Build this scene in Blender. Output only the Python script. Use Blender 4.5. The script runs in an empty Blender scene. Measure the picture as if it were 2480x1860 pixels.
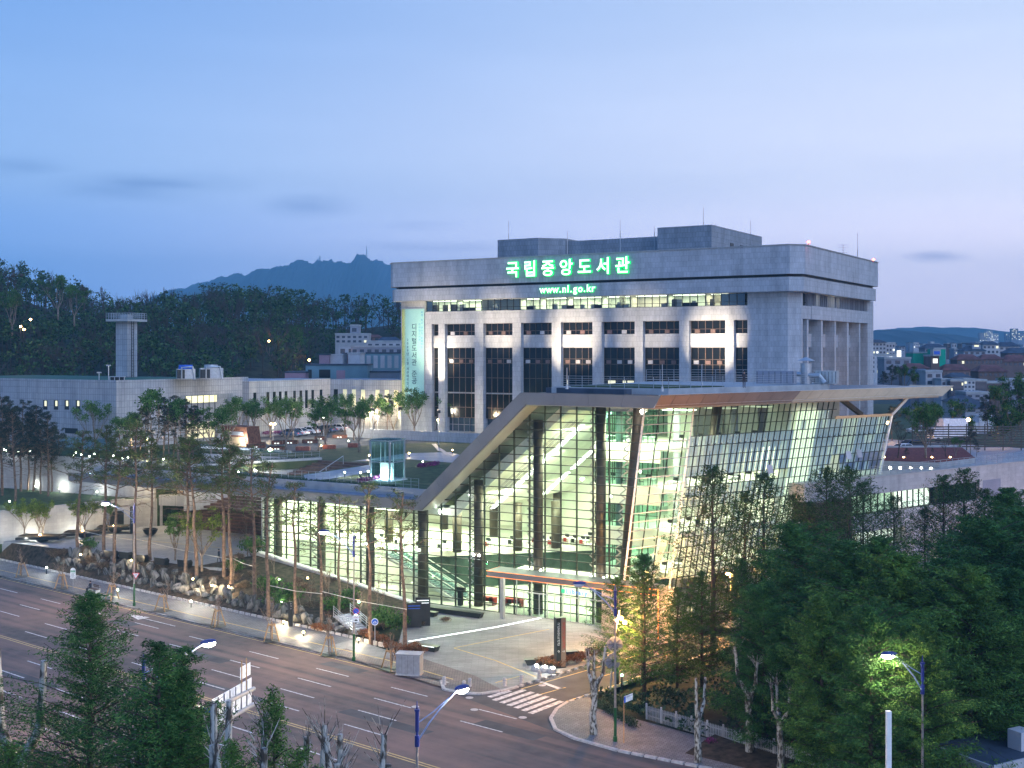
import bpy, math, random
import numpy as np
from mathutils import Vector, Matrix

# ------------------------------------------------------------------ camera, sky, exposure
S = bpy.context.scene
COL = S.collection
CAMZ = 28.0
FPX = 2915.0                      # focal length in pixels of the 2480 px wide photograph
cd = bpy.data.cameras.new('camera'); cam = bpy.data.objects.new('camera', cd); COL.objects.link(cam)
cam.location = (0, 0, CAMZ); cam.rotation_euler = (math.radians(90), 0, 0)
cd.sensor_width = 36; cd.lens = FPX / 2480 * 36; cd.shift_y = -80 / 2480
cd.clip_start = 0.5; cd.clip_end = 30000
S.camera = cam
S.view_settings.view_transform = 'Standard'; S.view_settings.look = 'None'
S.view_settings.exposure = 0.38; S.view_settings.gamma = 1.0; S.view_settings.use_curve_mapping = False
S.render.engine = 'CYCLES'
S.cycles.use_denoising = True
S.cycles.max_bounces = 6; S.cycles.diffuse_bounces = 3; S.cycles.glossy_bounces = 3
S.cycles.transmission_bounces = 4; S.cycles.transparent_max_bounces = 16; S.cycles.volume_bounces = 0
S.cycles.sample_clamp_indirect = 4.0; S.cycles.caustics_reflective = False; S.cycles.caustics_refractive = False

def lin(c):
    return tuple(((x / 255) / 12.92 if x / 255 <= 0.04045 else ((x / 255 + 0.055) / 1.055) ** 2.4) for x in c)

W = bpy.data.worlds.new("World"); S.world = W; W.use_nodes = True
SKYK = 2.2; HAZE = .00023
def make_sky():
    nt = W.node_tree; N = nt.nodes; L = nt.links; N.clear()
    out = N.new('ShaderNodeOutputWorld'); bg = N.new('ShaderNodeBackground'); L.new(bg.outputs[0], out.inputs[0])
    tc = N.new('ShaderNodeTexCoord'); nm = N.new('ShaderNodeVectorMath'); nm.operation = 'NORMALIZE'
    L.new(tc.outputs['Generated'], nm.inputs[0])
    sp = N.new('ShaderNodeSeparateXYZ'); L.new(nm.outputs[0], sp.inputs[0])
    def ramp(stops):
        r = N.new('ShaderNodeValToRGB'); r.color_ramp.interpolation = 'EASE'
        e = r.color_ramp.elements
        while len(e) < len(stops): e.new(0.5)
        for i, (p, c) in enumerate(stops): e[i].position = p; e[i].color = (*c, 1)
        L.new(sp.outputs[2], r.inputs[0]); return r
    def air(z, c):                 # radiance beyond the haze that reads as colour c through it
        d = min(5000, 372 / max(z, .01)); T = math.exp(-HAZE * d); k = 2 ** S.view_settings.exposure
        return tuple(min(.999, max(.01, (v / k - (1 - T) * li) / T / SKYK)) for v, li in zip(lin(c), (.065, .13, .28)))
    left = ramp([(z, air(z, c)) for z, c in ((0, (98, 142, 204)), (.05, (106, 150, 212)), (.09, (116, 158, 218)), (.14, (138, 176, 228)), (.29, (120, 167, 232)), (.75, (66, 122, 222)))])
    right = ramp([(z, air(z, c)) for z, c in ((0, (184, 186, 216)), (.04, (203, 203, 230)), (.08, (212, 212, 236)), (.14, (214, 221, 245)), (.29, (200, 218, 250)), (.75, (110, 160, 238)))])
    mr = N.new('ShaderNodeMapRange'); mr.interpolation_type = 'SMOOTHSTEP'
    mr.inputs[1].default_value = -0.55; mr.inputs[2].default_value = 0.50
    L.new(sp.outputs[0], mr.inputs[0])
    mx = N.new('ShaderNodeMix'); mx.data_type = 'RGBA'
    L.new(mr.outputs[0], mx.inputs[0]); L.new(left.outputs[0], mx.inputs[6]); L.new(right.outputs[0], mx.inputs[7])
    # long thin dusk clouds: noise on a stretched direction, strongest low over the horizon
    mp = N.new('ShaderNodeMapping'); mp.inputs['Scale'].default_value = (4.2, 4.2, 34); mp.inputs['Location'].default_value = (6.7, 3.4, 5.55)
    L.new(nm.outputs[0], mp.inputs[0])
    nz = N.new('ShaderNodeTexNoise'); nz.inputs['Scale'].default_value = 1.0; nz.inputs['Detail'].default_value = 5; nz.inputs['Roughness'].default_value = .5
    L.new(mp.outputs[0], nz.inputs[0])
    dx = N.new('ShaderNodeMath'); dx.operation = 'DIVIDE'; L.new(sp.outputs[0], dx.inputs[0]); L.new(sp.outputs[1], dx.inputs[1])
    dz = N.new('ShaderNodeMath'); dz.operation = 'DIVIDE'; L.new(sp.outputs[2], dz.inputs[0]); L.new(sp.outputs[1], dz.inputs[1])
    cbd = N.new('ShaderNodeCombineXYZ'); L.new(dx.outputs[0], cbd.inputs[0]); L.new(dz.outputs[0], cbd.inputs[1]); bank = None
    for cx, cz, sx, sz, st in ((-.30, .137, .10, .016, 1.0), (-.17, .120, .05, .013, .9), (-.09, .103, .09, .007, .8), (.353, .078, .035, .007, .9), (-.41, .153, .06, .012, .5), (-.04, .088, .12, .008, .5)):
        sb = N.new('ShaderNodeVectorMath'); sb.operation = 'SUBTRACT'; sb.inputs[1].default_value = (cx, cz, 0); L.new(cbd.outputs[0], sb.inputs[0])
        ml = N.new('ShaderNodeVectorMath'); ml.operation = 'MULTIPLY'; ml.inputs[1].default_value = (1 / sx, 1 / sz, 0); L.new(sb.outputs[0], ml.inputs[0])
        ln = N.new('ShaderNodeVectorMath'); ln.operation = 'LENGTH'; L.new(ml.outputs[0], ln.inputs[0])
        q = N.new('ShaderNodeMapRange'); q.interpolation_type = 'SMOOTHSTEP'; q.inputs[1].default_value = 1.15; q.inputs[2].default_value = 0; q.inputs[3].default_value = 0; q.inputs[4].default_value = st; L.new(ln.outputs['Value'], q.inputs[0])
        if bank is None: bank = q.outputs[0]
        else: ad = N.new('ShaderNodeMath'); ad.operation = 'MAXIMUM'; L.new(bank, ad.inputs[0]); L.new(q.outputs[0], ad.inputs[1]); bank = ad.outputs[0]
    r2 = N.new('ShaderNodeMapRange'); r2.interpolation_type = 'SMOOTHSTEP'; r2.inputs[1].default_value = .25; r2.inputs[2].default_value = .6
    r2.inputs[4].default_value = .7
    L.new(nz.outputs[0], r2.inputs[0])
    m2 = N.new('ShaderNodeMath'); m2.operation = 'MULTIPLY'; mxb = N.new('ShaderNodeMath'); mxb.operation = 'MAXIMUM'; mxb.inputs[1].default_value = .07; L.new(bank, mxb.inputs[0]); L.new(r2.outputs[0], m2.inputs[0]); L.new(mxb.outputs[0], m2.inputs[1])
    cm = N.new('ShaderNodeMix'); cm.data_type = 'RGBA'; cm.inputs[7].default_value = (*[v / SKYK for v in lin((72, 108, 170))], 1)
    L.new(m2.outputs[0], cm.inputs[0]); L.new(mx.outputs[2], cm.inputs[6])
    L.new(cm.outputs[2], bg.inputs[0]); bg.inputs[1].default_value = SKYK
make_sky()
# the soft afterglow behind the camera's right shoulder (no sun disc is up any more)
sl = bpy.data.lights.new('afterglow', 'SUN'); sl.energy = 1.2; sl.angle = math.radians(50); sl.color = (.38, .58, 1.0)
so = bpy.data.objects.new('afterglow', sl); COL.objects.link(so)
so.rotation_euler = (math.radians(58), 0, math.radians(34))

# ------------------------------------------------------------------ frames
rnd = random.Random(7)
ANG = math.atan2(-.5168, .8561)
U = (.8561, -.5168); V = (.5168, .8561); O = (.2, 127.5)
def FW(t, s, z=0.0): return Vector((O[0] + U[0] * t + V[0] * s, O[1] + U[1] * t + V[1] * s, z))
def toF(x, y):
    a = x - O[0]; b = y - O[1]; return a * U[0] + b * U[1], a * V[0] + b * V[1]
def gp(px, py, z=0.0):            # a point of a horizontal plane seen at a pixel of the survey photograph
    Y = (CAMZ - z) * FPX / (py - 850.0); return Vector(((px - 1240) / FPX * Y, Y, z))
def gf(px, py, z=0.0):
    p = gp(px, py, z); return toF(p.x, p.y)
def pl(px, py, s):                # a point of the plane s = const of the buildings' frame
    k = (px - 1240) / FPX; x0 = O[0] + V[0] * s; y0 = O[1] + V[1] * s
    t = (k * y0 - x0) / (U[0] - k * U[1]); Y = y0 + U[1] * t
    return t, CAMZ - (py - 850) * Y / FPX
def at(px, Y, py=None):           # a point at depth Y
    return Vector(((px - 1240) / FPX * Y, Y, CAMZ - ((py or 850) - 850) * Y / FPX))
RD = (.77, -.638); RN = (.638, .77)
def RW(a, b, z=0.0): return Vector((RD[0] * a + RN[0] * b, RD[1] * a + RN[1] * b, z))
def toR(x, y): return x * RD[0] + y * RD[1], x * RN[0] + y * RN[1]

# ------------------------------------------------------------------ objects
OFF = {}
def root_of(o):
    while o.parent: o = o.parent
    return o
def thing(name, label, cat, loc, rot=0.0, group=None, frame=None):
    """Empty at the base of a thing. frame='F': loc is (t,s,z) and parts are written in frame coordinates."""
    o = bpy.data.objects.new(name, None); COL.objects.link(o); o.empty_display_size = .3
    if frame == 'F':
        o.location = FW(*loc); o.rotation_euler = (0, 0, ANG); OFF[o] = Vector(loc)
    elif frame == 'W':
        o.location = loc; OFF[o] = Vector(loc)
    else:
        o.location = loc; o.rotation_euler = (0, 0, rot)
    if label: o['label'] = label
    if cat: o['category'] = cat
    if group: o['group'] = group
    return o
def tag(o, label=None, cat=None, group=None, kind=None):
    if label: o['label'] = label
    if cat: o['category'] = cat
    if group: o['group'] = group
    if kind: o['kind'] = kind
    return o
def dup(root, loc, rotz=0.0, scale=1.0, group=None):
    r = root.copy(); COL.objects.link(r); r.location = loc; r.rotation_euler = (0, 0, rotz)
    r.scale = (scale,) * 3 if not isinstance(scale, tuple) else scale
    if group: r['group'] = group
    for c in root.children:
        k = c.copy(); COL.objects.link(k); k.parent = r
        for g in c.children:
            q = g.copy(); COL.objects.link(q); q.parent = k
    return r
REG = []                           # things whose label carries their order from the left
def reg(o, template, key): REG.append((o, template, key)); return o
ORD = ('leftmost second third fourth fifth sixth seventh eighth ninth tenth eleventh twelfth thirteenth fourteenth fifteenth '
       'sixteenth seventeenth eighteenth nineteenth twentieth').split() + ['%s-%s' % (t, u) for t in ('twenty', 'thirty', 'forty', 'fifty', 'sixty', 'seventy')
       for u in ('first', 'second', 'third', 'fourth', 'fifth', 'sixth', 'seventh', 'eighth', 'ninth', 'tenth')]
def finish_labels():
    groups = {}
    for o, t, k in REG: groups.setdefault(k, []).append((o, t))
    for k, lst in groups.items():
        lst.sort(key=lambda e: e[0].location.x / max(e[0].location.y, 1))
        n = len(lst)
        for i, (o, t) in enumerate(lst):
            w = 'leftmost' if i == 0 else ('rightmost' if i == n - 1 and n > 1 else ORD[i] + ' from the left')
            o['label'] = t.replace('#', w)

class MB:
    def __init__(s): s.v = []; s.f = []; s.m = []
    def quad(s, a, b, c, d, m=0):
        n = len(s.v); s.v += [tuple(a), tuple(b), tuple(c), tuple(d)]; s.f.append((n, n + 1, n + 2, n + 3)); s.m.append(m)
    def box(s, x0, x1, y0, y1, z0, z1, m=0):
        n = len(s.v)
        s.v += [(x0, y0, z0), (x1, y0, z0), (x1, y1, z0), (x0, y1, z0), (x0, y0, z1), (x1, y0, z1), (x1, y1, z1), (x0, y1, z1)]
        for q in ((0, 3, 2, 1), (4, 5, 6, 7), (0, 1, 5, 4), (1, 2, 6, 5), (2, 3, 7, 6), (3, 0, 4, 7)):
            s.f.append(tuple(n + i for i in q)); s.m.append(m)
    def prism(s, poly, z0, z1, m=0, mtop=None):     # poly of (x,y), ccw
        n = len(s.v); k = len(poly)
        s.v += [(p[0], p[1], z0) for p in poly] + [(p[0], p[1], z1) for p in poly]
        s.f.append(tuple(n + i for i in reversed(range(k)))); s.m.append(m)
        s.f.append(tuple(n + k + i for i in range(k))); s.m.append(m if mtop is None else mtop)
        for i in range(k):
            j = (i + 1) % k; s.f.append((n + i, n + j, n + k + j, n + k + i)); s.m.append(m)
    def extr(s, poly, vec, m=0):                    # any planar 3-D polygon pushed along vec
        n = len(s.v); k = len(poly); vec = Vector(vec)
        s.v += [tuple(p) for p in poly] + [tuple(Vector(p) + vec) for p in poly]
        s.f.append(tuple(n + i for i in reversed(range(k)))); s.m.append(m)
        s.f.append(tuple(n + k + i for i in range(k))); s.m.append(m)
        for i in range(k):
            j = (i + 1) % k; s.f.append((n + i, n + j, n + k + j, n + k + i)); s.m.append(m)
    def bar(s, a, b, w, h=None, m=0, up=(0, 0, 1)):  # rectangular bar from a to b
        a = Vector(a); b = Vector(b); h = h or w; d = (b - a)
        if d.length < 1e-6: return
        d.normalize(); u = Vector(up)
        x = d.cross(u)
        if x.length < 1e-4: x = d.cross(Vector((1, 0, 0)))
        x.normalize(); y = x.cross(d); x *= w / 2; y *= h / 2
        n = len(s.v)
        for p in (a, b):
            for q in (-x - y, x - y, x + y, -x + y): s.v.append(tuple(p + q))
        for q in ((0, 1, 2, 3), (7, 6, 5, 4), (0, 4, 5, 1), (1, 5, 6, 2), (2, 6, 7, 3), (3, 7, 4, 0)):
            s.f.append(tuple(n + i for i in q)); s.m.append(m)
    def tube(s, pts, rad, n=6, m=0, cap=True):
        pts = [Vector(p) for p in pts]; k = len(pts)
        if not hasattr(rad, '__len__'): rad = [rad] * k
        base = len(s.v)
        for i, p in enumerate(pts):
            d = (pts[min(i + 1, k - 1)] - pts[max(i - 1, 0)])
            d = d.normalized() if d.length > 1e-8 else Vector((0, 0, 1))
            x = d.cross(Vector((.13, .97, .2))) if abs(d.z) > .6 else d.cross(Vector((0, 0, 1)))
            x.normalize(); y = d.cross(x)
            for j in range(n):
                a = 2 * math.pi * j / n; q = p + (x * math.cos(a) + y * math.sin(a)) * rad[i]; s.v.append(tuple(q))
        for i in range(k - 1):
            for j in range(n):
                j2 = (j + 1) % n
                s.f.append((base + i * n + j, base + i * n + j2, base + (i + 1) * n + j2, base + (i + 1) * n + j)); s.m.append(m)
        if cap and n > 2:
            s.f.append(tuple(base + (k - 1) * n + j for j in range(n))); s.m.append(m)
            s.f.append(tuple(base + j for j in reversed(range(n)))); s.m.append(m)
    def cyl(s, x, y, z0, z1, r, n=12, r2=None, m=0): s.tube([(x, y, z0), (x, y, z1)], [r, r if r2 is None else r2], n, m)
    def ell(s, c, r, nu=10, nv=6, m=0, jit=0, rn=None):
        base = len(s.v); c = Vector(c)
        for i in range(nv + 1):
            th = math.pi * i / nv
            for j in range(nu):
                a = 2 * math.pi * j / nu; k = 1 + (rn.uniform(-jit, jit) if jit else 0)
                s.v.append((c.x + r[0] * k * math.sin(th) * math.cos(a), c.y + r[1] * k * math.sin(th) * math.sin(a), c.z + r[2] * k * math.cos(th)))
        for i in range(nv):
            for j in range(nu):
                j2 = (j + 1) % nu; s.f.append((base + i * nu + j, base + (i + 1) * nu + j, base + (i + 1) * nu + j2, base + i * nu + j2)); s.m.append(m)
    def mesh(s, name, mats, off=None):
        me = bpy.data.meshes.new(name)
        v = s.v
        if off is not None: v = [(a - off[0], b - off[1], c - off[2]) for a, b, c in v]
        me.from_pydata(v, [], s.f)
        mats = mats if isinstance(mats, (list, tuple)) else [mats]
        for q in mats: me.materials.append(q)
        if any(s.m): me.polygons.foreach_set('material_index', s.m)
        me.update(); return me
    def build(s, name, mats, parent=None, smooth=False, kind=None, label=None, cat=None, group=None):
        off = None
        if parent is not None: off = OFF.get(root_of(parent))
        me = s.mesh(name, mats, off)
        if smooth: me.polygons.foreach_set('use_smooth', [True] * len(me.polygons))
        o = bpy.data.objects.new(name, me); COL.objects.link(o)
        if parent is not None: o.parent = parent
        return tag(o, label, cat, group, kind)
def inst(name, me, parent, loc, mat=None, rotz=0.0):   # a piece that shares its mesh; loc in the thing's own coordinates
    o = bpy.data.objects.new(name, me); COL.objects.link(o); o.parent = parent
    off = OFF.get(root_of(parent)); loc = Vector(loc)
    o.location = loc - off if off is not None else loc
    if rotz: o.rotation_euler = (0, 0, rotz)
    if mat is not None:
        o.material_slots[0].link = 'OBJECT'; o.material_slots[0].material = mat
    return o
def struct_F(name, mb, mats, kind='structure'):        # setting mesh in the buildings' frame
    me = mb.mesh(name, mats); o = bpy.data.objects.new(name, me); COL.objects.link(o)
    o.location = (O[0], O[1], 0); o.rotation_euler = (0, 0, ANG); o['kind'] = kind; return o

# ------------------------------------------------------------------ materials
def mat(name, col, rough=.7, metal=0.0, var=.12, nscale=3.0, bump=.15, emit=None, es=0.0, spec=.3, col2=None, island=0.0, objrand=0.0, stretch=None, bscale=None, bdist=.02, sharp=.2):
    m = bpy.data.materials.new(name); m.use_nodes = True; nt = m.node_tree; N = nt.nodes; L = nt.links
    b = N['Principled BSDF']; b.inputs['Roughness'].default_value = rough; b.inputs['Metallic'].default_value = metal
    b.inputs['Specular IOR Level'].default_value = spec
    tc = N.new('ShaderNodeTexCoord'); src = tc.outputs['Object']
    if stretch:
        mp = N.new('ShaderNodeMapping'); mp.inputs['Scale'].default_value = stretch; L.new(src, mp.inputs[0]); src = mp.outputs[0]
    nz = N.new('ShaderNodeTexNoise'); nz.inputs['Scale'].default_value = nscale; nz.inputs['Detail'].default_value = 6; L.new(src, nz.inputs[0])
    mx = N.new('ShaderNodeMix'); mx.data_type = 'RGBA'
    c2 = col2 if col2 else tuple(min(1, c * (1 + var * 2)) for c in col)
    c1 = col if col2 else tuple(c * (1 - var * 1.6) for c in col)
    mx.inputs[6].default_value = (*c1, 1); mx.inputs[7].default_value = (*c2, 1)
    mr = N.new('ShaderNodeMapRange'); mr.inputs[1].default_value = .5 - sharp; mr.inputs[2].default_value = .5 + sharp; L.new(nz.outputs[0], mr.inputs[0])
    L.new(mr.outputs[0], mx.inputs[0]); cur = mx.outputs[2]
    if island or objrand:
        hv = N.new('ShaderNodeHueSaturation'); L.new(cur, hv.inputs['Color'])
        if island: g = N.new('ShaderNodeNewGeometry'); o_ = g.outputs['Random Per Island']; amt = island
        else: g = N.new('ShaderNodeObjectInfo'); o_ = g.outputs['Random']; amt = objrand
        r = N.new('ShaderNodeMapRange'); r.inputs[3].default_value = 1 - amt; r.inputs[4].default_value = 1 + amt
        L.new(o_, r.inputs[0]); L.new(r.outputs[0], hv.inputs['Value'])
        r2 = N.new('ShaderNodeMapRange'); r2.inputs[3].default_value = .5 + amt * .05; r2.inputs[4].default_value = .5 - amt * .05
        L.new(o_, r2.inputs[0]); L.new(r2.outputs[0], hv.inputs['Hue']); cur = hv.outputs[0]
    L.new(cur, b.inputs['Base Color'])
    if bump:
        bp = N.new('ShaderNodeBump'); bp.inputs['Strength'].default_value = bump; bp.inputs['Distance'].default_value = bdist
        n2 = N.new('ShaderNodeTexNoise'); n2.inputs['Scale'].default_value = bscale or nscale * 6; n2.inputs['Detail'].default_value = 4
        L.new(src, n2.inputs[0]); L.new(n2.outputs[0], bp.inputs['Height']); L.new(bp.outputs[0], b.inputs['Normal'])
    if emit:
        b.inputs['Emission Color'].default_value = (*emit, 1); b.inputs['Emission Strength'].default_value = es
    return m
def tiles(name, c1, c2, mortar, w, h, rough=.6, off=.5, ms=.012, plan=False, stain=.25, bump=.3, spec=.3, scale2=.35):
    m = bpy.data.materials.new(name); m.use_nodes = True; nt = m.node_tree; N = nt.nodes; L = nt.links
    b = N['Principled BSDF']; b.inputs['Roughness'].default_value = rough; b.inputs['Specular IOR Level'].default_value = spec
    tc = N.new('ShaderNodeTexCoord'); sp = N.new('ShaderNodeSeparateXYZ'); L.new(tc.outputs['Object'], sp.inputs[0])
    if plan: vec = tc.outputs['Object']
    else:
        ad = N.new('ShaderNodeMath'); ad.operation = 'ADD'; L.new(sp.outputs[0], ad.inputs[0]); L.new(sp.outputs[1], ad.inputs[1])
        cb = N.new('ShaderNodeCombineXYZ'); L.new(ad.outputs[0], cb.inputs[0]); L.new(sp.outputs[2], cb.inputs[1]); vec = cb.outputs[0]
    br = N.new('ShaderNodeTexBrick'); br.offset = off; br.inputs['Scale'].default_value = 1
    br.inputs['Brick Width'].default_value = w; br.inputs['Row Height'].default_value = h
    br.inputs['Mortar Size'].default_value = ms; br.inputs['Mortar Smooth'].default_value = .2
    br.inputs['Color1'].default_value = (*c1, 1); br.inputs['Color2'].default_value = (*c2, 1); br.inputs['Mortar'].default_value = (*mortar, 1)
    L.new(vec, br.inputs['Vector'])
    nz = N.new('ShaderNodeTexNoise'); nz.inputs['Scale'].default_value = scale2; nz.inputs['Detail'].default_value = 7; nz.inputs['Roughness'].default_value = .65; L.new(tc.outputs['Object'], nz.inputs[0])
    mr = N.new('ShaderNodeMapRange'); mr.inputs[1].default_value = .35; mr.inputs[2].default_value = .75; mr.inputs[3].default_value = 1 + stain * .4; mr.inputs[4].default_value = 1 - stain
    L.new(nz.outputs[0], mr.inputs[0])
    mu = N.new('ShaderNodeVectorMath'); mu.operation = 'SCALE'; L.new(br.outputs[0], mu.inputs[0]); L.new(mr.outputs[0], mu.inputs['Scale'])
    cur = mu.outputs[0]
    if not plan:
        ms_ = N.new('ShaderNodeMapping'); ms_.inputs['Scale'].default_value = (.9, .9, .05); L.new(tc.outputs['Object'], ms_.inputs[0]); n3 = N.new('ShaderNodeTexNoise'); n3.inputs['Scale'].default_value = 1; n3.inputs['Detail'].default_value = 6; L.new(ms_.outputs[0], n3.inputs[0])
        r4 = N.new('ShaderNodeMapRange'); r4.inputs[1].default_value = .45; r4.inputs[2].default_value = .75; r4.inputs[3].default_value = 1.03; r4.inputs[4].default_value = .80; L.new(n3.outputs[0], r4.inputs[0])
        mu2 = N.new('ShaderNodeVectorMath'); mu2.operation = 'SCALE'; L.new(cur, mu2.inputs[0]); L.new(r4.outputs[0], mu2.inputs['Scale']); cur = mu2.outputs[0]
    L.new(cur, b.inputs['Base Color'])
    bp = N.new('ShaderNodeBump'); bp.inputs['Strength'].default_value = bump; bp.inputs['Distance'].default_value = .02; bp.invert = True
    L.new(br.outputs['Fac'], bp.inputs['Height']); L.new(bp.outputs[0], b.inputs['Normal'])
    return m
def glow(name, col, s):
    m = bpy.data.materials.new(name); m.use_nodes = True; b = m.node_tree.nodes['Principled BSDF']
    b.inputs['Base Color'].default_value = (*[min(.8, c) for c in col], 1)
    b.inputs['Emission Color'].default_value = (*col, 1); b.inputs['Emission Strength'].default_value = s; return m
def clear_glass(name, tint=(.86, .95, .90), refl=.10, rough=.02):
    m = bpy.data.materials.new(name); m.use_nodes = True; nt = m.node_tree; N = nt.nodes; L = nt.links; N.clear()
    out = N.new('ShaderNodeOutputMaterial'); mx = N.new('ShaderNodeMixShader')
    tr = N.new('ShaderNodeBsdfTransparent'); tr.inputs[0].default_value = (*tint, 1)
    gl = N.new('ShaderNodeBsdfGlossy'); gl.inputs['Roughness'].default_value = rough; gl.inputs[0].default_value = (.9, .95, 1, 1)
    lw = N.new('ShaderNodeLayerWeight'); lw.inputs[0].default_value = .25
    lw.inputs[0].default_value = .5; pw = N.new('ShaderNodeMath'); pw.operation = 'POWER'; pw.inputs[1].default_value = 4.0; L.new(lw.outputs['Facing'], pw.inputs[0])
    ma = N.new('ShaderNodeMath'); ma.operation = 'MULTIPLY_ADD'; ma.inputs[1].default_value = .7; ma.inputs[2].default_value = refl * .4
    L.new(pw.outputs[0], ma.inputs[0]); L.new(ma.outputs[0], mx.inputs[0]); L.new(tr.outputs[0], mx.inputs[1]); L.new(gl.outputs[0], mx.inputs[2])
    L.new(mx.outputs[0], out.inputs[0]); return m

M = {}
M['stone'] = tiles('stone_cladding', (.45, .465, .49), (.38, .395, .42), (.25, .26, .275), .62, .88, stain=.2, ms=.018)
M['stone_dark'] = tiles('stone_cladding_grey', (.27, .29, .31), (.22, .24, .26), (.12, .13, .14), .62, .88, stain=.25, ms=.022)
M['stone_annex'] = tiles('annex_stone_tiles', (.40, .415, .44), (.34, .355, .38), (.20, .2, .2), .56, 1.02, off=0, stain=.18, ms=.03)
M['stone_wall'] = tiles('retaining_wall_tiles', (.44, .43, .41), (.38, .37, .355), (.33, .32, .3), .9, .45, stain=.15, ms=.012)
M['concrete'] = mat('grey_concrete', (.36, .37, .37), .8, var=.1, nscale=.8, bump=.15)
M['alu'] = mat('grey_metal_panel', (.16, .175, .19), .42, .25, var=.05, nscale=.5, bump=.03)
M['alu2'] = mat('grey_metal_soffit', (.38, .42, .40), .5, .2, var=.05, nscale=.5, bump=.03)
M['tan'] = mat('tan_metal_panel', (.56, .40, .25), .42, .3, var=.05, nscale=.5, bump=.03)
M['tan_dark'] = mat('brown_and_unlit_tan_panel', (.30, .20, .145), .42, .3, var=.05, nscale=.5, bump=.03)
M['whitej'] = mat('white_joint', (.72, .68, .6), .6, bump=0)
M['darkmetal'] = mat('dark_window_frame', (.035, .037, .04), .45, .4, bump=.05)
M['brownframe'] = mat('bronze_window_frame', (.11, .085, .07), .45, .4, bump=.05)
M['mull'] = mat('steel_mullion', (.05, .058, .05), .4, .5, bump=.03)
M['gutter'] = mat('sky_tinted_metal_gutter', (.35, .48, .70), .22, .85, var=.05, nscale=.4, bump=.02)  # blue of the reflected sky is put into the metal's colour
M['steel'] = mat('pale_steel', (.52, .54, .54), .35, .7, var=.05, bump=.02)
M['galv'] = mat('galvanised_steel', (.42, .44, .46), .4, .6, var=.08, bump=.05)
M['darkglass'] = mat('dark_window_glass', (.008, .010, .013), .12, 0, var=.1, nscale=.6, bump=0, spec=.28)
M['blueglass'] = mat('blue_window_glass', (.03, .055, .09), .06, 0, var=.1, nscale=.6, bump=0, spec=.7)
M['glass'] = clear_glass('clear_glass')
M['glass2'] = clear_glass('clear_glass_green', (.78, .92, .86), .14)
M['glass3'] = clear_glass('clear_glass_bluish', (.83, .90, .90), .18)
M['lglass'] = clear_glass('lift_glass', (.62, .85, .86), .25)
M['railglass'] = clear_glass('railing_glass', (.80, .9, .9), .16)
M['white'] = mat('white_paint', (.80, .80, .76), .6, var=.04, bump=.03)
M['offwhite'] = mat('offwhite_plaster', (.72, .72, .66), .7, var=.05, nscale=.6, bump=.05)
M['floor'] = mat('pale_terrazzo_floor', (.62, .61, .54), .25, var=.05, nscale=2, bump=0, spec=.5)
M['brown'] = mat('dark_bronze_column', (.085, .068, .055), .45, .3, var=.15, nscale=1.2, bump=.05)
M['darkgreen'] = mat('dark_green_wall', (.035, .06, .05), .25, var=.2, nscale=1, bump=0, spec=.5)
M['black'] = mat('black_stone', (.018, .019, .02), .3, bump=.04, spec=.5)
def worn_redlit(name, c1, c2, ang):
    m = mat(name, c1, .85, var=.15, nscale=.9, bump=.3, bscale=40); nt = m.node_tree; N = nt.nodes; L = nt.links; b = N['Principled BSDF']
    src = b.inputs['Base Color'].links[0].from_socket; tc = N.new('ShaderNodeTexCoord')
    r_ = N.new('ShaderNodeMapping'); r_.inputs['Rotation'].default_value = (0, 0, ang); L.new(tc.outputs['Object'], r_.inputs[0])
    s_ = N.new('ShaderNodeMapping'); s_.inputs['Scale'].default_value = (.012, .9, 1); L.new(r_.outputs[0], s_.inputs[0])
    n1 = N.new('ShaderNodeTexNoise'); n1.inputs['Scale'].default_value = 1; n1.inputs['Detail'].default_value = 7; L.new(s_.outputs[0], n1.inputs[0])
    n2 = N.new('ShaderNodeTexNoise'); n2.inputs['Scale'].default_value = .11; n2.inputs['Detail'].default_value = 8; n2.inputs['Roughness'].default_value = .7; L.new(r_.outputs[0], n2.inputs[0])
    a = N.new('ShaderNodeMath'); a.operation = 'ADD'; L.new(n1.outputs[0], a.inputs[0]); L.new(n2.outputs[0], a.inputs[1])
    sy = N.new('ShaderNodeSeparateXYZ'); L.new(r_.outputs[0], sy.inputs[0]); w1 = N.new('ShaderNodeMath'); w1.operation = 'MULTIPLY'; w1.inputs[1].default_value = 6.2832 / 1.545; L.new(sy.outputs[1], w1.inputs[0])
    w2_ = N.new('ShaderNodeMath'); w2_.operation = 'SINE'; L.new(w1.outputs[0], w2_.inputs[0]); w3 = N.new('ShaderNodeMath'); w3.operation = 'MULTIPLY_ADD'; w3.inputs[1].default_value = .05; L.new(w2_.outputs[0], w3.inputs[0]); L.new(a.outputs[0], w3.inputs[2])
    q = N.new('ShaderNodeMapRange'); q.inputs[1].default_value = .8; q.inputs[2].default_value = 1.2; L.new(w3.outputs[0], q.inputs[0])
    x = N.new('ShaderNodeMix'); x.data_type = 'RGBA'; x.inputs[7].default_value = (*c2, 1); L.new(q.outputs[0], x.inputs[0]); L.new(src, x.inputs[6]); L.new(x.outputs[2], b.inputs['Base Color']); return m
M['asphalt'] = worn_redlit('asphalt', (.085, .073, .07), (.21, .135, .115), -math.atan2(-.638, .77))  # tyre wear, with the red of tail-lights painted into the streak colour
M['asphalt2'] = mat('dark_asphalt', (.078, .076, .08), .85, var=.2, nscale=.4, bump=.3, bscale=40)
M['paintw'] = mat('white_road_paint', (.52, .52, .51), .7, var=.3, nscale=3, bump=.05)
M['painty'] = mat('yellow_road_paint', (.52, .38, .14), .6, var=.15, nscale=4, bump=.05)
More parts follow.
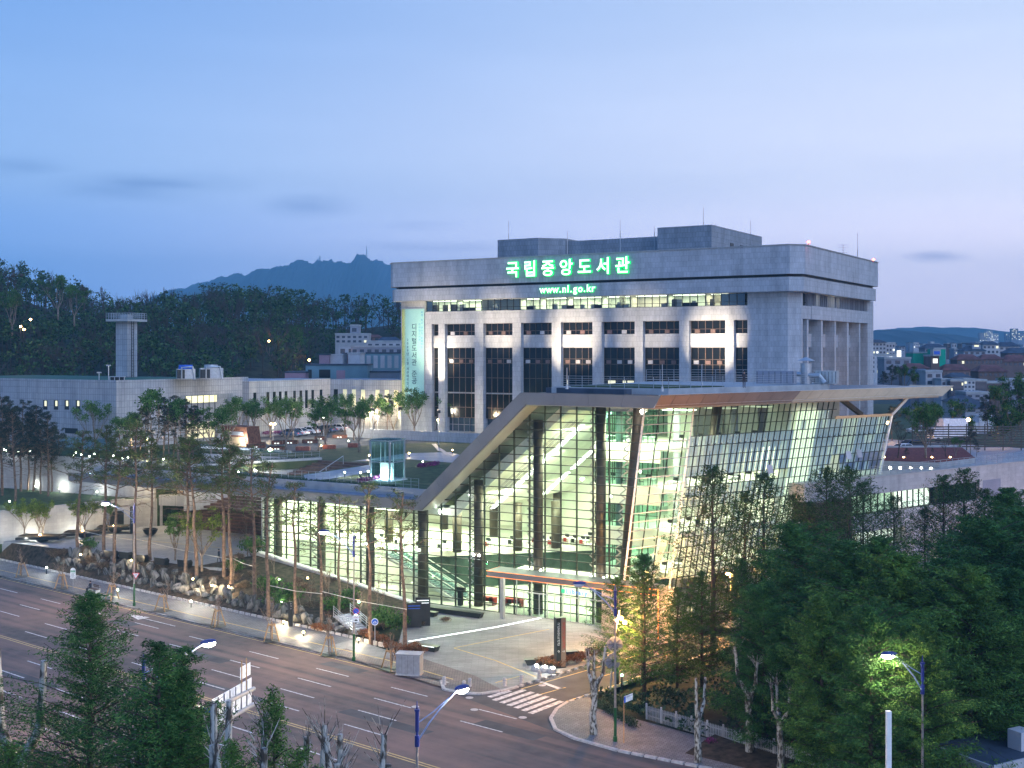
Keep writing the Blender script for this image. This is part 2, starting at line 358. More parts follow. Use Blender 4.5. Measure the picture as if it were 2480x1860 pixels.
M['kerb'] = mat('granite_kerb', (.46, .44, .42), .8, var=.12, nscale=4, bump=.2)
M['pave'] = tiles('grey_pavement_setts', (.20, .20, .215), (.145, .145, .16), (.08, .08, .085), .30, .30, plan=True, off=.5, ms=.02, stain=.35, scale2=.5)
M['pave_brown'] = tiles('brown_pavement_setts', (.25, .19, .18), (.17, .13, .125), (.07, .06, .06), .45, .22, plan=True, off=.5, ms=.03, stain=.3)
M['plaza'] = tiles('plaza_granite', (.29, .29, .28), (.225, .225, .22), (.14, .14, .14), 1.2, .30, plan=True, off=.5, ms=.015, stain=.4, scale2=.22)
M['plaza2'] = tiles('blue_grey_granite', (.34, .345, .36), (.28, .29, .31), (.2, .2, .2), .6, .6, plan=True, off=.5, ms=.01, stain=.2)
M['grass'] = mat('short_lawn', (.035, .06, .02), .9, var=.35, nscale=1.3, bump=.6, bscale=30)
M['grass_dry'] = mat('dry_lawn', (.11, .115, .05), .9, col2=(.05, .075, .028), nscale=.5, bump=.6, bscale=30)
M['soil'] = mat('leaf_litter_soil', (.05, .036, .024), .95, var=.4, nscale=2, bump=.8, bscale=14, bdist=.06)
M['forestfloor'] = mat('forest_floor', (.03, .035, .022), .95, var=.4, nscale=.4, bump=.6)
M['rock'] = mat('striped_grey_rock', (.05, .05, .044), .8, col2=(.20, .19, .17), nscale=1.1, bump=.6, bscale=7, stretch=(2.2, 2.2, .8), bdist=.05, sharp=.12, objrand=.25)
M['wood'] = mat('pine_pole_wood', (.42, .26, .13), .75, var=.15, nscale=5, bump=.2)
M['deck'] = mat('dark_brown_decking', (.10, .058, .045), .6, var=.2, nscale=2, bump=.2)
M['corten'] = mat('rusted_steel', (.16, .065, .04), .7, var=.3, nscale=2.5, bump=.2)
M['terracotta'] = mat('red_brown_bench', (.27, .085, .055), .6, var=.2, nscale=3, bump=.1)
M['navy'] = mat('navy_blue_paint', (.02, .03, .16), .3, bump=0, spec=.5)
M['greenpole'] = mat('dark_green_paint', (.02, .10, .03), .4, bump=.05)
M['armblue'] = mat('pale_blue_paint', (.22, .28, .42), .35, .3, bump=0)
M['polegrey'] = mat('pole_grey_brown', (.32, .28, .26), .4, .4, bump=.03)
M['greenroof'] = mat('green_roof_coating', (.02, .10, .06), .7, var=.15, nscale=.6, bump=.1)
M['net'] = mat('green_scaffold_net', (.0, .32, .20), .8, var=.15, nscale=.3, bump=.2)
M['redroof'] = mat('red_clay_roof', (.15, .06, .052), .8, var=.25, nscale=.5, bump=.3)
M['blueroof'] = mat('slate_roof', (.05, .065, .09), .7, var=.2, nscale=.5, bump=.2)
M['hwall'] = mat('pale_house_wall', (.46, .45, .46), .8, var=.08, nscale=.3, bump=.05, objrand=.2)
M['hwall2'] = mat('grey_house_wall', (.28, .29, .33), .8, var=.08, nscale=.3, bump=.05, objrand=.2)
M['hwall3'] = mat('brick_house_wall', (.17, .11, .10), .8, var=.12, nscale=.3, bump=.05, objrand=.2)
M['hwall4'] = mat('teal_render_wall', (.16, .27, .31), .8, var=.08, nscale=.3, bump=.05)
M['pinkwall'] = mat('pink_plaster_wall', (.36, .22, .26), .8, var=.08, nscale=.3, bump=.05)
M['farwin'] = mat('far_window_glass', (.04, .055, .08), .15, bump=0, spec=.5)
M['carwhite'] = mat('white_car_paint', (.75, .76, .78), .2, bump=0, spec=.6)
M['cargrey'] = mat('grey_car_paint', (.10, .11, .13), .2, .5, bump=0)
M['carblue'] = mat('blue_car_paint', (.10, .15, .28), .2, .3, bump=0)
M['tyre'] = mat('tyre_rubber', (.02, .02, .02), .8)
M['red'] = mat('red_plastic', (.28, .025, .02), .4, bump=0)
M['redpaint'] = mat('red_flower_bed', (.15, .03, .03), .9, var=.4, nscale=3, bump=.4)
M['signwhite'] = mat('white_sign_face', (.75, .77, .78), .5, bump=0)
M['signblue'] = mat('blue_sign_face', (.03, .12, .55), .4, bump=0)
M['signgreen'] = mat('green_sign_face', (.03, .30, .16), .4, bump=0)
M['signred'] = mat('red_sign_face', (.6, .03, .03), .4, bump=0)
M['banner'] = mat('mint_banner_cloth', (.34, .62, .56), .7, var=.05, nscale=.2, bump=.05)
M['banner_y'] = mat('yellow_banner_stripe', (.52, .54, .16), .7, bump=0)
M['banner_t'] = mat('pale_banner_stripe', (.45, .68, .40), .7, bump=0)
M['banner_b'] = mat('blue_banner_stripe', (.08, .35, .55), .7, bump=0)
M['ink'] = mat('dark_ink', (.015, .06, .09), .7, bump=0)
M['inkw'] = mat('white_lettering', (.75, .75, .72), .7, bump=0)
M['cloth_d'] = mat('dark_clothing', (.03, .035, .05), .9, bump=.1)
M['skin'] = mat('skin', (.42, .25, .18), .6, bump=0)
M['hair'] = mat('black_hair', (.015, .012, .01), .6, bump=0)
M['mountain'] = mat('haze_blued_woodland', (.028, .042, .055), .95, var=.3, nscale=.004, bump=0)  # bluish base: part of the distance haze is put into the colour
M['barkpine'] = mat('red_pine_bark', (.15, .10, .07), .85, var=.3, nscale=4, bump=.5, bdist=.03)
M['bark'] = mat('grey_brown_bark', (.22, .17, .13), .85, var=.25, nscale=5, bump=.4, bdist=.03)
M['barkd'] = mat('dark_bark', (.07, .05, .04), .9, var=.3, nscale=5, bump=.4, bdist=.03)
M['barkplane'] = mat('mottled_plane_bark', (.085, .068, .05), .85, col2=(.50, .47, .40), nscale=4.2, bump=.7, bscale=10, stretch=(1, 1, .5), bdist=.05, sharp=.06)
def leafm(name, c, isl=.45, tl=.25):
    m = mat(name, c, .7, var=.3, nscale=.7, bump=0, island=isl, spec=.15)
    m.node_tree.nodes['Principled BSDF'].inputs['Transmission Weight'].default_value = 0
    return m
M['lpine'] = leafm('pine_needles', (.072, .098, .028))
M['lpined'] = leafm('dark_pine_needles', (.03, .042, .03))
M['lgreen'] = leafm('fresh_green_leaves', (.075, .15, .03))
M['lgreen2'] = leafm('mid_green_leaves', (.055, .125, .025))
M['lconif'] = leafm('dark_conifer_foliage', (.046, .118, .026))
M['lconif2'] = leafm('pale_green_conifer_foliage', (.075, .155, .028))  # lighter green leaf tone, for variety among the conifers
M['lmeta'] = leafm('dawn_redwood_foliage', (.045, .092, .026))
M['lyellow'] = leafm('yellow_green_leaves', (.14, .19, .03))
M['lforest'] = leafm('woodland_foliage', (.036, .078, .024), .8)
M['lhedge'] = leafm('brown_hedge_leaves', (.17, .075, .03))
M['lhedgeg'] = leafm('green_hedge_leaves', (.03, .06, .03))
M['lbrush'] = leafm('dry_brown_brush', (.12, .085, .055))
M['lpurple'] = leafm('purple_azalea', (.20, .03, .12))
M['lamp_w'] = glow('cool_white_lamp', (1, .98, .85), 30)
M['lamp_g'] = glow('garden_lamp', (.85, 1, .72), 22)
M['lamp_o'] = glow('warm_orange_lamp', (1, .62, .25), 26)
M['lamp_r'] = glow('red_lamp', (1, .08, .05), 14)
M['lamp_gr'] = glow('green_signal_lamp', (.2, 1, .45), 20)
M['lamp_b'] = glow('blue_lamp', (.05, .1, 1), 6)
M['led_o'] = glow('orange_led_line', (1, .26, .07), 1.2)
M['led_w'] = glow('white_light_line', (.85, .95, .90), 1.3)
M['strip'] = glow('ceiling_light_strip', (.98, 1, .93), 4.5)
M['ceil_l'] = glow('fluorescent_panel', (.92, 1, .74), 5.0)
M['win_g'] = glow('lit_window_green', (.75, .95, .62), .55)
M['win_y'] = glow('lit_window_yellow', (.95, .85, .50), .75)
M['win_w'] = glow('lit_window_white', (.95, .95, .78), 1.1)
M['win_y2'] = glow('lit_window_dim', (.8, .75, .45), .3)

# ------------------------------------------------------------------ lights
def point(name, loc, power, col, size=.15, parent=None, spot=None, aim=None, blend=.6):
    l = bpy.data.lights.new(name, 'SPOT' if spot else 'POINT'); l.energy = power; l.color = col; l.shadow_soft_size = size
    if spot: l.spot_size = math.radians(spot); l.spot_blend = blend
    o = bpy.data.objects.new(name, l); COL.objects.link(o); o.location = loc
    if spot: o.rotation_euler = (Vector(aim) - Vector(loc)).to_track_quat('-Z', 'Y').to_euler()
    if parent is not None:
        o.parent = parent; o.matrix_parent_inverse = parent.matrix_basis.inverted()
    return o
def area(name, loc, sx, sy, power, col, rot=(0, 0, 0), parent=None):
    l = bpy.data.lights.new(name, 'AREA'); l.shape = 'RECTANGLE'; l.size = sx; l.size_y = sy; l.energy = power; l.color = col
    o = bpy.data.objects.new(name, l); COL.objects.link(o); o.location = loc; o.rotation_euler = rot
    return o
FL = (.94, 1.0, .66)               # the greenish fluorescent white of the library's rooms
WARM = (1.0, .78, .48); SOD = (1.0, .50, .16); COOLW = (.95, 1.0, .90)
# ------------------------------------------------------------------ lettering
def text_mesh(s, size, extrude=.05, bold=0.0, align='CENTER'):
    c = bpy.data.curves.new('txt', 'FONT'); c.body = s; c.size = size; c.extrude = extrude; c.offset = bold
    c.align_x = align; c.align_y = 'CENTER'; c.resolution_u = 3
    o = bpy.data.objects.new('txt', c); COL.objects.link(o)
    dg = bpy.context.evaluated_depsgraph_get(); me = bpy.data.meshes.new_from_object(o.evaluated_get(dg), depsgraph=dg)
    bpy.data.objects.remove(o); bpy.data.curves.remove(c); return me
def letters(s, size, name, mats, parent, origin, right, up, pitch, extrude=.04, bold=0.0, vertical=False, vpitch=None):
    """one mesh per character, standing in the plane spanned by right / up (local directions of parent)"""
    right = Vector(right).normalized(); up = Vector(up).normalized(); n = right.cross(up)
    R = Matrix((right, up, n)).transposed()
    x = 0
    for ch in s:
        if ch != ' ':
            me = text_mesh(ch, size, extrude, bold)
            me.materials.clear()
            for q in (mats if isinstance(mats, (list, tuple)) else [mats]): me.materials.append(q)
            me.transform(R.to_4x4())
            if isinstance(mats, (list, tuple)) and len(mats) > 1:
                me.polygons.foreach_set('material_index', [0 if p.normal.dot(n) > .6 else 1 for p in me.polygons])
            o = bpy.data.objects.new(name, me); COL.objects.link(o); o.parent = parent
            p = Vector(origin) + (up * -x if vertical else right * x)
            off = OFF.get(root_of(parent)); o.location = p - off if off is not None else p
        x += (vpitch or pitch) if ch != ' ' else (vpitch or pitch) * .6
# ------------------------------------------------------------------ ground, roads, plateau
def sheet_world(name, pts, z, m, thick=0.0, kind='structure', **kw):
    mb = MB(); P = [Vector((p[0], p[1], 0)) for p in pts]
    if sum(P[i].x * P[(i + 1) % len(P)].y - P[(i + 1) % len(P)].x * P[i].y for i in range(len(P))) < 0: P.reverse()
    if thick: mb.prism([(p.x, p.y) for p in P], z - thick, z)
    else: mb.v = [(p.x, p.y, z) for p in P]; mb.f = [tuple(range(len(P)))]; mb.m = [0]
    return mb.build(name, m, kind=kind, **kw)
sheet_world('ground', [(-9000, -300), (9000, -300), (9000, 12000), (-9000, 12000)], -.5, M['forestfloor'])
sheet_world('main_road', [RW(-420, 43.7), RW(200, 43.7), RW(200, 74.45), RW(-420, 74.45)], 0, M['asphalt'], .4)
AD = Vector((.677, .736))
a0 = gp(1254, 1666); a1 = gp(1874, 1477); b0 = gp(1374, 1703); b1 = gp(1900, 1521)
ax = a1.xy + AD * 90; bx = b1.xy + AD * 90
cornL = [gp(1075, 1671), gp(1120, 1681), gp(1165, 1682), gp(1210, 1676), gp(1254, 1665)]
cornR = [gp(1374, 1703), gp(1348, 1720), gp(1334, 1742), gp(1345, 1768), gp(1390, 1790), gp(1497, 1820)]
sheet_world('access_road', [cornL[4].xy, a1.xy, ax, bx, b1.xy, cornR[0].xy], .006, M['asphalt2'])
sheet_world('road_mouth', [*[c.xy for c in cornL], *[c.xy for c in cornR[:5]]], .0055, M['asphalt2'])
# pavements with kerbs
def kerbline(pts, name='kerb', z=.14, w=.28):
    mb = MB()
    for p, q in zip(pts[:-1], pts[1:]):
        L_ = (Vector(q[:2]) - Vector(p[:2])).length; n = max(1, int(L_ / 1.0))
        for i in range(n):
            u0 = i / n + .008; u1 = (i + 1) / n - .008
            A = Vector(p[:2]).lerp(Vector(q[:2]), u0); B = Vector(p[:2]).lerp(Vector(q[:2]), u1)
            mb.bar((A.x, A.y, z / 2 - .05), (B.x, B.y, z / 2 - .05), w, z + .1)
    return mb.build(name, M['kerb'], kind='structure')
sheet_world('pavement', [RW(-420, 74.6), RW(-86, 74.6), RW(-86, 80.0), RW(-420, 80.0)], .12, M['pave'], .4)
kerbline([RW(-300, 74.5), RW(-69.5, 74.5), *cornL, a1, (ax.x, ax.y)])
kerbline([RW(-190, 80.15), RW(-82, 80.15)], z=.32, w=.16)
kerbline([(bx.x, bx.y), b1, *cornR, RW(-40, 70.6), RW(60, 69.0)])
cL = [c.xy + Vector((0, .3)) for c in cornL]
sheet_world('forecourt', [gp(985, 1480).xy, gp(960, 1585).xy, RW(-86, 79.9), RW(-86, 74.7), RW(-69.5, 74.7), *cL, FW(11, -2).xy, FW(-13.4, -.2).xy], .118, M['plaza'], .4)
sheet_world('forecourt', [FW(-13.4, -.2).xy, FW(11, -2).xy, cL[-1], a1.xy + Vector((-.3, .2)), FW(31, 6).xy, FW(26, 8).xy, FW(13.2, 1.5).xy, FW(-14, .3).xy], .1175, M['plaza'], .4)
bp_ = [gp(910, 1600), gp(955, 1595), gp(1015, 1595), gp(1150, 1640), gp(1212, 1672), gp(1165, 1679), gp(1122, 1678), gp(1075, 1668), RW(-84, 74.75), RW(-84, 77)]
sheet_world('brown_paving_band', [p.xy for p in bp_], .124, M['pave_brown'])
pv = [*[c.xy + Vector((.15, 0)) for c in cornR], RW(-40, 70.8), RW(90, 69), RW(90, 73.5), RW(-36, 75.0), gp(1440, 1718).xy, gp(1428, 1690).xy]
sheet_world('pavement_right', pv, .12, M['pave'], .4)
# wood floor to the right, gently rising
mb = MB(); nx, ny = 26, 18
for j in range(ny + 1):
    for i in range(nx + 1):
        a = -44 + i * 6; b = 71.5 + (j / ny) ** 1.3 * 60
        p = RW(a, b)
        # stay right of the access road
        dd = (p.x - b0.x) * AD.y - (p.y - b0.y) * AD.x
        if dd < .6: p.x += (.6 - dd) * AD.y; p.y -= (.6 - dd) * AD.x
        h = .1 + .045 * max(0, dd) * min(1, (b - 71) / 20) + .25 * math.sin(a * .31 + b * .2) * min(1, j / 3)
        mb.v.append((p.x, p.y, h if j else .08))
for j in range(ny):
    for i in range(nx):
        n = j * (nx + 1) + i; mb.f.append((n, n + 1, n + nx + 2, n + nx + 1)); mb.m.append(0)
mb.build('wooded_slope', M['soil'], smooth=True, kind='structure')
def slopez(x, y):
    a, b = toR(x, y); dd = (x - b0.x) * AD.y - (y - b0.y) * AD.x
    return .1 + .045 * max(0, dd) * min(1, max(0, b - 71) / 20) - .05
# near side of the main road: verge and planting bank falling to the camera's side
sheet_world('verge_near', [RW(-420, -60), RW(200, -60), RW(200, 43.4), RW(-420, 43.4)], .1, M['soil'], .4)
kerbline([RW(-220, 43.55), RW(60, 43.55)])
# road markings
def mark(name, quads, m, z=.008):
    mb = MB()
    for q in quads: mb.quad(*[(p[0], p[1], z) for p in q])
    return mb.build(name, m, kind='structure')
rm = thing('road_markings', None, None, (0, 0, 0)); rm['kind'] = 'structure'
dm = MB(); dm.quad((-2.1, -.075, .008), (2.1, -.075, .008), (2.1, .075, .008), (-2.1, .075, .008)); dme = dm.mesh('lane_dash', M['paintw'])
for b in (70.75, 67.65, 64.6, 61.5, 55.8, 52.7, 49.6, 46.6):
    ph = {70.75: 0, 67.65: 1.2, 64.6: 2.6, 61.5: 4.4, 55.8: 6, 52.7: 7, 49.6: 3, 46.6: 5}[b]
    for k in range(26):
        a = -219.2 + 9.35 * k + ph
        p = RW(a, b)
        if a > -58 and b > 60 and a < -36: continue
        o = inst('lane_dash', dme, rm, (p.x, p.y, 0), rotz=math.atan2(RD[1], RD[0]))
def rline(a0_, a1_, b, w): return [RW(a0_, b - w / 2), RW(a1_, b - w / 2), RW(a1_, b + w / 2), RW(a0_, b + w / 2)]
mb = MB()
for q in (rline(-300, 100, 58.75, .13), rline(-300, 100, 59.1, .13), rline(-300, -72, 73.95, .12)): mb.quad(*[(p.x, p.y, .008) for p in q])
mb.build('yellow_line', M['painty'], rm)
def pline(pts, w, z=.01):
    mb = MB()
    for p, q in zip(pts[:-1], pts[1:]):
        p = Vector(p[:2]); q = Vector(q[:2]); d = (q - p).normalized(); n = Vector((-d.y, d.x)) * w / 2
        mb.quad((*(p - n), z), (*(q - n), z), (*(q + n), z), (*(p + n), z))
    return mb
pline([gp(1262, 1669), gp(1494, 1603), gp(1706, 1534), gp(1874, 1482), Vector((*(a1.xy + AD * 60), 0))], .14).build('yellow_line', M['painty'], rm)
pline([gp(1371, 1699), gp(1466, 1668), gp(1600, 1618), gp(1890, 1524)], .14).build('yellow_line', M['painty'], rm)
for k, (p, q) in enumerate((((1309, 1682), (1370, 1665)), ((1463, 1637), (1520, 1619)), ((1600, 1592), (1660, 1573)), ((1730, 1551), (1790, 1533)))):
    pline([gp(*p), gp(*q)], .14).build('centre_dash', M['painty'], rm)
pline([gp(1309, 1651), gp(1358, 1669)], .42).build('stop_line', M['paintw'], rm)
cw = thing('zebra_crossing', None, None, (0, 0, 0)); cw['kind'] = 'structure'
c6 = lambda x, y: gp(1200 + x / 3.16, 1335 + y / 3.16)
ends = [((-48, 1117), (112, 1068)), ((-12, 1143), (222, 1061)), ((45, 1162), (285, 1079)), ((100, 1182), (340, 1095)), ((155, 1201), (397, 1111)), ((212, 1222), (452, 1130)), ((266, 1242), (508, 1148))]
ends = [((-96, 1091), (30, 1049))] + ends if False else ends
for (p, q) in ends: pline([c6(*p), c6(*q)], .5, .012).build('stripe', M['paintw'], cw)
# arrow in the near lane
mb = MB(); A = RW(-103.5, 72.3)
def ra(a, b): p = RW(a, b); return (p.x, p.y, .009)
mb.quad(ra(-110.2, 72.35), ra(-104.5, 72.35), ra(-104.5, 72.5), ra(-110.2, 72.5))
mb.v += [ra(-110.0, 71.7), ra(-110.0, 73.15), ra(-113.2, 72.5)]; mb.f.append((4, 5, 6)); mb.m.append(0)
mb.build('lane_arrow', M['paintw'], rm)
for a_, b_, w_, h_ in ((-96, 66.2, 7, 1.4), (-82, 71.9, 5, 1.3), (-70, 63.2, 9, 1.3), (-112, 69.2, 4, 1.5), (-60, 67.5, 6, 1.6), (-88, 61, 12, .9), (-101, 52, 8, 1.4)):
    sheet_world('asphalt_patch', [RW(a_, b_), RW(a_ + w_, b_ + .1), RW(a_ + w_ + .1, b_ + h_), RW(a_ + .2, b_ + h_)], .004, M['asphalt2'])
# manhole covers
def manhole(px, py, r=.38):
    p = gp(px, py); mb = MB(); mb.cyl(0, 0, 0, .006, r, 20); t = thing('manhole_cover', None, 'manhole cover', (p.x, p.y, .006))
    mb.build('rim', M['asphalt2'], t); m2 = MB(); m2.cyl(0, 0, .007, .012, r * .84, 20); m2.build('lid', M['kerb'], t)
    reg(t, 'round pale manhole cover in the asphalt on the road, #', 'mh')
for p in ((1149, 1719), (1266, 1738), (1137, 1690), (1313, 1660), (1006, 1712), (455, 1582)): manhole(*p)
# ---- tactile yellow and white paving lines on the pavement
pm = thing('pavement_markings', None, None, (0, 0, 0)); pm['kind'] = 'structure'
mb = MB()
q = rline(-190, -78, 76.4, .16); mb.quad(*[(p.x, p.y, .128) for p in q])
q = [RW(-78, 76.32), RW(-69, 75.4), RW(-69, 75.56), RW(-78, 76.48)]; mb.quad(*[(p.x, p.y, .130) for p in q])
mb.build('yellow_line', M['painty'], pm)
mb = MB()
for k in range(13):
    a = -157 + k * 6.1
    for d in (0, .5): mb.quad(*[(p.x, p.y, .126) for p in (RW(a + d, 74.8), RW(a + d + .16, 74.8), RW(a + d + .9, 76.25), RW(a + d + .74, 76.25))])
mb.build('white_band', M['plaza'], pm)
for pts, w in (([gp(1100, 1572), gp(1330, 1527)], .16), ([gp(1100, 1573), gp(1200, 1603), gp(1296, 1642)], .16), ([gp(1200, 1657), gp(1262, 1640)], .14)):
    pline(pts, w, .126).build('yellow_line', M['painty'], pm)
tag(pline([gp(990, 1557), gp(1200, 1522), gp(1322, 1497)], .42, .13).build('floor_light_line', M['led_w']), 'glowing white light line set in the paving towards the entrance doors', 'floor light')

# ---- planting bank between pavement and lower plaza
PZ = 2.5
TOPL = [(-80, -7.0, 2.5), (-72, -6.6, 2.5), (-40, -6.6, 2.5), (-35.5, -1.4, 3.5), (-12.6, -1.4, .25), (-8, -5.5, .1)]
TOPR = [(*toR(*FW(t, s).xy), z) for t, s, z in TOPL]
def topb(a):
    if a <= TOPR[0][0]: return TOPR[0][1], TOPR[0][2]
    for (a0_, b0_, z0), (a1_, b1_, z1) in zip(TOPR[:-1], TOPR[1:]):
        if a0_ <= a <= a1_:
            u = (a - a0_) / (a1_ - a0_); return b0_ + (b1_ - b0_) * u, z0 + (z1 - z0) * u
    return TOPR[-1][1], TOPR[-1][2]
def bankz(x, y):
    a, b = toR(x, y); bt, zt = topb(a); u = max(0, min(1, (b - 80.2) / max(.5, bt - 80.2)))
    return .25 + (zt - .25) * (u ** .75) + .12 * math.sin(a * 1.7) * math.sin(b * 1.3) * math.sin(u * math.pi)
mb = MB(); na, nb = 70, 12; A0 = TOPR[0][0]; A1 = TOPR[-1][0]
for i in range(na + 1):
    a = A0 + (A1 - A0) * i / na; bt, zt = topb(a)
    for j in range(nb + 1):
        b = 80.2 + (bt - 80.2) * j / nb; p = RW(a, b); mb.v.append((p.x, p.y, bankz(p.x, p.y)))
for i in range(na):
    for j in range(nb):
        n = i * (nb + 1) + j; mb.f.append((n, n + nb + 1, n + nb + 2, n + 1)); mb.m.append(0)
mb.build('planting_bank', M['soil'], smooth=True, kind='structure')
# ramp at the far left between pavement and lower plaza
p0 = RW(TOPR[0][0], 80.2); p1 = RW(-205, 80.2); p2 = FW(-112, -6.6, PZ); p3 = FW(-80, -6.6, PZ)
mb = MB(); mb.quad((p1.x, p1.y, .1), (p0.x, p0.y, .1), p3, p2); mb.build('plaza_ramp', M['plaza2'], kind='structure')
mb = MB(); mb.prism([(-112, -6.5), (-36, -6.5), (-36, 15), (-112, 15)], -1, PZ); struct_F('lower_plaza', mb, M['plaza2'])
mb = MB()
mb.quad((-70, 3, PZ + .01), (-36.5, 5.4, PZ + .01), (-36.5, 5.6, PZ + .01), (-70, 3.2, PZ + .01)); mb.quad((-70, 3.2, PZ + .012), (-64, 12.4, PZ + .012), (-63.8, 12.4, PZ + .012), (-69.8, 3.2, PZ + .012))
struct_F('tactile_line', mb, M['painty'])
# left terraces
T1 = 6.4
mb = MB(); mb.prism([(-150, -22), (-79.6, -22), (-72.4, 10.4), (-69.4, 14), (-69.4, 24), (-150, 24)], -1, T1, 0); struct_F('pine_terrace', mb, M['grass'])
mb = MB(); mb.prism([(-150, 9.6), (-69.0, 14.2), (-67.5, 30.5), (-150, 30.5)], -1, 11.6, 0); struct_F('upper_terrace', mb, M['grass'])
mb = MB(); mb.prism([(-220, 30), (23, 30), (26, 39), (36, 69), (55, 118), (74, 172), (74, 260), (-220, 260)], -1, 12.0); struct_F('upper_plateau', mb, M['grass_dry'])
mb = MB(); mb.prism([(-67, 1.6), (-58, 9), (-49.5, 28), (-49.5, 30.1), (-67, 30.1)], 10.9, 12.0)
mb.prism([(-67, 1.6), (-8.7, 1.6), (-8.7, 9), (-58, 9)], 10.9, 11.998)
mb.prism([(-38, 9.01), (-8.7, 9.01), (-8.7, 30.1), (-39.4, 30.1), (-39.4, 27)], 10.9, 12.0)
mb.prism([(-49.5, 28), (-39.4, 27), (-39.4, 30.1), (-49.5, 30.1)], 10.9, 11.999)
struct_F('roof_garden', mb, M['grass_dry'])
# paving on the plateau
def sheetF(name, pts, z, m): mb = MB(); mb.v = [(p[0], p[1], z) for p in pts]; mb.f = [tuple(range(len(pts)))]; mb.m = [0]; return struct_F(name, mb, m)
G = lambda x, y: gf(x, y, 12)
sheetF('dark_plaza_paving', [G(500, 1075), G(690, 1096), G(760, 1092), G(860, 1081), G(1010, 1073), G(1130, 1066), G(1000, 1053), G(840, 1052), G(700, 1040), G(560, 1045)], 12.012, M['asphalt2'])
sheetF('car_park', [G(430, 1060), G(700, 1062), G(860, 1050), G(1000, 1049), G(1000, 1036), G(600, 1036)], 12.008, M['asphalt2'])
sheetF('brick_path', [G(560, 1062), G(700, 1056), G(690, 1050), G(570, 1056)], 12.016, M['pave_brown'])
sheetF('stone_path', [G(850, 1118), G(985, 1112), G(1110, 1122), G(1125, 1105), G(1090, 1095), G(985, 1098), G(890, 1112)], 12.014, M['plaza2'])
sheetF('stepping_path', [G(1045, 1075), G(1052, 1082), G(1060, 1092), G(1085, 1098), G(1075, 1090), G(1062, 1083), G(1056, 1075)], 12.018, M['plaza2'])
sheetF('ribbed_glass_walk', [G(735, 1151), G(903, 1125), G(900, 1142), G(860, 1150), G(800, 1160), G(742, 1166)], 12.02, M['plaza2'])
sheetF('mown_lawn', [G(905, 1160), G(985, 1132), G(1110, 1122), G(1095, 1150), G(1060, 1170), G(985, 1170)], 12.02, M['grass'])
sheetF('front_lawn', [(-66.8, 1.7), (-10, 1.7), (-10, 8.8), (-58.2, 8.8)], 12.006, M['grass'])
# stair down from the roof garden
st = thing('garden_stair', 'wide dark timber stair sunk into the roof garden beside a white wall', 'stair', (-45, 20, 6.3), frame='F')
for i in range(19):
    mb = MB(); s0 = 27.6 - i * .86; z = 12 - i * .3
    tl = -49.6 - (27.6 - s0) * .47
    mb.box(tl, -39.3 + (27.6 - s0) * .075, s0 - .86, s0 + .02, z - .32, z - .02 - .001 * (i % 2)); mb.build('step', M['deck'], st)
wl = thing('stair_wall', 'long white retaining wall beside the sunken garden stair', 'wall', (-53, 19, 6), frame='F')
mb = MB(); mb.extr([(-58.3, 9.1, 6), (-58.3, 9.1, 12.35), (-49.8, 28, 12.35), (-49.8, 28, 6)], (-.25, .1, 0)); mb.build('wall_face', M['stone_wall'], wl)
tr = thing('stair_handrail', 'steel handrail on the sunken garden stair', 'handrail', (-43, 22, 9), frame='F')
mb = MB(); mb.tube([(-44.6, 16, 9.2), (-44.6, 26.5, 12.9), (-44.6, 26.5, 11.7)], .05, 6); mb.tube([(-44.6, 19, 10.2), (-44.6, 19, 9.2)], .04, 6); mb.tube([(-44.6, 22.7, 11.6), (-44.6, 22.7, 10.3)], .04, 6)
mb.build('rail', M['steel'], tr)
for k in range(4):
    t = thing('step_light', None, 'lamp', (-46.5, 15.2 + k * 1.9, 8.35 + k * .66), frame='F', group='red step lights on the garden stair')
    mb = MB(); mb.ell((-46.5, 15.2 + k * 1.9, 8.45 + k * .66), (.14, .14, .1), 8, 5); mb.build('bulb', M['lamp_r'], t)
    reg(t, 'small red light on the sunken garden stair, #', 'stepl')
# great outdoor steps under the roof
gs = thing('seating_steps', 'broad dark brown seating steps rising from the lower plaza', 'steps', (-55, 18, PZ), frame='F')
for i in range(13):
    mb = MB(); s0 = 15 + i * .62; mb.box(-70.5 + i * .3, -37, s0, s0 + .66, PZ + i * .36 - .2 if i else PZ - .05, PZ + (i + 1) * .36 - .1); mb.build('step', M['deck'], gs)
    mb = MB(); mb.box(-70.4 + i * .3, -37, s0 + .02, s0 + .58, PZ + (i + 1) * .36 - .098, PZ + (i + 1) * .36 - .06); mb.build('nosing', M['corten'], gs)
mb = MB(); mb.prism([(-69, 14.3), (-36, 22.9), (-36, 29.5), (-69, 29.5)], 5.5, 7.0); struct_F('upper_landing', mb, M['plaza2'])
# retaining wall with a doorway
rw = thing('retaining_wall', 'long pale tiled retaining wall behind the lower plaza with a recessed doorway', 'wall', (-74, 0, PZ), frame='F')
mb = MB()
W1 = [(-79.6, -22), (-73.0, 8.0)]; W2 = [(-72.4, 10.8), (-69.0, 15.0)]
def wallseg(mb, p, q, z0, z1, th=.35):
    d = Vector((q[0] - p[0], q[1] - p[1], 0)).normalized(); n = Vector((d.y, -d.x, 0)) * th
    mb.extr([(p[0], p[1], z0), (q[0], q[1], z0), (q[0], q[1], z1), (p[0], p[1], z1)], n)
wallseg(mb, *W1, PZ - .3, T1 + .25); wallseg(mb, (-73.0, 8.0), (-72.4, 10.8), 5.1, T1 + .25); wallseg(mb, *W2, PZ - .3, T1 + .1)
mb.build('wall_face', M['stone_wall'], rw)
mb = MB(); mb.box(-73.0, -72.2, 8.1, 10.7, PZ, 5.1); mb.build('doorway', M['hwall2'], rw)
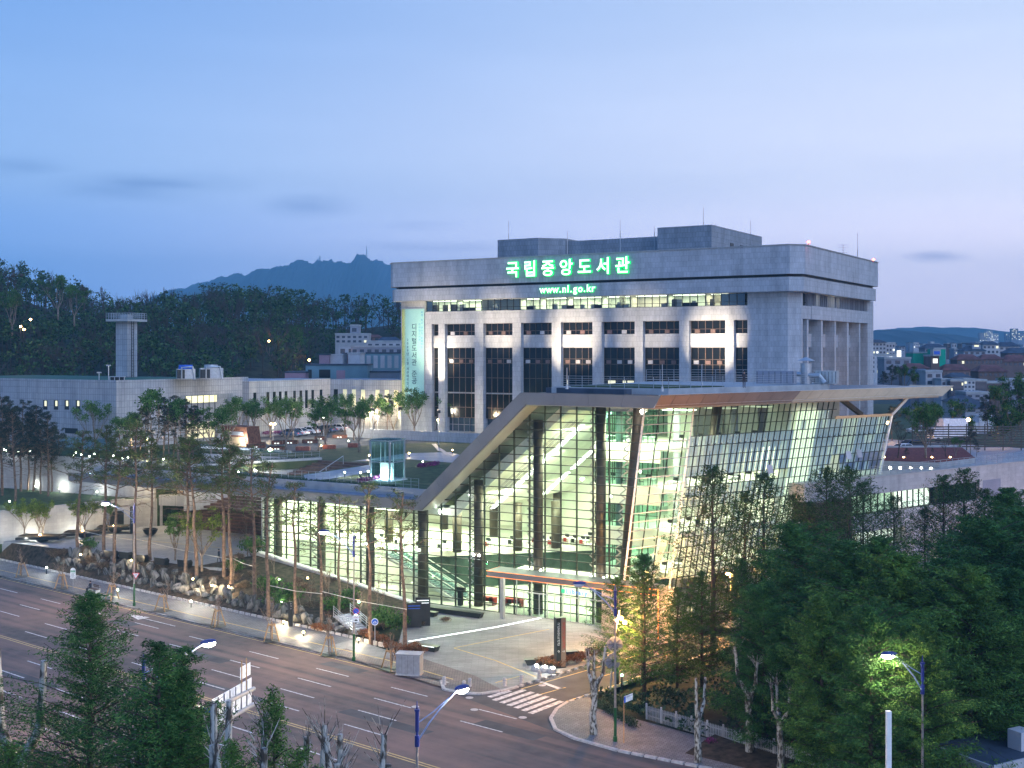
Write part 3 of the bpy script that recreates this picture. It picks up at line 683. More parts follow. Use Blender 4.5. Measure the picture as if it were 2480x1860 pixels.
mb = MB(); mb.box(-72.19, -72.12, 8.15, 9.35, PZ, 5.0); mb.box(-72.19, -72.12, 9.45, 10.65, PZ, 5.0); mb.build('door', M['darkmetal'], rw)
w2 = thing('terrace_wall', 'blue-grey upper terrace wall behind the pine grove', 'wall', (-100, 10, T1), frame='F')
mb = MB(); mb.extr([(-150, 9.4, T1 - .3), (-69.2, 14.0, T1 - .3), (-69.2, 14.0, 11.9), (-150, 9.4, 11.9)], (0, -.3, 0)); mb.build('wall_face', M['stone_wall'], w2)
cw_ = thing('coping_wall', 'low retaining wall with pale coping running down to the forecourt', 'wall', (-22, -1, 1), frame='F')
mb = MB(); mb.extr([(-35.8, -1.2, -.5), (-12.6, -1.2, -.5), (-12.6, -1.2, .2), (-35.8, -1.2, 3.9)], (0, .35, 0)); mb.build('wall_face', M['concrete'], cw_)
mb = MB(); mb.extr([(-35.8, -1.32, 3.9), (-12.6, -1.32, .2), (-12.6, -1.32, .36), (-35.8, -1.32, 4.06)], (0, .6, 0)); mb.build('coping', M['white'], cw_)
# ------------------------------------------------------------------ the big stone library tower
TW = thing('stone_library_building', 'huge pale stone library block with overhanging top storeys and dark window bays', 'building', (-34, 100, 12), frame='F')
def p_(mb, name, m, parent=TW, **k): return mb.build(name, m, parent, **k)
F0, F1 = 75.3, 122.0          # fascia front / back
def ch(x0, x1, y0, y1, c): return [(x0 + c, y0), (x1 - c, y0), (x1, y0 + c), (x1, y1), (x0, y1), (x0, y0 + c)]
mb = MB(); mb.prism(ch(-74.1, 7.2, F0, F1, 1.9), 40.15, 44.72); p_(mb, 'upper_fascia', M['stone'])
mb = MB(); mb.prism(ch(-74.25, 7.35, F0 - .12, F1, 1.9), 44.72, 44.85); p_(mb, 'parapet_cap', M['concrete'])
mb = MB(); mb.prism(ch(-73.3, 6.4, F0 + .8, F1 - .8, 1.9), 39.7, 40.2); p_(mb, 'shadow_gap', M['darkmetal'])
mb = MB(); mb.prism(ch(-73.8, 6.9, F0 + .25, F1 - .4, 1.8), 37.45, 39.72); p_(mb, 'lower_fascia', M['stone'])
B0 = 77.4
mb = MB(); mb.box(-71.8, -66.1, B0, 120, 12, 37.45); p_(mb, 'left_pier', M['stone'])
mb = MB(); mb.prism([(-2.4, B0), (4.3, B0), (5.8, B0 + 2.2), (5.8, 80.4), (-2.4, 80.4)], 12, 37.45); p_(mb, 'right_pier', M['stone'])
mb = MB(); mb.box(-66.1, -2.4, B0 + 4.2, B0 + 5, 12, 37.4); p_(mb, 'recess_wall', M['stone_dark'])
# front lit ribbon: rooms, panes, mullions
mb = MB(); mb.box(-66.1, -2.4, B0 - .05, B0 + 4.2, 33.06, 35.4); p_(mb, 'spandrel', M['stone'])
RB0, RB1 = 35.42, 37.44
mb = MB(); mb.box(-66.0, -2.5, B0 + 3.6, B0 + 3.9, RB0, RB1); p_(mb, 'room_wall', M['offwhite'])
rr = random.Random(3)
edges = [-65.86]; 
while edges[-1] < -3.9: edges.append(edges[-1] + 1.37)
edges[-1] = -2.42
pane = MB(); pane.quad((0, 0, 0), (1.27, 0, 0), (1.27, 0, 1.35), (0, 0, 1.35)); pane_me = pane.mesh('pane', M['glass'])
pane = MB(); pane.quad((0, 0, 0), (1.27, 0, 0), (1.27, 0, .52), (0, 0, .52)); pane2_me = pane.mesh('pane', M['glass'])
mu = MB(); mu.box(-.05, .05, -.06, .08, 0, 2.02); mu_me = mu.mesh('mullion', M['darkmetal'])
for i in range(len(edges) - 1):
    x = edges[i]
    dark = i < 1 or i >= 43
    inst('pane', pane_me, TW, (x + .05, B0 + .12, RB0 + .6), M['blueglass'] if dark else None)
    inst('pane', pane2_me, TW, (x + .05, B0 + .12, RB0 + .05), M['blueglass'] if dark else (M['darkglass'] if rr.random() < .2 else None))
    inst('mullion', mu_me, TW, (x, B0 + .1, RB0))
mb = MB(); mb.box(-66, -2.5, B0 + .03, B0 + .16, RB0 + .57, RB0 + .64); mb.box(-66, -2.5, B0 + .03, B0 + .16, RB0 - .01, RB0 + .05); p_(mb, 'transom', M['darkmetal'])
x = -65.8; k = 0
curt = mat('beige_curtain', (.55, .5, .36), .8, var=.1, nscale=2)
while x < -5:                       # room partitions, curtains, cupboards and the light fittings
    w = rr.choice((4.1, 5.5, 6.85, 8.2)); x1 = min(x + w, -4)
    mb = MB(); mb.box(x1 - .15, x1, B0 + .3, B0 + 3.6, RB0, RB1); p_(mb, 'partition', M['offwhite'])
    if rr.random() < .8:
        mb = MB(); mb.box(x + .5, x1 - .5, B0 + 1.3, B0 + 1.6, RB1 - .1, RB1 - .04); p_(mb, 'ceiling_light', M['ceil_l'])
        area('room_light', FW((x + x1) / 2, B0 + 1.6, RB1 - .15), max(1, x1 - x - 1), 1.2, rr.uniform(90, 230) * (x1 - x) / 5, FL if rr.random() < .75 else (1, .85, .55), (0, 0, ANG))
    for q in range(rr.randint(1, 3)):
        xx = rr.uniform(x, x1 - 1.2); mb = MB(); mb.box(xx, xx + rr.uniform(.5, 1.2), B0 + .5, B0 + 1.0, RB0, RB0 + rr.uniform(.5, 1.3)); p_(mb, 'cupboard', M['hwall2'] if rr.random() < .6 else M['brown'])
    if rr.random() < .45:
        xx = rr.uniform(x, x1 - 1.2); mb = MB()
        for q in range(6): mb.box(xx + q * .2, xx + q * .2 + .14, B0 + .3, B0 + .36, RB0 + .5, RB1)
        p_(mb, 'curtain', curt)
    x = x1; k += 1
# bays below: pillars, two bands of dark windows, spandrel
pil = [-62.4, -54.05, -45.97, -37.8, -29.7, -21.73, -13.45, -5.47]
wid = [1.45, 1.85, 1.8, 1.85, 1.8, 1.55, 1.75, 1.5]
for c, w in zip(pil, wid):
    mb = MB(); mb.box(c - w / 2, c + w / 2, B0, B0 + 3.4, 12, 33.05); p_(mb, 'pillar', M['stone'])
mb = MB(); mb.box(-66.1, -64.65, B0 + .02, B0 + 3.4, 12, 33.05); p_(mb, 'pillar', M['stone'])
gl = [(-64.65, -63.13)] + [(pil[i] + wid[i] / 2, pil[i + 1] - wid[i + 1] / 2) for i in range(7)] + [(-4.72, -2.42)]
WS = B0 + 1.0                     # window plane, set back between the pillars
ac = MB(); ac.box(-.42, .42, -.12, .1, 0, .6); ac_me = ac.mesh('air_conditioner', M['hwall'])
for i, (x0, x1) in enumerate(gl):
    mb = MB(); mb.box(x0, x1, WS - .35, WS + 1.4, 28.6, 30.9); p_(mb, 'spandrel', M['stone'])
    for (z0, z1, kind) in ((30.9, 33.05, 'u'), (20.3, 28.6, 't'), (15.6, 20.1, 'l')):
        n = max(1, round((x1 - x0) / 1.25)); 
        rows = {'u': [z0, z0 + .75, z1], 't': [z0, z0 + 2.75, z0 + 5.4, z0 + 6.3, z1], 'l': [z0, z0 + 1.9, z1]}[kind]
        fr_ = MB(); w = (x1 - x0) / n
        for a in range(n + 1): fr_.box(x0 + a * w - .05, x0 + a * w + .05, WS - .08, WS + .03, z0, z1)
        for r_ in rows: fr_.box(x0, x1, WS - .07, WS + .02, r_ - .05, r_ + .05)
        f = p_(fr_, 'window_frame', M['brownframe'])
        for a in range(n):
            for r_ in range(len(rows) - 1):
                mb = MB(); mb.quad((x0 + a * w + .05, WS, rows[r_] + .05), (x0 + (a + 1) * w - .05, WS, rows[r_] + .05), (x0 + (a + 1) * w - .05, WS, rows[r_ + 1] - .05), (x0 + a * w + .05, WS, rows[r_ + 1] - .05))
                m_ = M['darkglass']
                if kind == 't' and i in (5, 6) and r_ == 0 and False: m_ = M['win_g']
                mb.build('pane', m_, f)
        if x1 - x0 > 4:
            for q in ((0.18, .62) if kind == 'u' else (.15, .48, .8)):
                if kind != 'l': inst('air_conditioner', ac_me, TW, (x0 + q * (x1 - x0), WS - .1, z0 + (.1 if kind == 'u' else 5.5)), M['hwall'] if rr.random() < .5 else M['hwall3'])
    # lit basement strip behind a pale parapet
for (a, b, z) in ((-40.9, -39.5, 22.0),): pass
for t0, t1 in ((-28.0, -26.6), (-25.2, -24.6), (-24.3, -23.1), (-36.2, -36.0)):
    z = 21.0; mb = MB(); mb.box(t0, t1, WS - .1, WS - .08, 21.2, 22.9); p_(mb, 'lit_pane', M['win_y'])
mb = MB(); mb.box(-66.1, -2.4, WS - .3, WS + 1.5, 12, 13.0); mb.box(-66.1, -2.4, WS - .3, WS + .8, 20.08, 20.32); p_(mb, 'sill_band', M['stone_dark'])
mb = MB(); mb.box(-66.1, -2.4, WS + .6, WS + .7, 13.0, 15.6); p_(mb, 'lower_glazing', M['blueglass'])
mb = MB()
for k in range(50): mb.box(-66 + k * 1.28, -65.95 + k * 1.28, WS + .4, WS + .58, 13, 15.6)
mb.box(-66.1, -2.4, WS + .4, WS + .58, 14.2, 14.28); p_(mb, 'lower_window_frame', M['hwall2'])
for k in range(7):
    mb = MB(); mb.box(-51.5 + k * 6.5, -48.5 + k * 6.5, WS + .55, WS + .59, 14.3, 14.55); p_(mb, 'lit_pane', M['win_w'])
mb = MB(); mb.box(-76, -2, 66, 66.4, 12, 13.7); p_(mb, 'forecourt_wall', M['stone'])
# side elevation
SX = 4.9
mb = MB(); mb.box(SX - 1.5, 5.8, 80.4, 84.9, 33.2, 35.3); mb.box(SX - 1.5, 5.9, 84.9, 121.0, 33.2, 35.4); p_(mb, 'side_spandrel', M['stone'])
mb = MB(); mb.prism([(-2, 119.8), (5.8, 119.8), (5.8, 124.0), (-2, 124.0)], 12, 37.45); p_(mb, 'rear_pier', M['stone'])
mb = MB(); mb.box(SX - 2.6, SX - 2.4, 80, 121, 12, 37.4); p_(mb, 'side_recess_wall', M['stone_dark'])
mb = MB(); mb.box(SX - .2, SX - .1, 80.4, 121, 35.4, 37.45); p_(mb, 'side_window_glass', M['darkglass'])
fin = MB(); fin.box(-.1, .45, -.09, .09, 0, 2.05); fin_me = fin.mesh('window_fin', M['hwall2'])
for k in range(34):
    s_ = 84.6 + k * 1.08; inst('window_fin', fin_me, TW, (SX, s_, 35.4))
    if k in (4, 5, 10, 11, 12, 13, 15, 16): mb = MB(); mb.box(SX - .09, SX - .07, s_ + .15, s_ + .95, 35.5, 37.3); p_(mb, 'lit_pane', M['win_w'])
mb = MB(); mb.box(SX - .1, SX + .1, 84.4, 121, 35.9, 36.0); p_(mb, 'transom', M['darkmetal'])
for k in range(5):
    s_ = 83.0 + k * 7.85
    mb = MB(); mb.box(SX - 2.5, SX + .75, s_, s_ + .9, 12, 33.2); p_(mb, 'side_pillar', M['stone'])
    if k < 4:
        mb = MB(); mb.box(SX - 2.4, SX - .9, s_ + .9, s_ + 7.85, 28.6, 30.9); p_(mb, 'side_spandrel', M['stone'])
        for z0, z1 in ((30.9, 33.2), (19, 28.6)):
            fr_ = MB()
            for q in range(5): fr_.box(SX - 2.3, SX - 2.1, s_ + 3.0 + q * .95, s_ + 3.12 + q * .95, z0, z1)
            f = p_(fr_, 'window_frame', M['brownframe'])
            for q in range(4):
                mb = MB(); mb.box(SX - 2.35, SX - 2.3, s_ + 3.12 + q * .95, s_ + 3.95 + q * .95, z0, z1); mb.build('pane', M['darkglass'], f)
        mb = MB(); mb.box(SX - 2.4, SX - 1.2, s_ + .9, s_ + 3.0, 12, 33.2); p_(mb, 'side_buttress', M['stone'])
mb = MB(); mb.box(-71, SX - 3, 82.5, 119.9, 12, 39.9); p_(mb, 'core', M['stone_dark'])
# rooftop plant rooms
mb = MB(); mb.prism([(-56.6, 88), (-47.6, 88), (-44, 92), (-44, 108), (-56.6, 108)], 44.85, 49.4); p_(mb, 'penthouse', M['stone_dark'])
mb = MB(); mb.box(-44, -23.5, 93, 110, 44.85, 48.95); p_(mb, 'penthouse', M['stone_dark'])
mb = MB(); mb.box(-23.5, -13.2, 89, 115, 44.85, 50.1); p_(mb, 'penthouse', M['stone_dark'])
for q, s_ in enumerate((98, 103, 108)): mb = MB(); mb.box(-13.19, -13.1, s_, s_ + 1.6, 46.3 + q * .0, 47.6); p_(mb, 'plant_window', M['darkmetal'])
# antennas, warning lights
for i, (px, py0, py1, s_) in enumerate(((1232, 535, 583, 90), (1374, 560, 585, 93), (1502, 532, 576, 93), (1585, 548, 570, 93), (1704, 503, 556, 90), (1818, 534, 590, 112), (2077, 564, 626, 112))):
    t_, z1 = pl(px, py0, s_); _, z0 = pl(px, py1, s_)
    a = thing('lightning_rod', None, 'lightning rod', (t_, s_, z0 - 3), frame='F', group='thin rods on the library roof')
    mb = MB(); mb.tube([(t_, s_, z0 - 3.5), (t_, s_, z0 + (z1 - z0) * .35)], .09, 6); mb.build('mast', M['galv'], a)
    mb = MB(); mb.tube([(t_, s_, z0 + (z1 - z0) * .35), (t_, s_, z1)], .045, 5); mb.build('spike', M['galv'], a)
    reg(a, 'thin lightning rod on the stone library roof, #', 'rod')
for nm, (px, py, s_), lab in (('yagi', (2042, 600, 108), 'small comb-shaped television aerial near the right roof corner'), ('yagi', (1723, 552, 96), 'small flat television aerial on the plant room roof')):
    t_, z = pl(px, py, s_); a = thing('television_aerial', lab, 'aerial', (t_, s_, z - 3), frame='F')
    mb = MB(); mb.tube([(t_, s_, z - 4), (t_, s_, z + .6)], .05, 5); mb.build('mast', M['galv'], a)
    mb = MB()
    for q in range(4): mb.bar((t_ - .9 + q * .1, s_ - .4, z + .5 - q * .45), (t_ + .9 - q * .1, s_ + .4, z + .5 - q * .45), .05)
    mb.build('elements', M['galv'], a)
for t_, s_, lab in ((8.0, 78.3, 'red aircraft warning light at the near right roof corner'), (7.3, 120.6, 'red aircraft warning light at the far right roof corner')):
    a = thing('warning_light', lab, 'warning light', (t_ - .6, s_, 44.85), frame='F')
    mb = MB(); mb.cyl(t_ - .6, s_, 44.85, 45.1, .1, 8); mb.build('stem', M['galv'], a); mb = MB(); mb.ell((t_ - .6, s_, 45.25), (.25, .25, .22)); mb.build('bulb', M['lamp_r'], a)
    point('warning_glow', FW(t_ - .2, s_ - .6, 45.5), 60, (1, .1, .08), .2, spot=None)
# illuminated sign
gface = glow('sign_face_glow', (.72, 1.0, .74), 1.5); gside = glow('sign_edge_glow', (.0, .85, .16), 1.1)
sg = thing('rooftop_sign', 'glowing green and white Korean library name sign on the fascia', 'sign', (-34, F0, 41), frame='F')
def sign_word(s, size, t0, z, pitch, bold, shear):
    for i, chh in enumerate(s):
        tt = t0 + i * pitch
        letters(chh, size, 'sign_letter', [gface, gside], sg, (tt, F0 - .42, z + shear * i), (1, 0, 0), (0, 0, 1), 1, .10, bold)
        letters(chh, size, 'letter_halo', [gside, gside], sg, (tt, F0 - .22, z + shear * i), (1, 0, 0), (0, 0, 1), 1, .05, bold + .08)
sign_word('국립중앙도서관', 3.0, -45.3, 42.35, 3.62, .06, 0)
xs = {'w': 1.28, '.': .62, 'n': .98, 'l': .55, 'g': 1.0, 'o': 1.02, 'k': .98, 'r': .8}
tt = -39.9
for i, chh in enumerate('www.nl.go.kr'):
    w = xs[chh]; letters(chh, 1.75, 'sign_letter', [gface, gside], sg, (tt + w / 2, F0 - .12, 38.75), (1, 0, 0), (0, 0, 1), 1, .08, .045)
    letters(chh, 1.75, 'letter_halo', [gside, gside], sg, (tt + w / 2, F0 - .0, 38.75), (1, 0, 0), (0, 0, 1), 1, .04, .10); tt += w * 1.0
# banner
bn = thing('hanging_banner', 'tall mint green vertical banner with dark Korean lettering and yellow edge stripes', 'banner', (-68.9, B0 - .1, 18), frame='F')
bs = B0 - .1
mb = MB(); mb.box(-71.5, -66.3, bs - .03, bs, 18, 36.0); mb.build('cloth', M['banner'], bn)
mb = MB(); mb.box(-71.5, -71.05, bs - .04, bs - .03, 18, 36); mb.box(-70.93, -70.8, bs - .04, bs - .03, 18, 36); mb.build('yellow_stripe', M['banner_y'], bn)
mb = MB(); mb.box(-71.05, -70.93, bs - .04, bs - .031, 18, 36); mb.box(-70.7, -70.6, bs - .04, bs - .031, 18, 36); mb.build('pale_stripe', M['banner_t'], bn)
mb = MB(); mb.box(-70.78, -70.72, bs - .04, bs - .032, 18, 36); mb.build('blue_stripe', M['banner_b'], bn)
mb = MB(); mb.box(-71.6, -66.2, bs - .06, bs, 36.0, 36.2); mb.box(-71.6, -66.2, bs - .06, bs, 17.9, 18.0); mb.box(-66.3, -66.22, bs - .06, bs, 18, 36); mb.build('banner_frame', M['galv'], bn)
letters('디지털도서관 준공', 1.35, 'lettering', M['ink'], bn, (-68.6, bs - .05, 32.5), (1, 0, 0), (0, 0, 1), 1, .01, .01, vertical=True, vpitch=1.35)
letters('2009년 5월 개관예정입니다', .62, 'lettering', M['ink'], bn, (-70.15, bs - .05, 30.1), (1, 0, 0), (0, 0, 1), 1, .01, 0, vertical=True, vpitch=.68)
letters('세계 최고 정보가 함께하는', .5, 'lettering', M['banner_b'], bn, (-66.85, bs - .05, 35.3), (1, 0, 0), (0, 0, 1), 1, .01, 0, vertical=True, vpitch=.56)
letters('디지털도서관', .5, 'lettering', M['banner_b'], bn, (-67.4, bs - .05, 33.0), (1, 0, 0), (0, 0, 1), 1, .01, 0, vertical=True, vpitch=.58)
# facade floodlights: fixtures standing on the plateau, aimed at the stone
for i, (px, py, pw, sp_) in enumerate(((1068, 880, 6200, 30), (1216, 782, 2600, 34), (1387, 822, 3600, 36), (1560, 800, 1500, 38), (1728, 825, 4200, 34), (1062, 800, 1800, 50))):
    t_, z_ = pl(px, py, B0)
    sp = 60 if i else 66
    a = thing('facade_floodlight', None, 'floodlight', (t_ - (2 if i else 1), sp, 12), frame='F', group='floodlights aimed at the library front')
    mb = MB(); mb.cyl(t_ - (2 if i else 1), sp, 12, 17.4, .08, 8); mb.build('pole', M['galv'], a)
    mb = MB(); mb.box(t_ - (2 if i else 1) - .3, t_ - (2 if i else 1) + .3, sp - .2, sp + .1, 17.4, 17.9); mb.build('lamp_head', M['darkmetal'], a)
    reg(a, 'slim floodlight post in front of the stone library, #', 'flood')
    point('flood', FW(t_ - (2 if i else 1), sp + .3, 18.0), pw * (6.5 if i == 0 else 17), (1, .80, .55), .25, spot=sp_, aim=FW(t_, B0, z_), blend=1.0)
# ------------------------------------------------------------------ the glass digital library
GB = thing('glass_library_building', 'lit glass library building with folded sloping roof and grid of panes', 'building', (0, 12, 0), frame='F')
def q_(mb, name, m, parent=GB, **k): return mb.build(name, m, parent, **k)
SF = -2.9
prof = [(-67.3, 11.8), (-10.7, 11.8), (2.5, 23.72), (18.2, 23.76), (17.56, 22.5), (3.15, 22.5), (-9.95, 10.77), (-67.3, 10.77)]
mb = MB(); mb.extr([(t, SF + .06, z) for t, z in prof], (0, .5, 0)); q_(mb, 'roof_edge', M['darkmetal'])
# roof slabs behind the edge: flat, sloped, top
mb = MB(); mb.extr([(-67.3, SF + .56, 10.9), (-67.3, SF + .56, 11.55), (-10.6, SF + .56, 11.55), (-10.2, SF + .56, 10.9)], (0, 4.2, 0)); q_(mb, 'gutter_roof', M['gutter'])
mb = MB(); mb.extr([(-10.6, SF + .56, 11.7), (2.5, SF + .56, 23.6), (3.15, SF + .56, 22.6), (-9.9, SF + .56, 10.9)], (0, 33, 0)); q_(mb, 'sloping_roof', M['alu'])
TOPP = [(2.5, SF + .56), (17.0, SF + .5), (33.0, 43.6), (26, 50), (12, 36), (2.5, 30.7)]
mb = MB(); mb.prism(TOPP, 22.7, 23.6); q_(mb, 'top_roof', M['alu'])
mb = MB(); mb.prism([(4, 1.0), (17.3, 1.0), (26.0, 26), (24, 33), (4, 28)], 23.6, 24.25); q_(mb, 'roof_terrace', M['concrete'])
mb = MB(); mb.prism([(6, 1.5), (16.6, 1.5), (19.6, 10.2), (6, 12)], 24.25, 24.34); q_(mb, 'green_roof', M['grass'])
mb = MB(); mb.prism([(3.2, 1.2), (13, -.2), (13.5, 2.0), (3.6, 3.2)], 23.6, 24.15); q_(mb, 'skylight', M['blueroof'])
# fascia panels, each one proud of the dark edge with an open joint
def panel(poly, name='fascia_panel', m='alu', th=.07):
    mb = MB(); c = sum((Vector(p) for p in poly), Vector()) / len(poly)
    poly = [Vector(p) + (c - Vector(p)).normalized() * .012 for p in poly]
    n = (poly[1] - poly[0]).cross(poly[2] - poly[0]).normalized()
    if n.y > 0: n = -n
    mb.extr(poly, n * th); q_(mb, name, M[m])
n = 15
for i in range(n):
    a = i / n; b = (i + 1) / n
    l = lambda u: (-67.3 + u * 56.6, SF + .06, 11.8); lo = lambda u: (-67.3 + u * 57.35, SF + .06, 10.77)
    panel([l(a), l(b), lo(b), lo(a)])
for i in range(5):
    a = i / 5; b = (i + 1) / 5
    l = lambda u: (-10.7 + 13.2 * u, SF + .06, 11.8 + 11.92 * u); lo = lambda u: (-9.95 + 13.1 * u, SF + .06, 10.77 + 11.73 * u)
    panel([l(a), l(b), lo(b), lo(a)])
for i in range(4):
    a = i / 4; b = (i + 1) / 4
    l = lambda u: (2.5 + 15.7 * u, SF + .06, 23.72); lo = lambda u: (3.15 + 14.41 * u, SF + .06, 22.5)
    panel([l(a), l(b), lo(b), lo(a)])
# underside of the sloping overhang between fascia and glass
mb = MB(); mb.extr([(-67.3, SF + .2, 10.76), (-9.95, SF + .2, 10.76), (3.15, SF + .2, 22.49), (17.4, SF + .2, 22.49), (17.3, SF + .2, 22.42), (3.2, SF + .2, 22.42), (-9.9, SF + .2, 10.68), (-67.3, SF + .2, 10.68)], (0, 2.62, 0)); q_(mb, 'soffit', M['alu2'])
# right-hand fascia, slanted, tan panels with pale joints
TA, TB = Vector((18.2, SF, 23.76)), Vector((35.5, 46.8, 23.7)); BA, BB = Vector((17.6, SF - .05, 22.5)), Vector((34.9, 43.0, 22.5))
def rfp(u, v): return (BA.lerp(BB, u)).lerp(TA.lerp(TB, u), v)
NP = 24; mb = MB()
for i in range(NP):
    poly = [rfp(i / NP, 0), rfp((i + 1) / NP, 0), rfp((i + 1) / NP, 1), rfp(i / NP, 1)]; mb.extr([p + Vector((-.07, .02, 0)) for p in poly], (-.4, .1, 0))
q_(mb, 'roof_edge_backing', M['whitej'])
for i in range(NP):
    for v0, v1 in ((0, .2), (.2, 1.0)):
        P4 = [rfp((i + .012) / NP, v0 + .02), rfp((i + .988) / NP, v0 + .02), rfp((i + .988) / NP, v1 - .01), rfp((i + .012) / NP, v1 - .01)]
        mb = MB(); mb.extr([p + Vector((-.1, .02, 0)) for p in P4], (.1, -.03, 0)); q_(mb, 'fascia_panel', M['tan_dark'] if i < 10 else M['tan'])  # left panels darker: the unlit stretch of tan is put into their colour
mb = MB(); mb.extr([rfp(1, 0), rfp(1, 1), Vector((30, 48, 23.7)), Vector((30, 44, 22.5))], (-.1, -.05, 0)); q_(mb, 'roof_end', M['tan'])
mb = MB(); mb.prism([(17.4, SF), (34.6, 42.6), (26, 47), (15.6, .5), (15.6, SF + .3)], 22.38, 22.46); q_(mb, 'soffit', M['tan'])
# curved right facade as a ruled, outward-leaning surface
TL, TR, BL, BR = Vector((15.2, 0, 22.4)), Vector((30.3, 38.4, 22.4)), Vector((12.3, 0, 0)), Vector((26.4, 36.0, 0))
RL = 41.3
def rf(d, z, out=0.0):
    v = z / 22.4; p = BL.lerp(BR, d / RL).lerp(TL.lerp(TR, d / RL), v); return p + Vector((.93, -.365, 0)) * out
def zroof(t): return 10.72 if t < -9.95 else (22.45 if t > 3.15 else 10.72 + (t + 9.95) / 13.1 * 11.73)
def tc_(z): return 12.3 + 2.9 * z / 22.4
# front curtain wall
K0, K1 = -19, 6; T0 = .05; DT = 1.87; DZ = .892
ts = [T0 + k * DT for k in range(K0, K1 + 1)]; zs = [.12 + j * DZ for j in range(26)]
cell = MB(); cell.quad((.04, 0, .03), (DT - .04, 0, .03), (DT - .04, 0, DZ - .03), (.04, 0, DZ - .03)); cell_me = cell.mesh('pane', M['glass'])
rest = MB(); npane = 0; gv = [M['glass'], M['glass'], M['glass2'], M['glass3']]
r3 = random.Random(11)
for i, t in enumerate(ts):
    t1 = t + DT
    for z in zs:
        if t1 > tc_(z) or t1 > tc_(z + DZ):
            if t < tc_(z) and z + DZ < 22.5: rest.quad((t + .04, 0, z + .03), (tc_(z) - .03, 0, z + .03), (tc_(z + DZ) - .03, 0, z + DZ - .03), (t + .04, 0, z + DZ - .03))
            continue
        if z + DZ <= min(zroof(t), zroof(t1)):
            if t > -1.9 and z < 4.0 and t < 11: 
                rest.quad((t + .04, 0, z + .03), (t1 - .04, 0, z + .03), (t1 - .04, 0, z + DZ - .03), (t + .04, 0, z + DZ - .03)); continue
            if npane < 298 and (t > -26): pn_ = inst('pane', cell_me, GB, (t, 0, z), r3.choice(gv), r3.uniform(-.012, .012)); pn_.rotation_euler[0] = r3.uniform(-.012, .012); npane += 1
            else: rest.quad((t + .04, 0, z + .03), (t1 - .04, 0, z + .03), (t1 - .04, 0, z + DZ - .03), (t + .04, 0, z + DZ - .03))
        elif z < max(zroof(t), zroof(t1)):
            a0_, a1_ = zroof(t), zroof(t1)
            if a0_ > z: rest.quad((t + .04, 0, z + .03), (t1 - .04, 0, z + .03), (t1 - .04, 0, min(a1_, z + DZ)), (t + .04, 0, min(a0_, z + DZ)))
            else: rest.v += [(t1 - DT * min(1, (a1_ - z) / max(.1, a1_ - a0_)), 0, z + .03), (t1 - .04, 0, z + .03), (t1 - .04, 0, min(a1_, z + DZ))]; rest.f.append((len(rest.v) - 3, len(rest.v) - 2, len(rest.v) - 1)); rest.m.append(0)
for t in ts:                                       # mullions up to the roof line
    mb = MB(); zt = zroof(t)
    if t < tc_(0): mb.box(t - .045, t + .045, -.10, .14, 0.05, zt)
    else: continue
    q_(mb, 'mullion', M['mull'])
mb = MB(); mb.bar(BL + Vector((0, -.05, 0)), TL + Vector((0, -.05, 0)), .16, .2); q_(mb, 'corner_mullion', M['white'])
for z in zs[:]:                                    # transoms, clipped by the sloping roof
    if z > 22.4: continue
    tl = -35.5 if z < 10.72 else -9.95 + (z - 10.72) / 11.73 * 13.1
    mb = MB(); mb.box(tl, tc_(z), -.13, -.02, z - .045, z + .045); q_(mb, 'transom', M['mull'])
mb = MB(); mb.box(-35.62, -35.4, -.15, .15, 0, 10.72); q_(mb, 'mullion', M['steel'])
# right facade: wide bays near the corner, narrow bays beyond
DA = [0, 2.0, 4.0, 6.0, 6.9]; NB = 36; DB = [6.9 + (RL - 6.9) * i / NB for i in range(1, NB + 1)]
LOG0, LOG1, LOGZ = 30.5, RL, 20.35                 # the open loggia under the roof at the far end
def rbar(d0, z0, d1, z1, w, h, m, nm, out=.05):
    mb = MB(); mb.bar(rf(d0, z0, out), rf(d1, z1, out), w, h, up=(.93, -.365, 0)); return q_(mb, nm, m)
for d in DA + DB:
    zt = LOGZ if d > LOG0 + .1 else 22.4
    rbar(d, .1, d, zt, .07 if d not in (6.9,) else .2, .12, M['mull'] if d not in (6.9,) else M['white'], 'mullion')
for z in zs:
    if z < 22.4: rbar(0, z, 6.9, z, .09, .07, M['hwall'], 'transom', .12)
ZB = [.12 + 1.06 * j for j in range(21)]
for z in ZB: rbar(6.9, z, LOG0 if z > LOGZ else RL, z, .08, .08, M['mull'], 'transom', .06)
for i in range(len(DA) - 1):
    for z in zs[:-1]: rest.quad(rf(DA[i] + .04, z + .03), rf(DA[i + 1] - .04, z + .03), rf(DA[i + 1] - .04, z + DZ - .03), rf(DA[i] + .04, z + DZ - .03))
DBB = [6.9] + DB
rest2 = MB()
for i in range(NB):
    for z in ZB[:-1]:
        if DBB[i + 1] > LOG0 and z + 1.0 > LOGZ: continue
        rest2.quad(rf(DBB[i] + .03, z + .03), rf(DBB[i + 1] - .03, z + .03), rf(DBB[i + 1] - .03, z + 1.03), rf(DBB[i] + .03, z + 1.03))
q_(rest, 'pane', M['glass2'], kind='stuff'); q_(rest2, 'side_pane', M['glass3'], kind='stuff')
rbar(LOG0, LOGZ, RL, LOGZ, .3, .22, M['tan'], 'loggia_sill', .1)
rbar(RL, 0, RL, LOGZ, .22, .26, M['white'], 'end_mullion', .1)
mb = MB(); mb.bar(rf(RL, LOGZ, .1), Vector((31.6, 40.0, 22.5)), .3, .3); q_(mb, 'roof_strut', M['steel'])
mb = MB(); mb.bar(rf(33, 22.4, -1.5), rf(37.5, 20.4, -1.5), .5, .5); q_(mb, 'roof_strut', M['brown'])
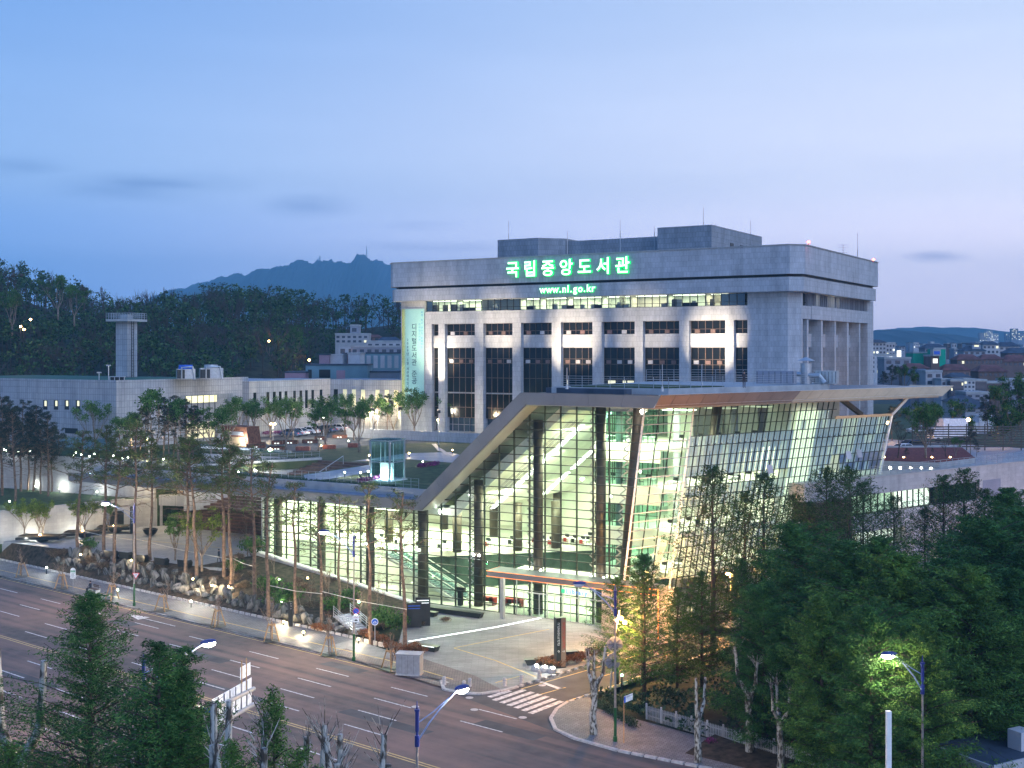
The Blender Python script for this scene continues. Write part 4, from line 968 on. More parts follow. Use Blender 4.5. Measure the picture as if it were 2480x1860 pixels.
# blinds behind the side panes, one per bay and pair of rows; open strips where the rooms show
bl = [mat('blind_grey_glow', (.50, .55, .55), .8, bump=0, stretch=(9, 9, .4), nscale=1, var=.12), mat('blind_glow', (.66, .70, .60), .8, bump=0, emit=(.75, .9, .62), es=.34, stretch=(9, 9, .4), nscale=1), mat('blind_bright_glow', (.7, .7, .6), .8, bump=0, emit=(.85, 1, .66), es=1.0), mat('blind_mid_glow', (.62, .66, .6), .8, bump=0, emit=(.62, .78, .62), es=.40)]  # blinds emit by themselves: backlight from the rooms put into the material
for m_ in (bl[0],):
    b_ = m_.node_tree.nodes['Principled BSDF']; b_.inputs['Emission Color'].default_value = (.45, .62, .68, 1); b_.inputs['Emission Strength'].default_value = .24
rb = random.Random(5); nb_ = 0; reststuff = [MB() for _ in bl]
for i in range(NB):
    dm_ = (DBB[i] + DBB[i + 1]) / 2
    for j in range(0, 20):
        z = ZB[j]; zz = z + .5; stair = 23.7 < dm_ < 28.0
        if DBB[i + 1] > LOG0 and z + 1.0 > LOGZ: continue
        if dm_ < 23.7:
            openz = zz > 19.3 or 13.9 < zz < 15.3 or 8.7 < zz < 11.9 or zz < 4.4
            if 4.4 < zz < 6.0: openz = rb.random() < .6
        else: openz = (13.6 < zz < 15.8 and dm_ > 31 and rb.random() < .8) or (zz < 4)
        if stair: k = 2 if rb.random() < .93 else 3; openz = False; k = 3 if zz < 6 else k
        elif dm_ > 28: k = 1 if (dm_ > 33 and zz < 13.5) or (zz > 16 and 32.5 < dm_ < 36) else rb.choice((0, 0, 3))
        else: k = 1 if zz < 13.8 and rb.random() < .7 else rb.choice((0, 0, 0, 3))
        if dm_ > 39 and 9 < zz < 13: k = 2
        if openz and rb.random() < .9: continue
        if (dm_ < 23.7 and zz > 19.3): continue
        o_ = -.35; P4 = [rf(DBB[i] + .06, z, o_), rf(DBB[i + 1] - .06, z, o_), rf(DBB[i + 1] - .06, z + 1.06, o_), rf(DBB[i] + .06, z + 1.06, o_)]
        if nb_ < 240 and zz > 7: mb = MB(); mb.quad(*P4); q_(mb, 'window_blind', bl[k]); nb_ += 1
        else: reststuff[k].quad(*P4)
for k, mb in enumerate(reststuff):
    if mb.v: q_(mb, 'window_blind', bl[k], kind='stuff')
# small dark window stays and three tilted open vents
mb = MB()
for i in range(1, NB):
    for z in (18.2, 12.6, 9.2):
        if rb.random() < .75: p = rf(DBB[i], z, .1); mb.bar(p, p + Vector((.22, -.1, .1)), .07, .07)
q_(mb, 'window_stay', M['black'], kind='stuff')
for d, z in ((19.7, 14.6), (33.6, 15.4), (35.6, 15.5)):
    mb = MB(); mb.extr([rf(d, z + .9, .1), rf(d + .9, z + .9, .1), rf(d + .9, z, .55), rf(d, z, .55)], (.03, -.01, .02)); q_(mb, 'open_vent', M['hwall'])
# floors
def slab(name, pts, z, th, m, mtop=None):
    mb = MB(); mb.prism(pts, z - th, z); return q_(mb, name, m)
def rpt(d, z, ins=-.7): p = rf(d, z, ins); return (p.x, p.y)
slab('ground_floor', [(-35.4, .14), (12.2, .14), rpt(8, 0), rpt(20, 0), rpt(40, 0), (20, 40), (-35.4, 40)], .14, .5, M['floor'])
slab('mezzanine', [(-35.3, 6.0), (-15.7, 6.0), (-1.1, 20.2), (5, 20.2), (5, 30), (-35.3, 30)], 4.5, .6, M['offwhite'])
for z in (4.5, 9.0, 13.5, 18.0):
    slab('office_floor', [(5.6, 8.2), (12.0, 8.0), rpt(7.2 if z > 5 else 9, z), rpt(24, z), rpt(40.5, z), (22, 40), (5.6, 30)], z, .55, M['offwhite'])
mb = MB(); mb.extr([(-35.3, 29.3, .1), (5.5, 29.3, .1), (5.5, 29.3, 21.9), (-8.2, 29.3, 10.2), (-35.3, 29.3, 10.2)], (0, .4, 0)); q_(mb, 'back_wall', M['offwhite'])
mb = MB(); mb.extr([(-15.6, 6.15, .14), (-1.2, 20.3, .14), (-1.2, 20.3, 3.9), (-15.6, 6.15, 3.9)], (-.1, .12, 0)); mb.box(-1.2, 9, 20.3, 20.5, .14, 3.9); q_(mb, 'lobby_wall', M['darkgreen'])
mb = MB(); mb.box(-35.3, -15.6, 6.15, 6.3, .14, 3.9); q_(mb, 'lobby_rear_wall', M['offwhite'])
mb = MB(); mb.box(-36.0, -35.75, 1.5, 29.3, .1, 10.7); q_(mb, 'side_wall', M['offwhite'])
# ceiling under the sloping roof, with a stepped edge and two runs of light strip
def ceil(t): return 17.1 + .85 * t
cp = [(-35.3, 10.1), (-8.3, 10.05), (5.9, 22.1), (16.0, 22.1), (16.0, 22.3), (5.0, 22.3), (-9.2, 10.4), (-35.3, 10.3)]
mb = MB(); mb.extr([(t, 2.3, z) for t, z in cp], (0, 27.5, 0)); q_(mb, 'ceiling', M['offwhite'])
mb = MB(); mb.extr([(-35.3, 1.9, 9.7), (-8.6, 1.9, 9.7), (5.6, 1.9, 21.8), (14.5, 1.9, 21.8), (14.5, 1.9, 22.35), (5.0, 1.9, 22.35), (-9.6, 1.9, 10.6), (-35.3, 1.9, 10.6)], (0, .35, 0)); q_(mb, 'ceiling_edge', M['white'])
def strip(s, t0, t1, w, k=0.0):
    mb = MB(); u = Vector((1, 0, .85)).normalized()
    a = Vector((t0, s, ceil(t0) - .1 - k)); b = Vector((t1, s, ceil(t1) - .1 - k)); mb.bar(a, b, w, .08, up=(-.65, 0, .76)); return q_(mb, 'light_strip', M['strip'])
for t0, t1 in ((-8.6, -5.9), (-5.3, -2.9), (-2.3, 3.2)): strip(9.5, t0, t1, .95)
for t0, t1 in ((-7.9, -4.6), (-4.0, -1.3), (-.9, 1.0)): strip(20.5, t0, t1, 1.0)
strip(13.5, 3.6, 4.7, 1.0)
for k in range(3):
    mb = MB()
    for s in (4.2 + k * 1.2, 4.7 + k * 1.2): mb.bar((-7.5, s, ceil(-7.5) - .45), (4.6, s, ceil(4.6) - .45), .07, .07)
    for q in range(14): mb.bar((-7.2 + q * .85, 4.2 + k * 1.2, ceil(-7.2 + q * .85) - .45), (-6.8 + q * .85, 4.7 + k * 1.2, ceil(-6.8 + q * .85) - .45), .05, .05)
    q_(mb, 'ceiling_truss', M['hwall'])
# dark round columns with zig-zag brackets to the glass
def truss_col(t, s, z1, lean=0.0, ztop=None):
    mb = MB(); mb.tube([(t - lean, s, .14), (t, s, z1)], .52, 18); c = q_(mb, 'column', M['brown'], smooth=True)
    mb = MB(); nz_ = int(z1 / .9)
    for j in range(nz_):
        f0 = j / nz_; f1 = (j + .5) / nz_; f2 = (j + 1) / nz_
        x0 = t - lean * (1 - f0) - .58; x1 = t - lean * (1 - f1) - 1.02; x2 = t - lean * (1 - f2) - .58
        mb.bar((x0, s - .1, z1 * f0), (x1, s - .5, z1 * f1), .09, .12); mb.bar((x1, s - .5, z1 * f1), (x2, s - .1, z1 * f2), .09, .12)
    mb.build('zigzag_bracket', M['hwall'], c)
for t, z1 in ((9.55, 22.2), (2.1, 20.7), (-5.4, 13.9), (-12.93, 10.2), (-20.3, 10.2), (-27.6, 10.2), (-34.4, 10.2)): truss_col(t, 1.5, z1)
truss_col(13.6, 1.9, 22.2, 2.0)
mb = MB()
for d, z in ((13, 22.2),): mb.tube([rf(d, 1, -2.2), rf(d, z, -2.2)], .45, 14)
q_(mb, 'column', M['brown'], smooth=True)
for t, s in ((-12.5, 7.9), (-7.0, 12.5), (-4.1, 16.5), (-9.7, 27), (-15, 20), (-1.0, 26), (-24, 10), (-24, 22)):
    mb = MB(); mb.cyl(t, s, 4.5, min(10.1, 10.1 + max(0, t + 8.3) * .85), .55, 16); q_(mb, 'column', M['brown'], smooth=True)
for t, s in ((8, 9), (13, 13), (17, 20), (21, 28), (10, 22)):
    mb = MB(); mb.cyl(t, s, .1, 22.2, .42, 14); q_(mb, 'column', M['hwall2'], smooth=True)
mb = MB(); mb.bar((12.6, 4.2, .8), (14.2, 6.6, 8.3), .75, .75); q_(mb, 'raking_column', M['white'])
# glazed partition of the offices towards the atrium
mb = MB()
for k in range(8): mb.box(5.5 + k * 1.05, 5.57 + k * 1.05, 8.0, 8.08, 4.6, 22)
for k in range(14): mb.box(5.5, 5.58, 8.2 + k * 1.5, 8.27 + k * 1.5, 4.6, 22)
for z in (6, 7.5, 10.4, 12, 14.8, 16.4, 19.2, 20.7): mb.box(5.5, 13.0, 8.0, 8.08, z, z + .06); mb.box(5.5, 5.58, 8, 29, z, z + .06)
q_(mb, 'partition_frame', M['mull'])
mb = MB(); mb.quad((5.5, 8.04, 4.6), (12.9, 8.04, 4.6), (12.9, 8.04, 22), (5.5, 8.04, 22)); mb.quad((5.54, 8.04, 4.6), (5.54, 29, 4.6), (5.54, 29, 22), (5.54, 8.04, 22)); q_(mb, 'partition_glass', clear_glass('green_partition_glass', (.62, .86, .78), .16))
mb = MB()
for z in (4.5, 9.0, 13.5, 18.0): mb.box(5.4, 13.4, 7.7, 7.95, z - 1.9 if z > 5 else z - .6, z + .1)
q_(mb, 'floor_edge_panel', M['offwhite'])
mb = MB(); mb.box(9, 12, 20, 20.3, 4.5, 22.1); mb.box(14, 18, 25, 25.3, 4.5, 22.1); mb.extr([(9, 20, 4.5), (23.5, 39, 4.5), (23.5, 39, 22.2), (9, 20, 22.2)], (-.2, .1, 0)); q_(mb, 'office_back_wall', M['offwhite'])
# escalators
for k, s in enumerate((2.7, 4.3)):
    e = thing('escalator', ['escalator nearer the glass front with glass balustrades', 'second escalator just behind the one nearest the glass front'][k], 'escalator', (-14, s, .14), frame='F', group='escalators in the glass hall')
    a = Vector((-8.2, s, .2)); b = Vector((-18.6, s, 4.7)) if k else Vector((-18.6, s, 4.7))
    for q in range(26):
        u = q / 26; p = a.lerp(b, u); mb = MB(); mb.box(p.x - .42, p.x, s - .5, s + .5, p.z - .12, p.z + .1); mb.build('tread', M['galv'], e)
    mb = MB(); mb.bar(a - Vector((0, 0, .35)), b - Vector((0, 0, .35)), 1.3, .35); mb.build('truss', M['offwhite'], e)
    mb = MB()
    for dy in (-.62, .62): mb.extr([a + Vector((0, dy, .1)), b + Vector((0, dy, .1)), b + Vector((0, dy, .95)), a + Vector((0, dy, .95))], (0, .02, 0))
    mb.build('balustrade', M['railglass'], e)
    mb = MB()
    for dy in (-.62, .62): mb.bar(a + Vector((0, dy, 1)), b + Vector((0, dy, 1)), .1, .08)
    mb.build('handrail', M['steel'], e)
mb = MB(); mb.extr([(-19, 5.2, 4.5), (-8.4, 5.2, .2), (-19, 5.2, .2)], (0, .3, 0)); q_(mb, 'escalator_side_wall', M['win_y2'] if False else M['offwhite'])
# furniture: reading tables and chairs on the mezzanine
tb = MB(); tb.box(-.8, .8, -.45, .45, .70, .75); tb_me = tb.mesh('table_top', M['white'])
lg = MB(); [lg.box(x - .03, x + .03, y - .03, y + .03, 0, .7) for x in (-.7, .7) for y in (-.38, .38)]; lg_me = lg.mesh('legs', M['galv'])
mo = MB(); mo.box(-.28, .28, -.02, .02, .85, 1.2); mo.box(-.03, .03, -.02, .02, .75, .86); mo_me = mo.mesh('monitor', M['black'])
cs = MB(); cs.box(-.22, .22, -.22, .22, .42, .48); cs.box(-.22, .22, .18, .23, .48, .92); 
cs_me = cs.mesh('seat', M['black']); csr = cs.mesh('seat', M['red'])
cl_ = MB(); [cl_.box(x - .02, x + .02, y - .02, y + .02, 0, .42) for x in (-.18, .18) for y in (-.18, .18)]; cl_me = cl_.mesh('legs', M['galv'])
def furn(kind, t, s, z, red=False, rot=0):
    if kind == 'reading_table':
        o = thing('reading_table', None, 'table', FW(t, s, z), ANG + rot, group='reading tables on the mezzanine')
        inst('table_top', tb_me, o, (0, 0, 0)); inst('legs', lg_me, o, (0, 0, 0)); inst('monitor', mo_me, o, (0, .1, 0))
        reg(o, 'white reading table with a dark monitor inside the glass hall, #', 'rt')
    else:
        o = thing('reading_chair', None, 'chair', FW(t, s, z), ANG + rot, group='red reading chairs' if red else 'black reading chairs')
        inst('seat', csr if red else cs_me, o, (0, 0, 0)); inst('legs', cl_me, o, (0, 0, 0))
        reg(o, ('red' if red else 'black') + ' chair at a reading table inside the glass hall, #', 'rc' + ('r' if red else 'b'))
for i in range(5):
    for j in range(4):
        t = -11 + i * 3.0 + j * 1.8; s = 12.2 + j * 2.6 + i * 2.4
        if s > 28.5 or t > 4.2: continue
        furn('reading_table', t, s, 4.5); furn('c', t + .3, s - .8, 4.5, j % 2 == 0, math.pi); furn('c', t - .4, s + .8, 4.5, j % 3 == 2)
for j in range(7): furn('reading_table', -33 + j * 3.1, 8.0, 4.5); furn('c', -33 + j * 3.1, 7.1, 4.5, False, math.pi)
for z in (4.5, 9.0, 13.5, 18.0):
    for j in range(5):
        p = rf(8.2 + j * 2.9, z, -2.2); furn('reading_table', p.x, p.y, z); p = rf(9.1 + j * 2.9, z, -1.6); furn('c', p.x, p.y, z, False, 1)
for j in range(3):
    for z in (13.5, 18.0): furn('reading_table', 7 + j * 2.1, 9.4, z); furn('c', 6.6 + j * 2.1, 8.7, z, False, 2)
# red lobby tables
for j, (px, py) in enumerate(((1180, 1463), (1245, 1468))):
    p = gp(px, py, .14); o = thing('lobby_table', 'red lobby table ' + ('nearer the dark stone bench' if j == 0 else 'beside the entrance doors'), 'table', p, ANG, group='red lobby tables')
    mb = MB(); mb.box(-1.1, 1.1, -.45, .45, .7, .82); mb.build('table_top', M['red'], o); mb = MB(); mb.box(-1.05, -.9, -.4, .4, 0, .7); mb.box(.9, 1.05, -.4, .4, 0, .7); mb.box(-.9, .9, -.02, .02, .3, .7); mb.build('panel', M['red'], o)
    for q in (-.6, .5):
        c = thing('office_chair', None, 'chair', p + Vector((q, -.9, 0)), q, group='office chairs in the lobby')
        inst('seat', cs_me, c, (0, 0, 0)); inst('legs', cl_me, c, (0, 0, 0)); reg(c, 'black office chair at a red lobby table, #', 'oc')
# information kiosk, plants
p = gp(1115, 1466, .14); o = thing('kiosk', 'black information kiosk behind the glass front', 'kiosk', p, ANG)
mb = MB(); mb.box(-.25, .25, -.2, .2, 0, 1.6); mb.build('post', M['black'], o); mb = MB(); mb.box(-.55, .55, -.15, .25, 1.5, 2.0); mb.build('screen_box', M['black'], o)
# interior lights
for t, w, pw in ((-30, 8, 1500), (-20, 8, 1700), (-11, 8, 1600)): area('hall_light', FW(t, 8, 9.6), w, 6, pw * 1.15, FL, (0, 0, ANG))
for t, z, pw in ((-4.5, 12.4, 2600), (.5, 16.6, 3000), (4.0, 19.6, 2200)):
    area('hall_light', FW(t, 8, z), 5, 9, pw * 1.15, FL, (0, 0, ANG))
area('hall_light', FW(-2, 20, 12.5), 8, 10, 2100, FL, (0, 0, ANG))
for t in (-31, -25, -19): area('lobby_light', FW(t, 3.2, 9.8), 5, 3, 1300, FL, (0, 0, ANG))
area('lobby_light', FW(6, 4, 4.0), 8, 3, 420, FL, (0, 0, ANG))
area('lobby_light', FW(10.5, 5, 21.3), 6, 4, 2100, FL, (0, 0, ANG))
for z in (8.8, 13.2, 17.7, 22.0):
    for j, d in enumerate((9.5, 16, 22)):
        p = rf(d, z - .3, -4.5); mb = MB(); mb.box(p.x - 1.6, p.x + 1.6, p.y - .9, p.y + .9, z - .35, z - .28); q_(mb, 'ceiling_light', M['ceil_l'] if not (z > 20 and j) else M['win_g'])
        if z < 20 or j == 0: area('office_light', FW(p.x, p.y, z - .5), 4, 3, 470 if z > 10 else 400, FL, (0, 0, ANG))
for d in (32, 38): p = rf(d, 15.6, -2.5); area('office_light', FW(p.x, p.y, 17), 3, 3, 160, FL, (0, 0, ANG))
area('office_light', FW(8.5, 12, 8.5), 4, 5, 560, FL, (0, 0, ANG)); area('office_light', FW(8.5, 12, 13), 4, 5, 560, FL, (0, 0, ANG)); area('office_light', FW(8.5, 12, 17.5), 4, 5, 560, FL, (0, 0, ANG)); area('office_light', FW(8.5, 13, 21.8), 4, 5, 560, FL, (0, 0, ANG))
area('mezz_light', FW(-24, 16, 9.8), 12, 8, 2100, FL, (0, 0, ANG))
# spotlights on the glass line and column feet
for i, (t, z) in enumerate(((-9.9, 10.2), (14.6, 21.9), (-12.9, 5.7), (-5.6, 5.8), (-4.9, 5.8), (-20.2, 5.8), (-6.1, 12.3), (1.4, 4.9), (2.8, 4.9), (8.8, 4.8), (10.2, 4.8), (11.0, 13.2))):
    mb = MB(); mb.ell((t, .8, z), (.13, .13, .13) if i > 1 else (.3, .25, .25), 8, 6); q_(mb, 'spot_lamp', M['lamp_w'])
# podium level inside at the canopy, canopy, doors
mb = MB(); mb.prism([(-1.2, .3), (12.2, .3), (13.5, 4.5), (-1.2, 4.5)], 4.1, 4.5); q_(mb, 'porch_ceiling', M['win_y'] if False else M['offwhite'])
mb = MB(); mb.box(-1.6, 17.8, -2.75, -.16, 4.40, 5.05); q_(mb, 'canopy', M['alu'])
for z in (4.42, 4.98):
    mb = MB(); mb.box(-1.62, 17.82, -2.83, -2.76, z, z + .05); mb.box(-1.7, -1.62, -2.8, -.2, z, z + .05); q_(mb, 'led_line', M['led_o'])
mb = MB(); mb.box(17.83, 17.93, -2.83, -2.72, .12, 5.05); q_(mb, 'led_line', M['led_o'])
mb = MB(); mb.box(-.2, .2, -2.5, -2.1, .12, 4.4); q_(mb, 'canopy_column', M['steel'])
mb = MB(); mb.box(11.6, 17.7, -2.4, 1.5, .12, 4.4); q_(mb, 'porch_wall', M['stone_wall'])
area('canopy_light', FW(6, -1.6, 4.35), 12, 1.8, 620, (1, .98, .82), (0, 0, ANG))
for k in range(6):
    t = .4 + k * 1.85
    mb = MB(); mb.box(t, t + .09, -.22, -.12, .12, 4.2); mb.box(t, t + 1.85, -.22, -.12, 2.6, 2.7); mb.box(t, t + 1.85, -.22, -.12, .12, .2); mb.box(t + .9, t + .96, -.2, -.14, .12, 2.6); q_(mb, 'door_frame', M['steel'])
    mb = MB(); mb.quad((t + .1, -.17, .2), (t + 1.8, -.17, .2), (t + 1.8, -.17, 2.6), (t + .1, -.17, 2.6)); q_(mb, 'door_glass', M['glass'])
sgn = thing('door_sign', 'small blue Library lettering over the entrance doors', 'sign', (8, -.3, 3), frame='F')
letters('Library', .62, 'lettering', M['signblue'], sgn, (6.6, -.32, 3.25), (1, 0, 0), (0, 0, 1), .36, .01, .01)
mb = MB(); mb.box(5.9, 6.3, -.33, -.3, 3.05, 3.45); mb.build('emblem', M['signgreen'], sgn)
# white staircase mass and hung beams seen through the side glass
mb = MB(); mb.extr([rf(23.6, 0, -.9), rf(23.6, 22.3, -.9), rf(28.1, 22.3, -.9), rf(28.1, 0, -.9)], (-3, 1.2, 0)); q_(mb, 'stair_core', M['offwhite'])
# rooftop equipment
def roof(px, py, z=24.25): return gf(px, py, z)
RG = thing('roof_railing', 'long thin steel railing along the glass library roof', 'railing', (12, 10, 24.25), frame='F')
rp = [(4.3, 1.2), (17.2, 1.2), (25.9, 26)]
def rail(par, pts, z, h=1.15, step=1.6, lines=5, w=.035, glass=False, m='galv'):
    mb = MB()
    for a, b in zip(pts[:-1], pts[1:]):
        a = Vector((*a[:2], a[2] if len(a) > 2 else z)); b = Vector((*b[:2], b[2] if len(b) > 2 else z)); n_ = max(1, round((b - a).length / step))
        for i in range(n_ + 1): p = a.lerp(b, i / n_); mb.box(p.x - w * .6, p.x + w * .6, p.y - w * .6, p.y + w * .6, p.z, p.z + h)
    mb.build('post', M[m], par, kind='stuff' if False else None)
    mb = MB()
    for a, b in zip(pts[:-1], pts[1:]):
        a = Vector((*a[:2], a[2] if len(a) > 2 else z)); b = Vector((*b[:2], b[2] if len(b) > 2 else z))
        for k in range(lines): q = Vector((0, 0, h * (k + 1) / lines)); mb.bar(a + q, b + q, w * .8, w * .8)
    mb.build('rail', M[m], par)
rail(RG, rp, 24.25)
RG2 = thing('roof_railing', 'dark railing on the rear edge of the glass library roof terrace', 'railing', (12, 26, 24.25), frame='F')
rail(RG2, [(4.3, 24), (12, 27), (24, 32.5), (26, 26.2)], 24.25, 1.5)
for px, py0, py1 in ((1373, 900, 942), (1604, 898, 948), (1700, 888, 935), (2120, 900, 925), (1920, 885, 930)):
    t, s = roof(px, py1); z1 = 24.25 + (py1 - py0) * .05
    a = thing('roof_mast', None, 'mast', (t, s, 24.25), frame='F', group='small masts on the glass library roof')
    mb = MB(); mb.cyl(t, s, 24.25, z1, .035, 6); mb.build('rod', M['galv'], a); mb = MB(); mb.cyl(t, s, 24.25, 24.7, .16, 8, .08); mb.build('foot', M['galv'], a)
    reg(a, 'short lightning mast on the glass library roof, #', 'mast')
t, s = roof(1952, 930); a = thing('exhaust_vent', 'round rooftop exhaust stack with conical cap among ducts', 'vent', (t, s, 24.25), frame='F')
mb = MB(); mb.cyl(t, s, 24.25, 26.6, .62, 14); mb.build('stack', M['galv'], a); mb = MB(); mb.cyl(t, s, 26.9, 27.3, 1.0, 14, .1); mb.build('cap', M['galv'], a)
mb = MB(); mb.tube([(t - 1.7, s, 24.5), (t - 1.2, s - .2, 25.4), (t, s - .2, 25.3), (t + 1.6, s - .2, 25.2), (t + 2.2, s - .2, 24.4)], .3, 10); mb.build('duct', M['steel'], a)
for px, nm in ((1880, 'long low grey rooftop unit behind the railing'), (2001, 'pale grey rooftop cabinet right of the exhaust stack')):
    t, s = roof(px, 930); a = thing('rooftop_unit', nm, 'rooftop unit', (t, s, 24.25), frame='F', group='cabinets on the glass library roof')
    w = 2.2 if px < 1900 else 1.3
    mb = MB(); mb.box(t - w, t + w, s - .5, s + .5, 24.3, 25.75); mb.build('cabinet', M['hwall2'] if px < 1900 else M['steel'], a)
    mb = MB(); [mb.box(t - w + .1 + k * (2 * w - .2) / 6, t - w + .14 + k * (2 * w - .2) / 6, s - .53, s - .5, 24.4, 25.65) for k in range(7)]; mb.build('ribs', M['darkmetal'], a)
# garden railing along the flat roof, hedge, bollards
GR = thing('garden_railing', 'long slender railing along the roof garden edge', 'railing', (-40, 3, 11.8), frame='F')
mb = MB(); mb.box(-67.2, -9.6, 1.3, 1.6, 11.5, 12.45); mb.build('upstand', M['concrete'], GR)
rail(GR, [(-67, 3.2), (-14.5, 3.0)], 11.9, 1.5, 1.1, 4, .03)
RR = thing('garden_railing', 'second thin railing beside the sunken stair wall', 'railing', (-60, 20, 12), frame='F')
rail(RR, [(-59, 9.5, 12), (-50.6, 28.4, 12)], 12, 1.2, 1.3, 3, .03)
# ------------------------------------------------------------------ trees and plants
class Cloud:
    """leaf-sized faces gathered with numpy"""
    def __init__(s, seed): s.r = np.random.default_rng(seed); s.v = []; s.n = 0
    def add(s, c, rad, n, size, flat=.0, tilt=None, asp=.6):
        r = s.r; c = np.array(c, float)
        d = r.normal(size=(n, 3)); d /= np.linalg.norm(d, axis=1)[:, None]
        p = c + d * (r.random((n, 1)) ** .45) * np.array(rad)
        a = r.normal(size=(n, 3)); a[:, 2] *= (1 - flat); a /= np.linalg.norm(a, axis=1)[:, None]
        if tilt is not None: a = a * .45 + np.array(tilt); a /= np.linalg.norm(a, axis=1)[:, None]
        b = np.cross(a, r.normal(size=(n, 3))); b /= np.linalg.norm(b, axis=1)[:, None] + 1e-9
        sz = size * (.6 + .8 * r.random((n, 1))); a = a * sz; b = b * sz * asp
        q = np.stack([p - a * .5, p + b * .5, p + a * .5, p - b * .5], 1); s.v.append(q)
    def mesh(s, name, m):
        v = np.concatenate(s.v).reshape(-1, 3); nq = len(v) // 4
        me = bpy.data.meshes.new(name); me.vertices.add(len(v)); me.vertices.foreach_set('co', v.astype(np.float32).ravel())
        me.loops.add(nq * 4); me.loops.foreach_set('vertex_index', np.arange(nq * 4, dtype=np.int32))
        me.polygons.add(nq); me.polygons.foreach_set('loop_start', np.arange(0, nq * 4, 4, dtype=np.int32)); me.polygons.foreach_set('loop_total', np.full(nq, 4, dtype=np.int32))
        me.materials.append(m); me.update(); me.validate(); return me
def tree_proto(name, trunk_mb, cloud, bark, leaf):
    """a prototype: (name, trunk mesh, crown mesh)"""
    tm = trunk_mb.mesh('trunk', bark); tm.polygons.foreach_set('use_smooth', [True] * len(tm.polygons))
    return name, tm, (cloud.mesh('crown', leaf) if cloud and cloud.v else None)
def plant(proto, loc, scale=1.0, rot=None, label=None, cat='tree', group=None, key=None, crown=None, zs=None, name=None):
    nm, tm, cm = proto
    o = bpy.data.objects.new(name or nm, None); COL.objects.link(o); o.location = loc
    o.rotation_euler = (0, 0, rnd.uniform(0, 6.28) if rot is None else rot); o.scale = (scale, scale, zs or scale)
    o['category'] = cat
    if group: o['group'] = group
    t = bpy.data.objects.new('trunk', tm); COL.objects.link(t); t.parent = o
    if cm:
        c = bpy.data.objects.new('crown', cm); COL.objects.link(c); c.parent = o
        if crown: c.material_slots[0].link = 'OBJECT'; c.material_slots[0].material = crown
    if key: reg(o, label, key)
    else: o['label'] = label
    return o
def grow(mb, rn, p, d, L, r, depth, tips, spread=.5, up=.25, nb=3, ns=4, k=.68, seg=3, minr=.008):
    pts = [p]; q = Vector(p); dd = Vector(d)
    for i in range(seg):
        dd = (dd + Vector((rn.gauss(0, .13), rn.gauss(0, .13), rn.gauss(0, .08) + up * .12))).normalized(); q = q + dd * L / seg; pts.append(q.copy())
    mb.tube(pts, [max(minr, r * (1 - .45 * i / seg)) for i in range(seg + 1)], ns, cap=False)
    if depth == 0: tips.append((q, dd)); return
    for i in range(nb):
        f = rn.uniform(.45, 1.0) if i else 1.0; idx = min(seg, max(1, round(f * seg)))
        ax = Vector((rn.gauss(0, 1), rn.gauss(0, 1), rn.gauss(0, .4))).normalized()
        nd = (dd + ax * spread * rn.uniform(.6, 1.3) + Vector((0, 0, up))).normalized()
        grow(mb, rn, pts[idx], nd, L * k * rn.uniform(.75, 1.15), max(minr, r * .55), depth - 1, tips, spread, up, nb, max(3, ns - 1), k, seg, minr)
def vase(seed, h=8.5, leaf='lgreen2', dens=1.0, spread=.62, size=.26):
    rn = random.Random(seed); mb = MB(); tips = []
    th = h * .22; mb.tube([(0, 0, -.3), (.05, 0, th * .5), (0, .05, th)], [h * .026, h * .02, h * .02], 7)
    n = rn.randint(4, 6)
    for i in range(n):
        a = 6.28 * i / n + rn.uniform(-.4, .4); sp = rn.uniform(.35, spread)
        grow(mb, rn, (0, 0, th - .1), Vector((math.cos(a) * sp, math.sin(a) * sp, 1)).normalized(), h * .36, h * .012, 3, tips, .42, .30, 3, 4, .62)
    c = Cloud(seed)
    for q, d in tips:
        if q.z > h * .42 and rn.random() < .95: c.add(q + Vector((0, 0, .1)), (h * .075, h * .075, h * .055), int(26 * dens), size, .3)
    return tree_proto('street_tree', mb, c, M['bark'], M[leaf])
def pine(seed, h=12.0, leaf='lpine', crown0=.45, dens=1.0, lower=True, bark='barkpine', wid=.2):
    rn = random.Random(seed); mb = MB(); c = Cloud(seed); pts = []; x = y = 0
    bx_, by_ = rn.uniform(-.04, .04), rn.uniform(-.04, .04)
    for i in range(9):
        z = h * i / 8; pts.append(Vector((x, y, z if i else -.4))); x += rn.gauss(bx_, .09); y += rn.gauss(by_, .09)
    mb.tube(pts, [h * .0135 * (1 - .8 * i / 8) + .015 for i in range(9)], 7, cap=False)
    def on(z): f = z / h * 8; i = min(7, int(f)); return pts[i].lerp(pts[i + 1], f - i)
    nb = int(15 * dens) + 9
    for i in range(nb):
        u = i / nb; z = h * (crown0 + (1 - crown0) * u) * rn.uniform(.97, 1.0); p = on(z); p.z = z
        a = i * 2.4 + rn.uniform(-.5, .5); L = h * wid * (1.15 - .85 * u) * rn.uniform(.6, 1.2)
        d = Vector((math.cos(a), math.sin(a), rn.uniform(.05, .5) + u * .3)).normalized(); tips = []
        grow(mb, rn, p, d, L * .62, h * .0035 + .012, 2, tips, .75, .12, 3, 3, .55, 2, .012)
        for q, dd in tips:
            if rn.random() < .92: c.add(q, (.36, .36, .2), int(15 * dens), .24, .35, asp=.22)
    if lower:
        for i in range(5):
            z = h * rn.uniform(crown0 * .65, crown0); p = on(z); a = rn.uniform(0, 6.28)
            grow(mb, rn, p, Vector((math.cos(a), math.sin(a), .1)), h * .09, .03, 2, [], .7, -.05, 2, 3, .7, 3, .01)
    return tree_proto('red_pine', mb, c, M[bark], M[leaf])
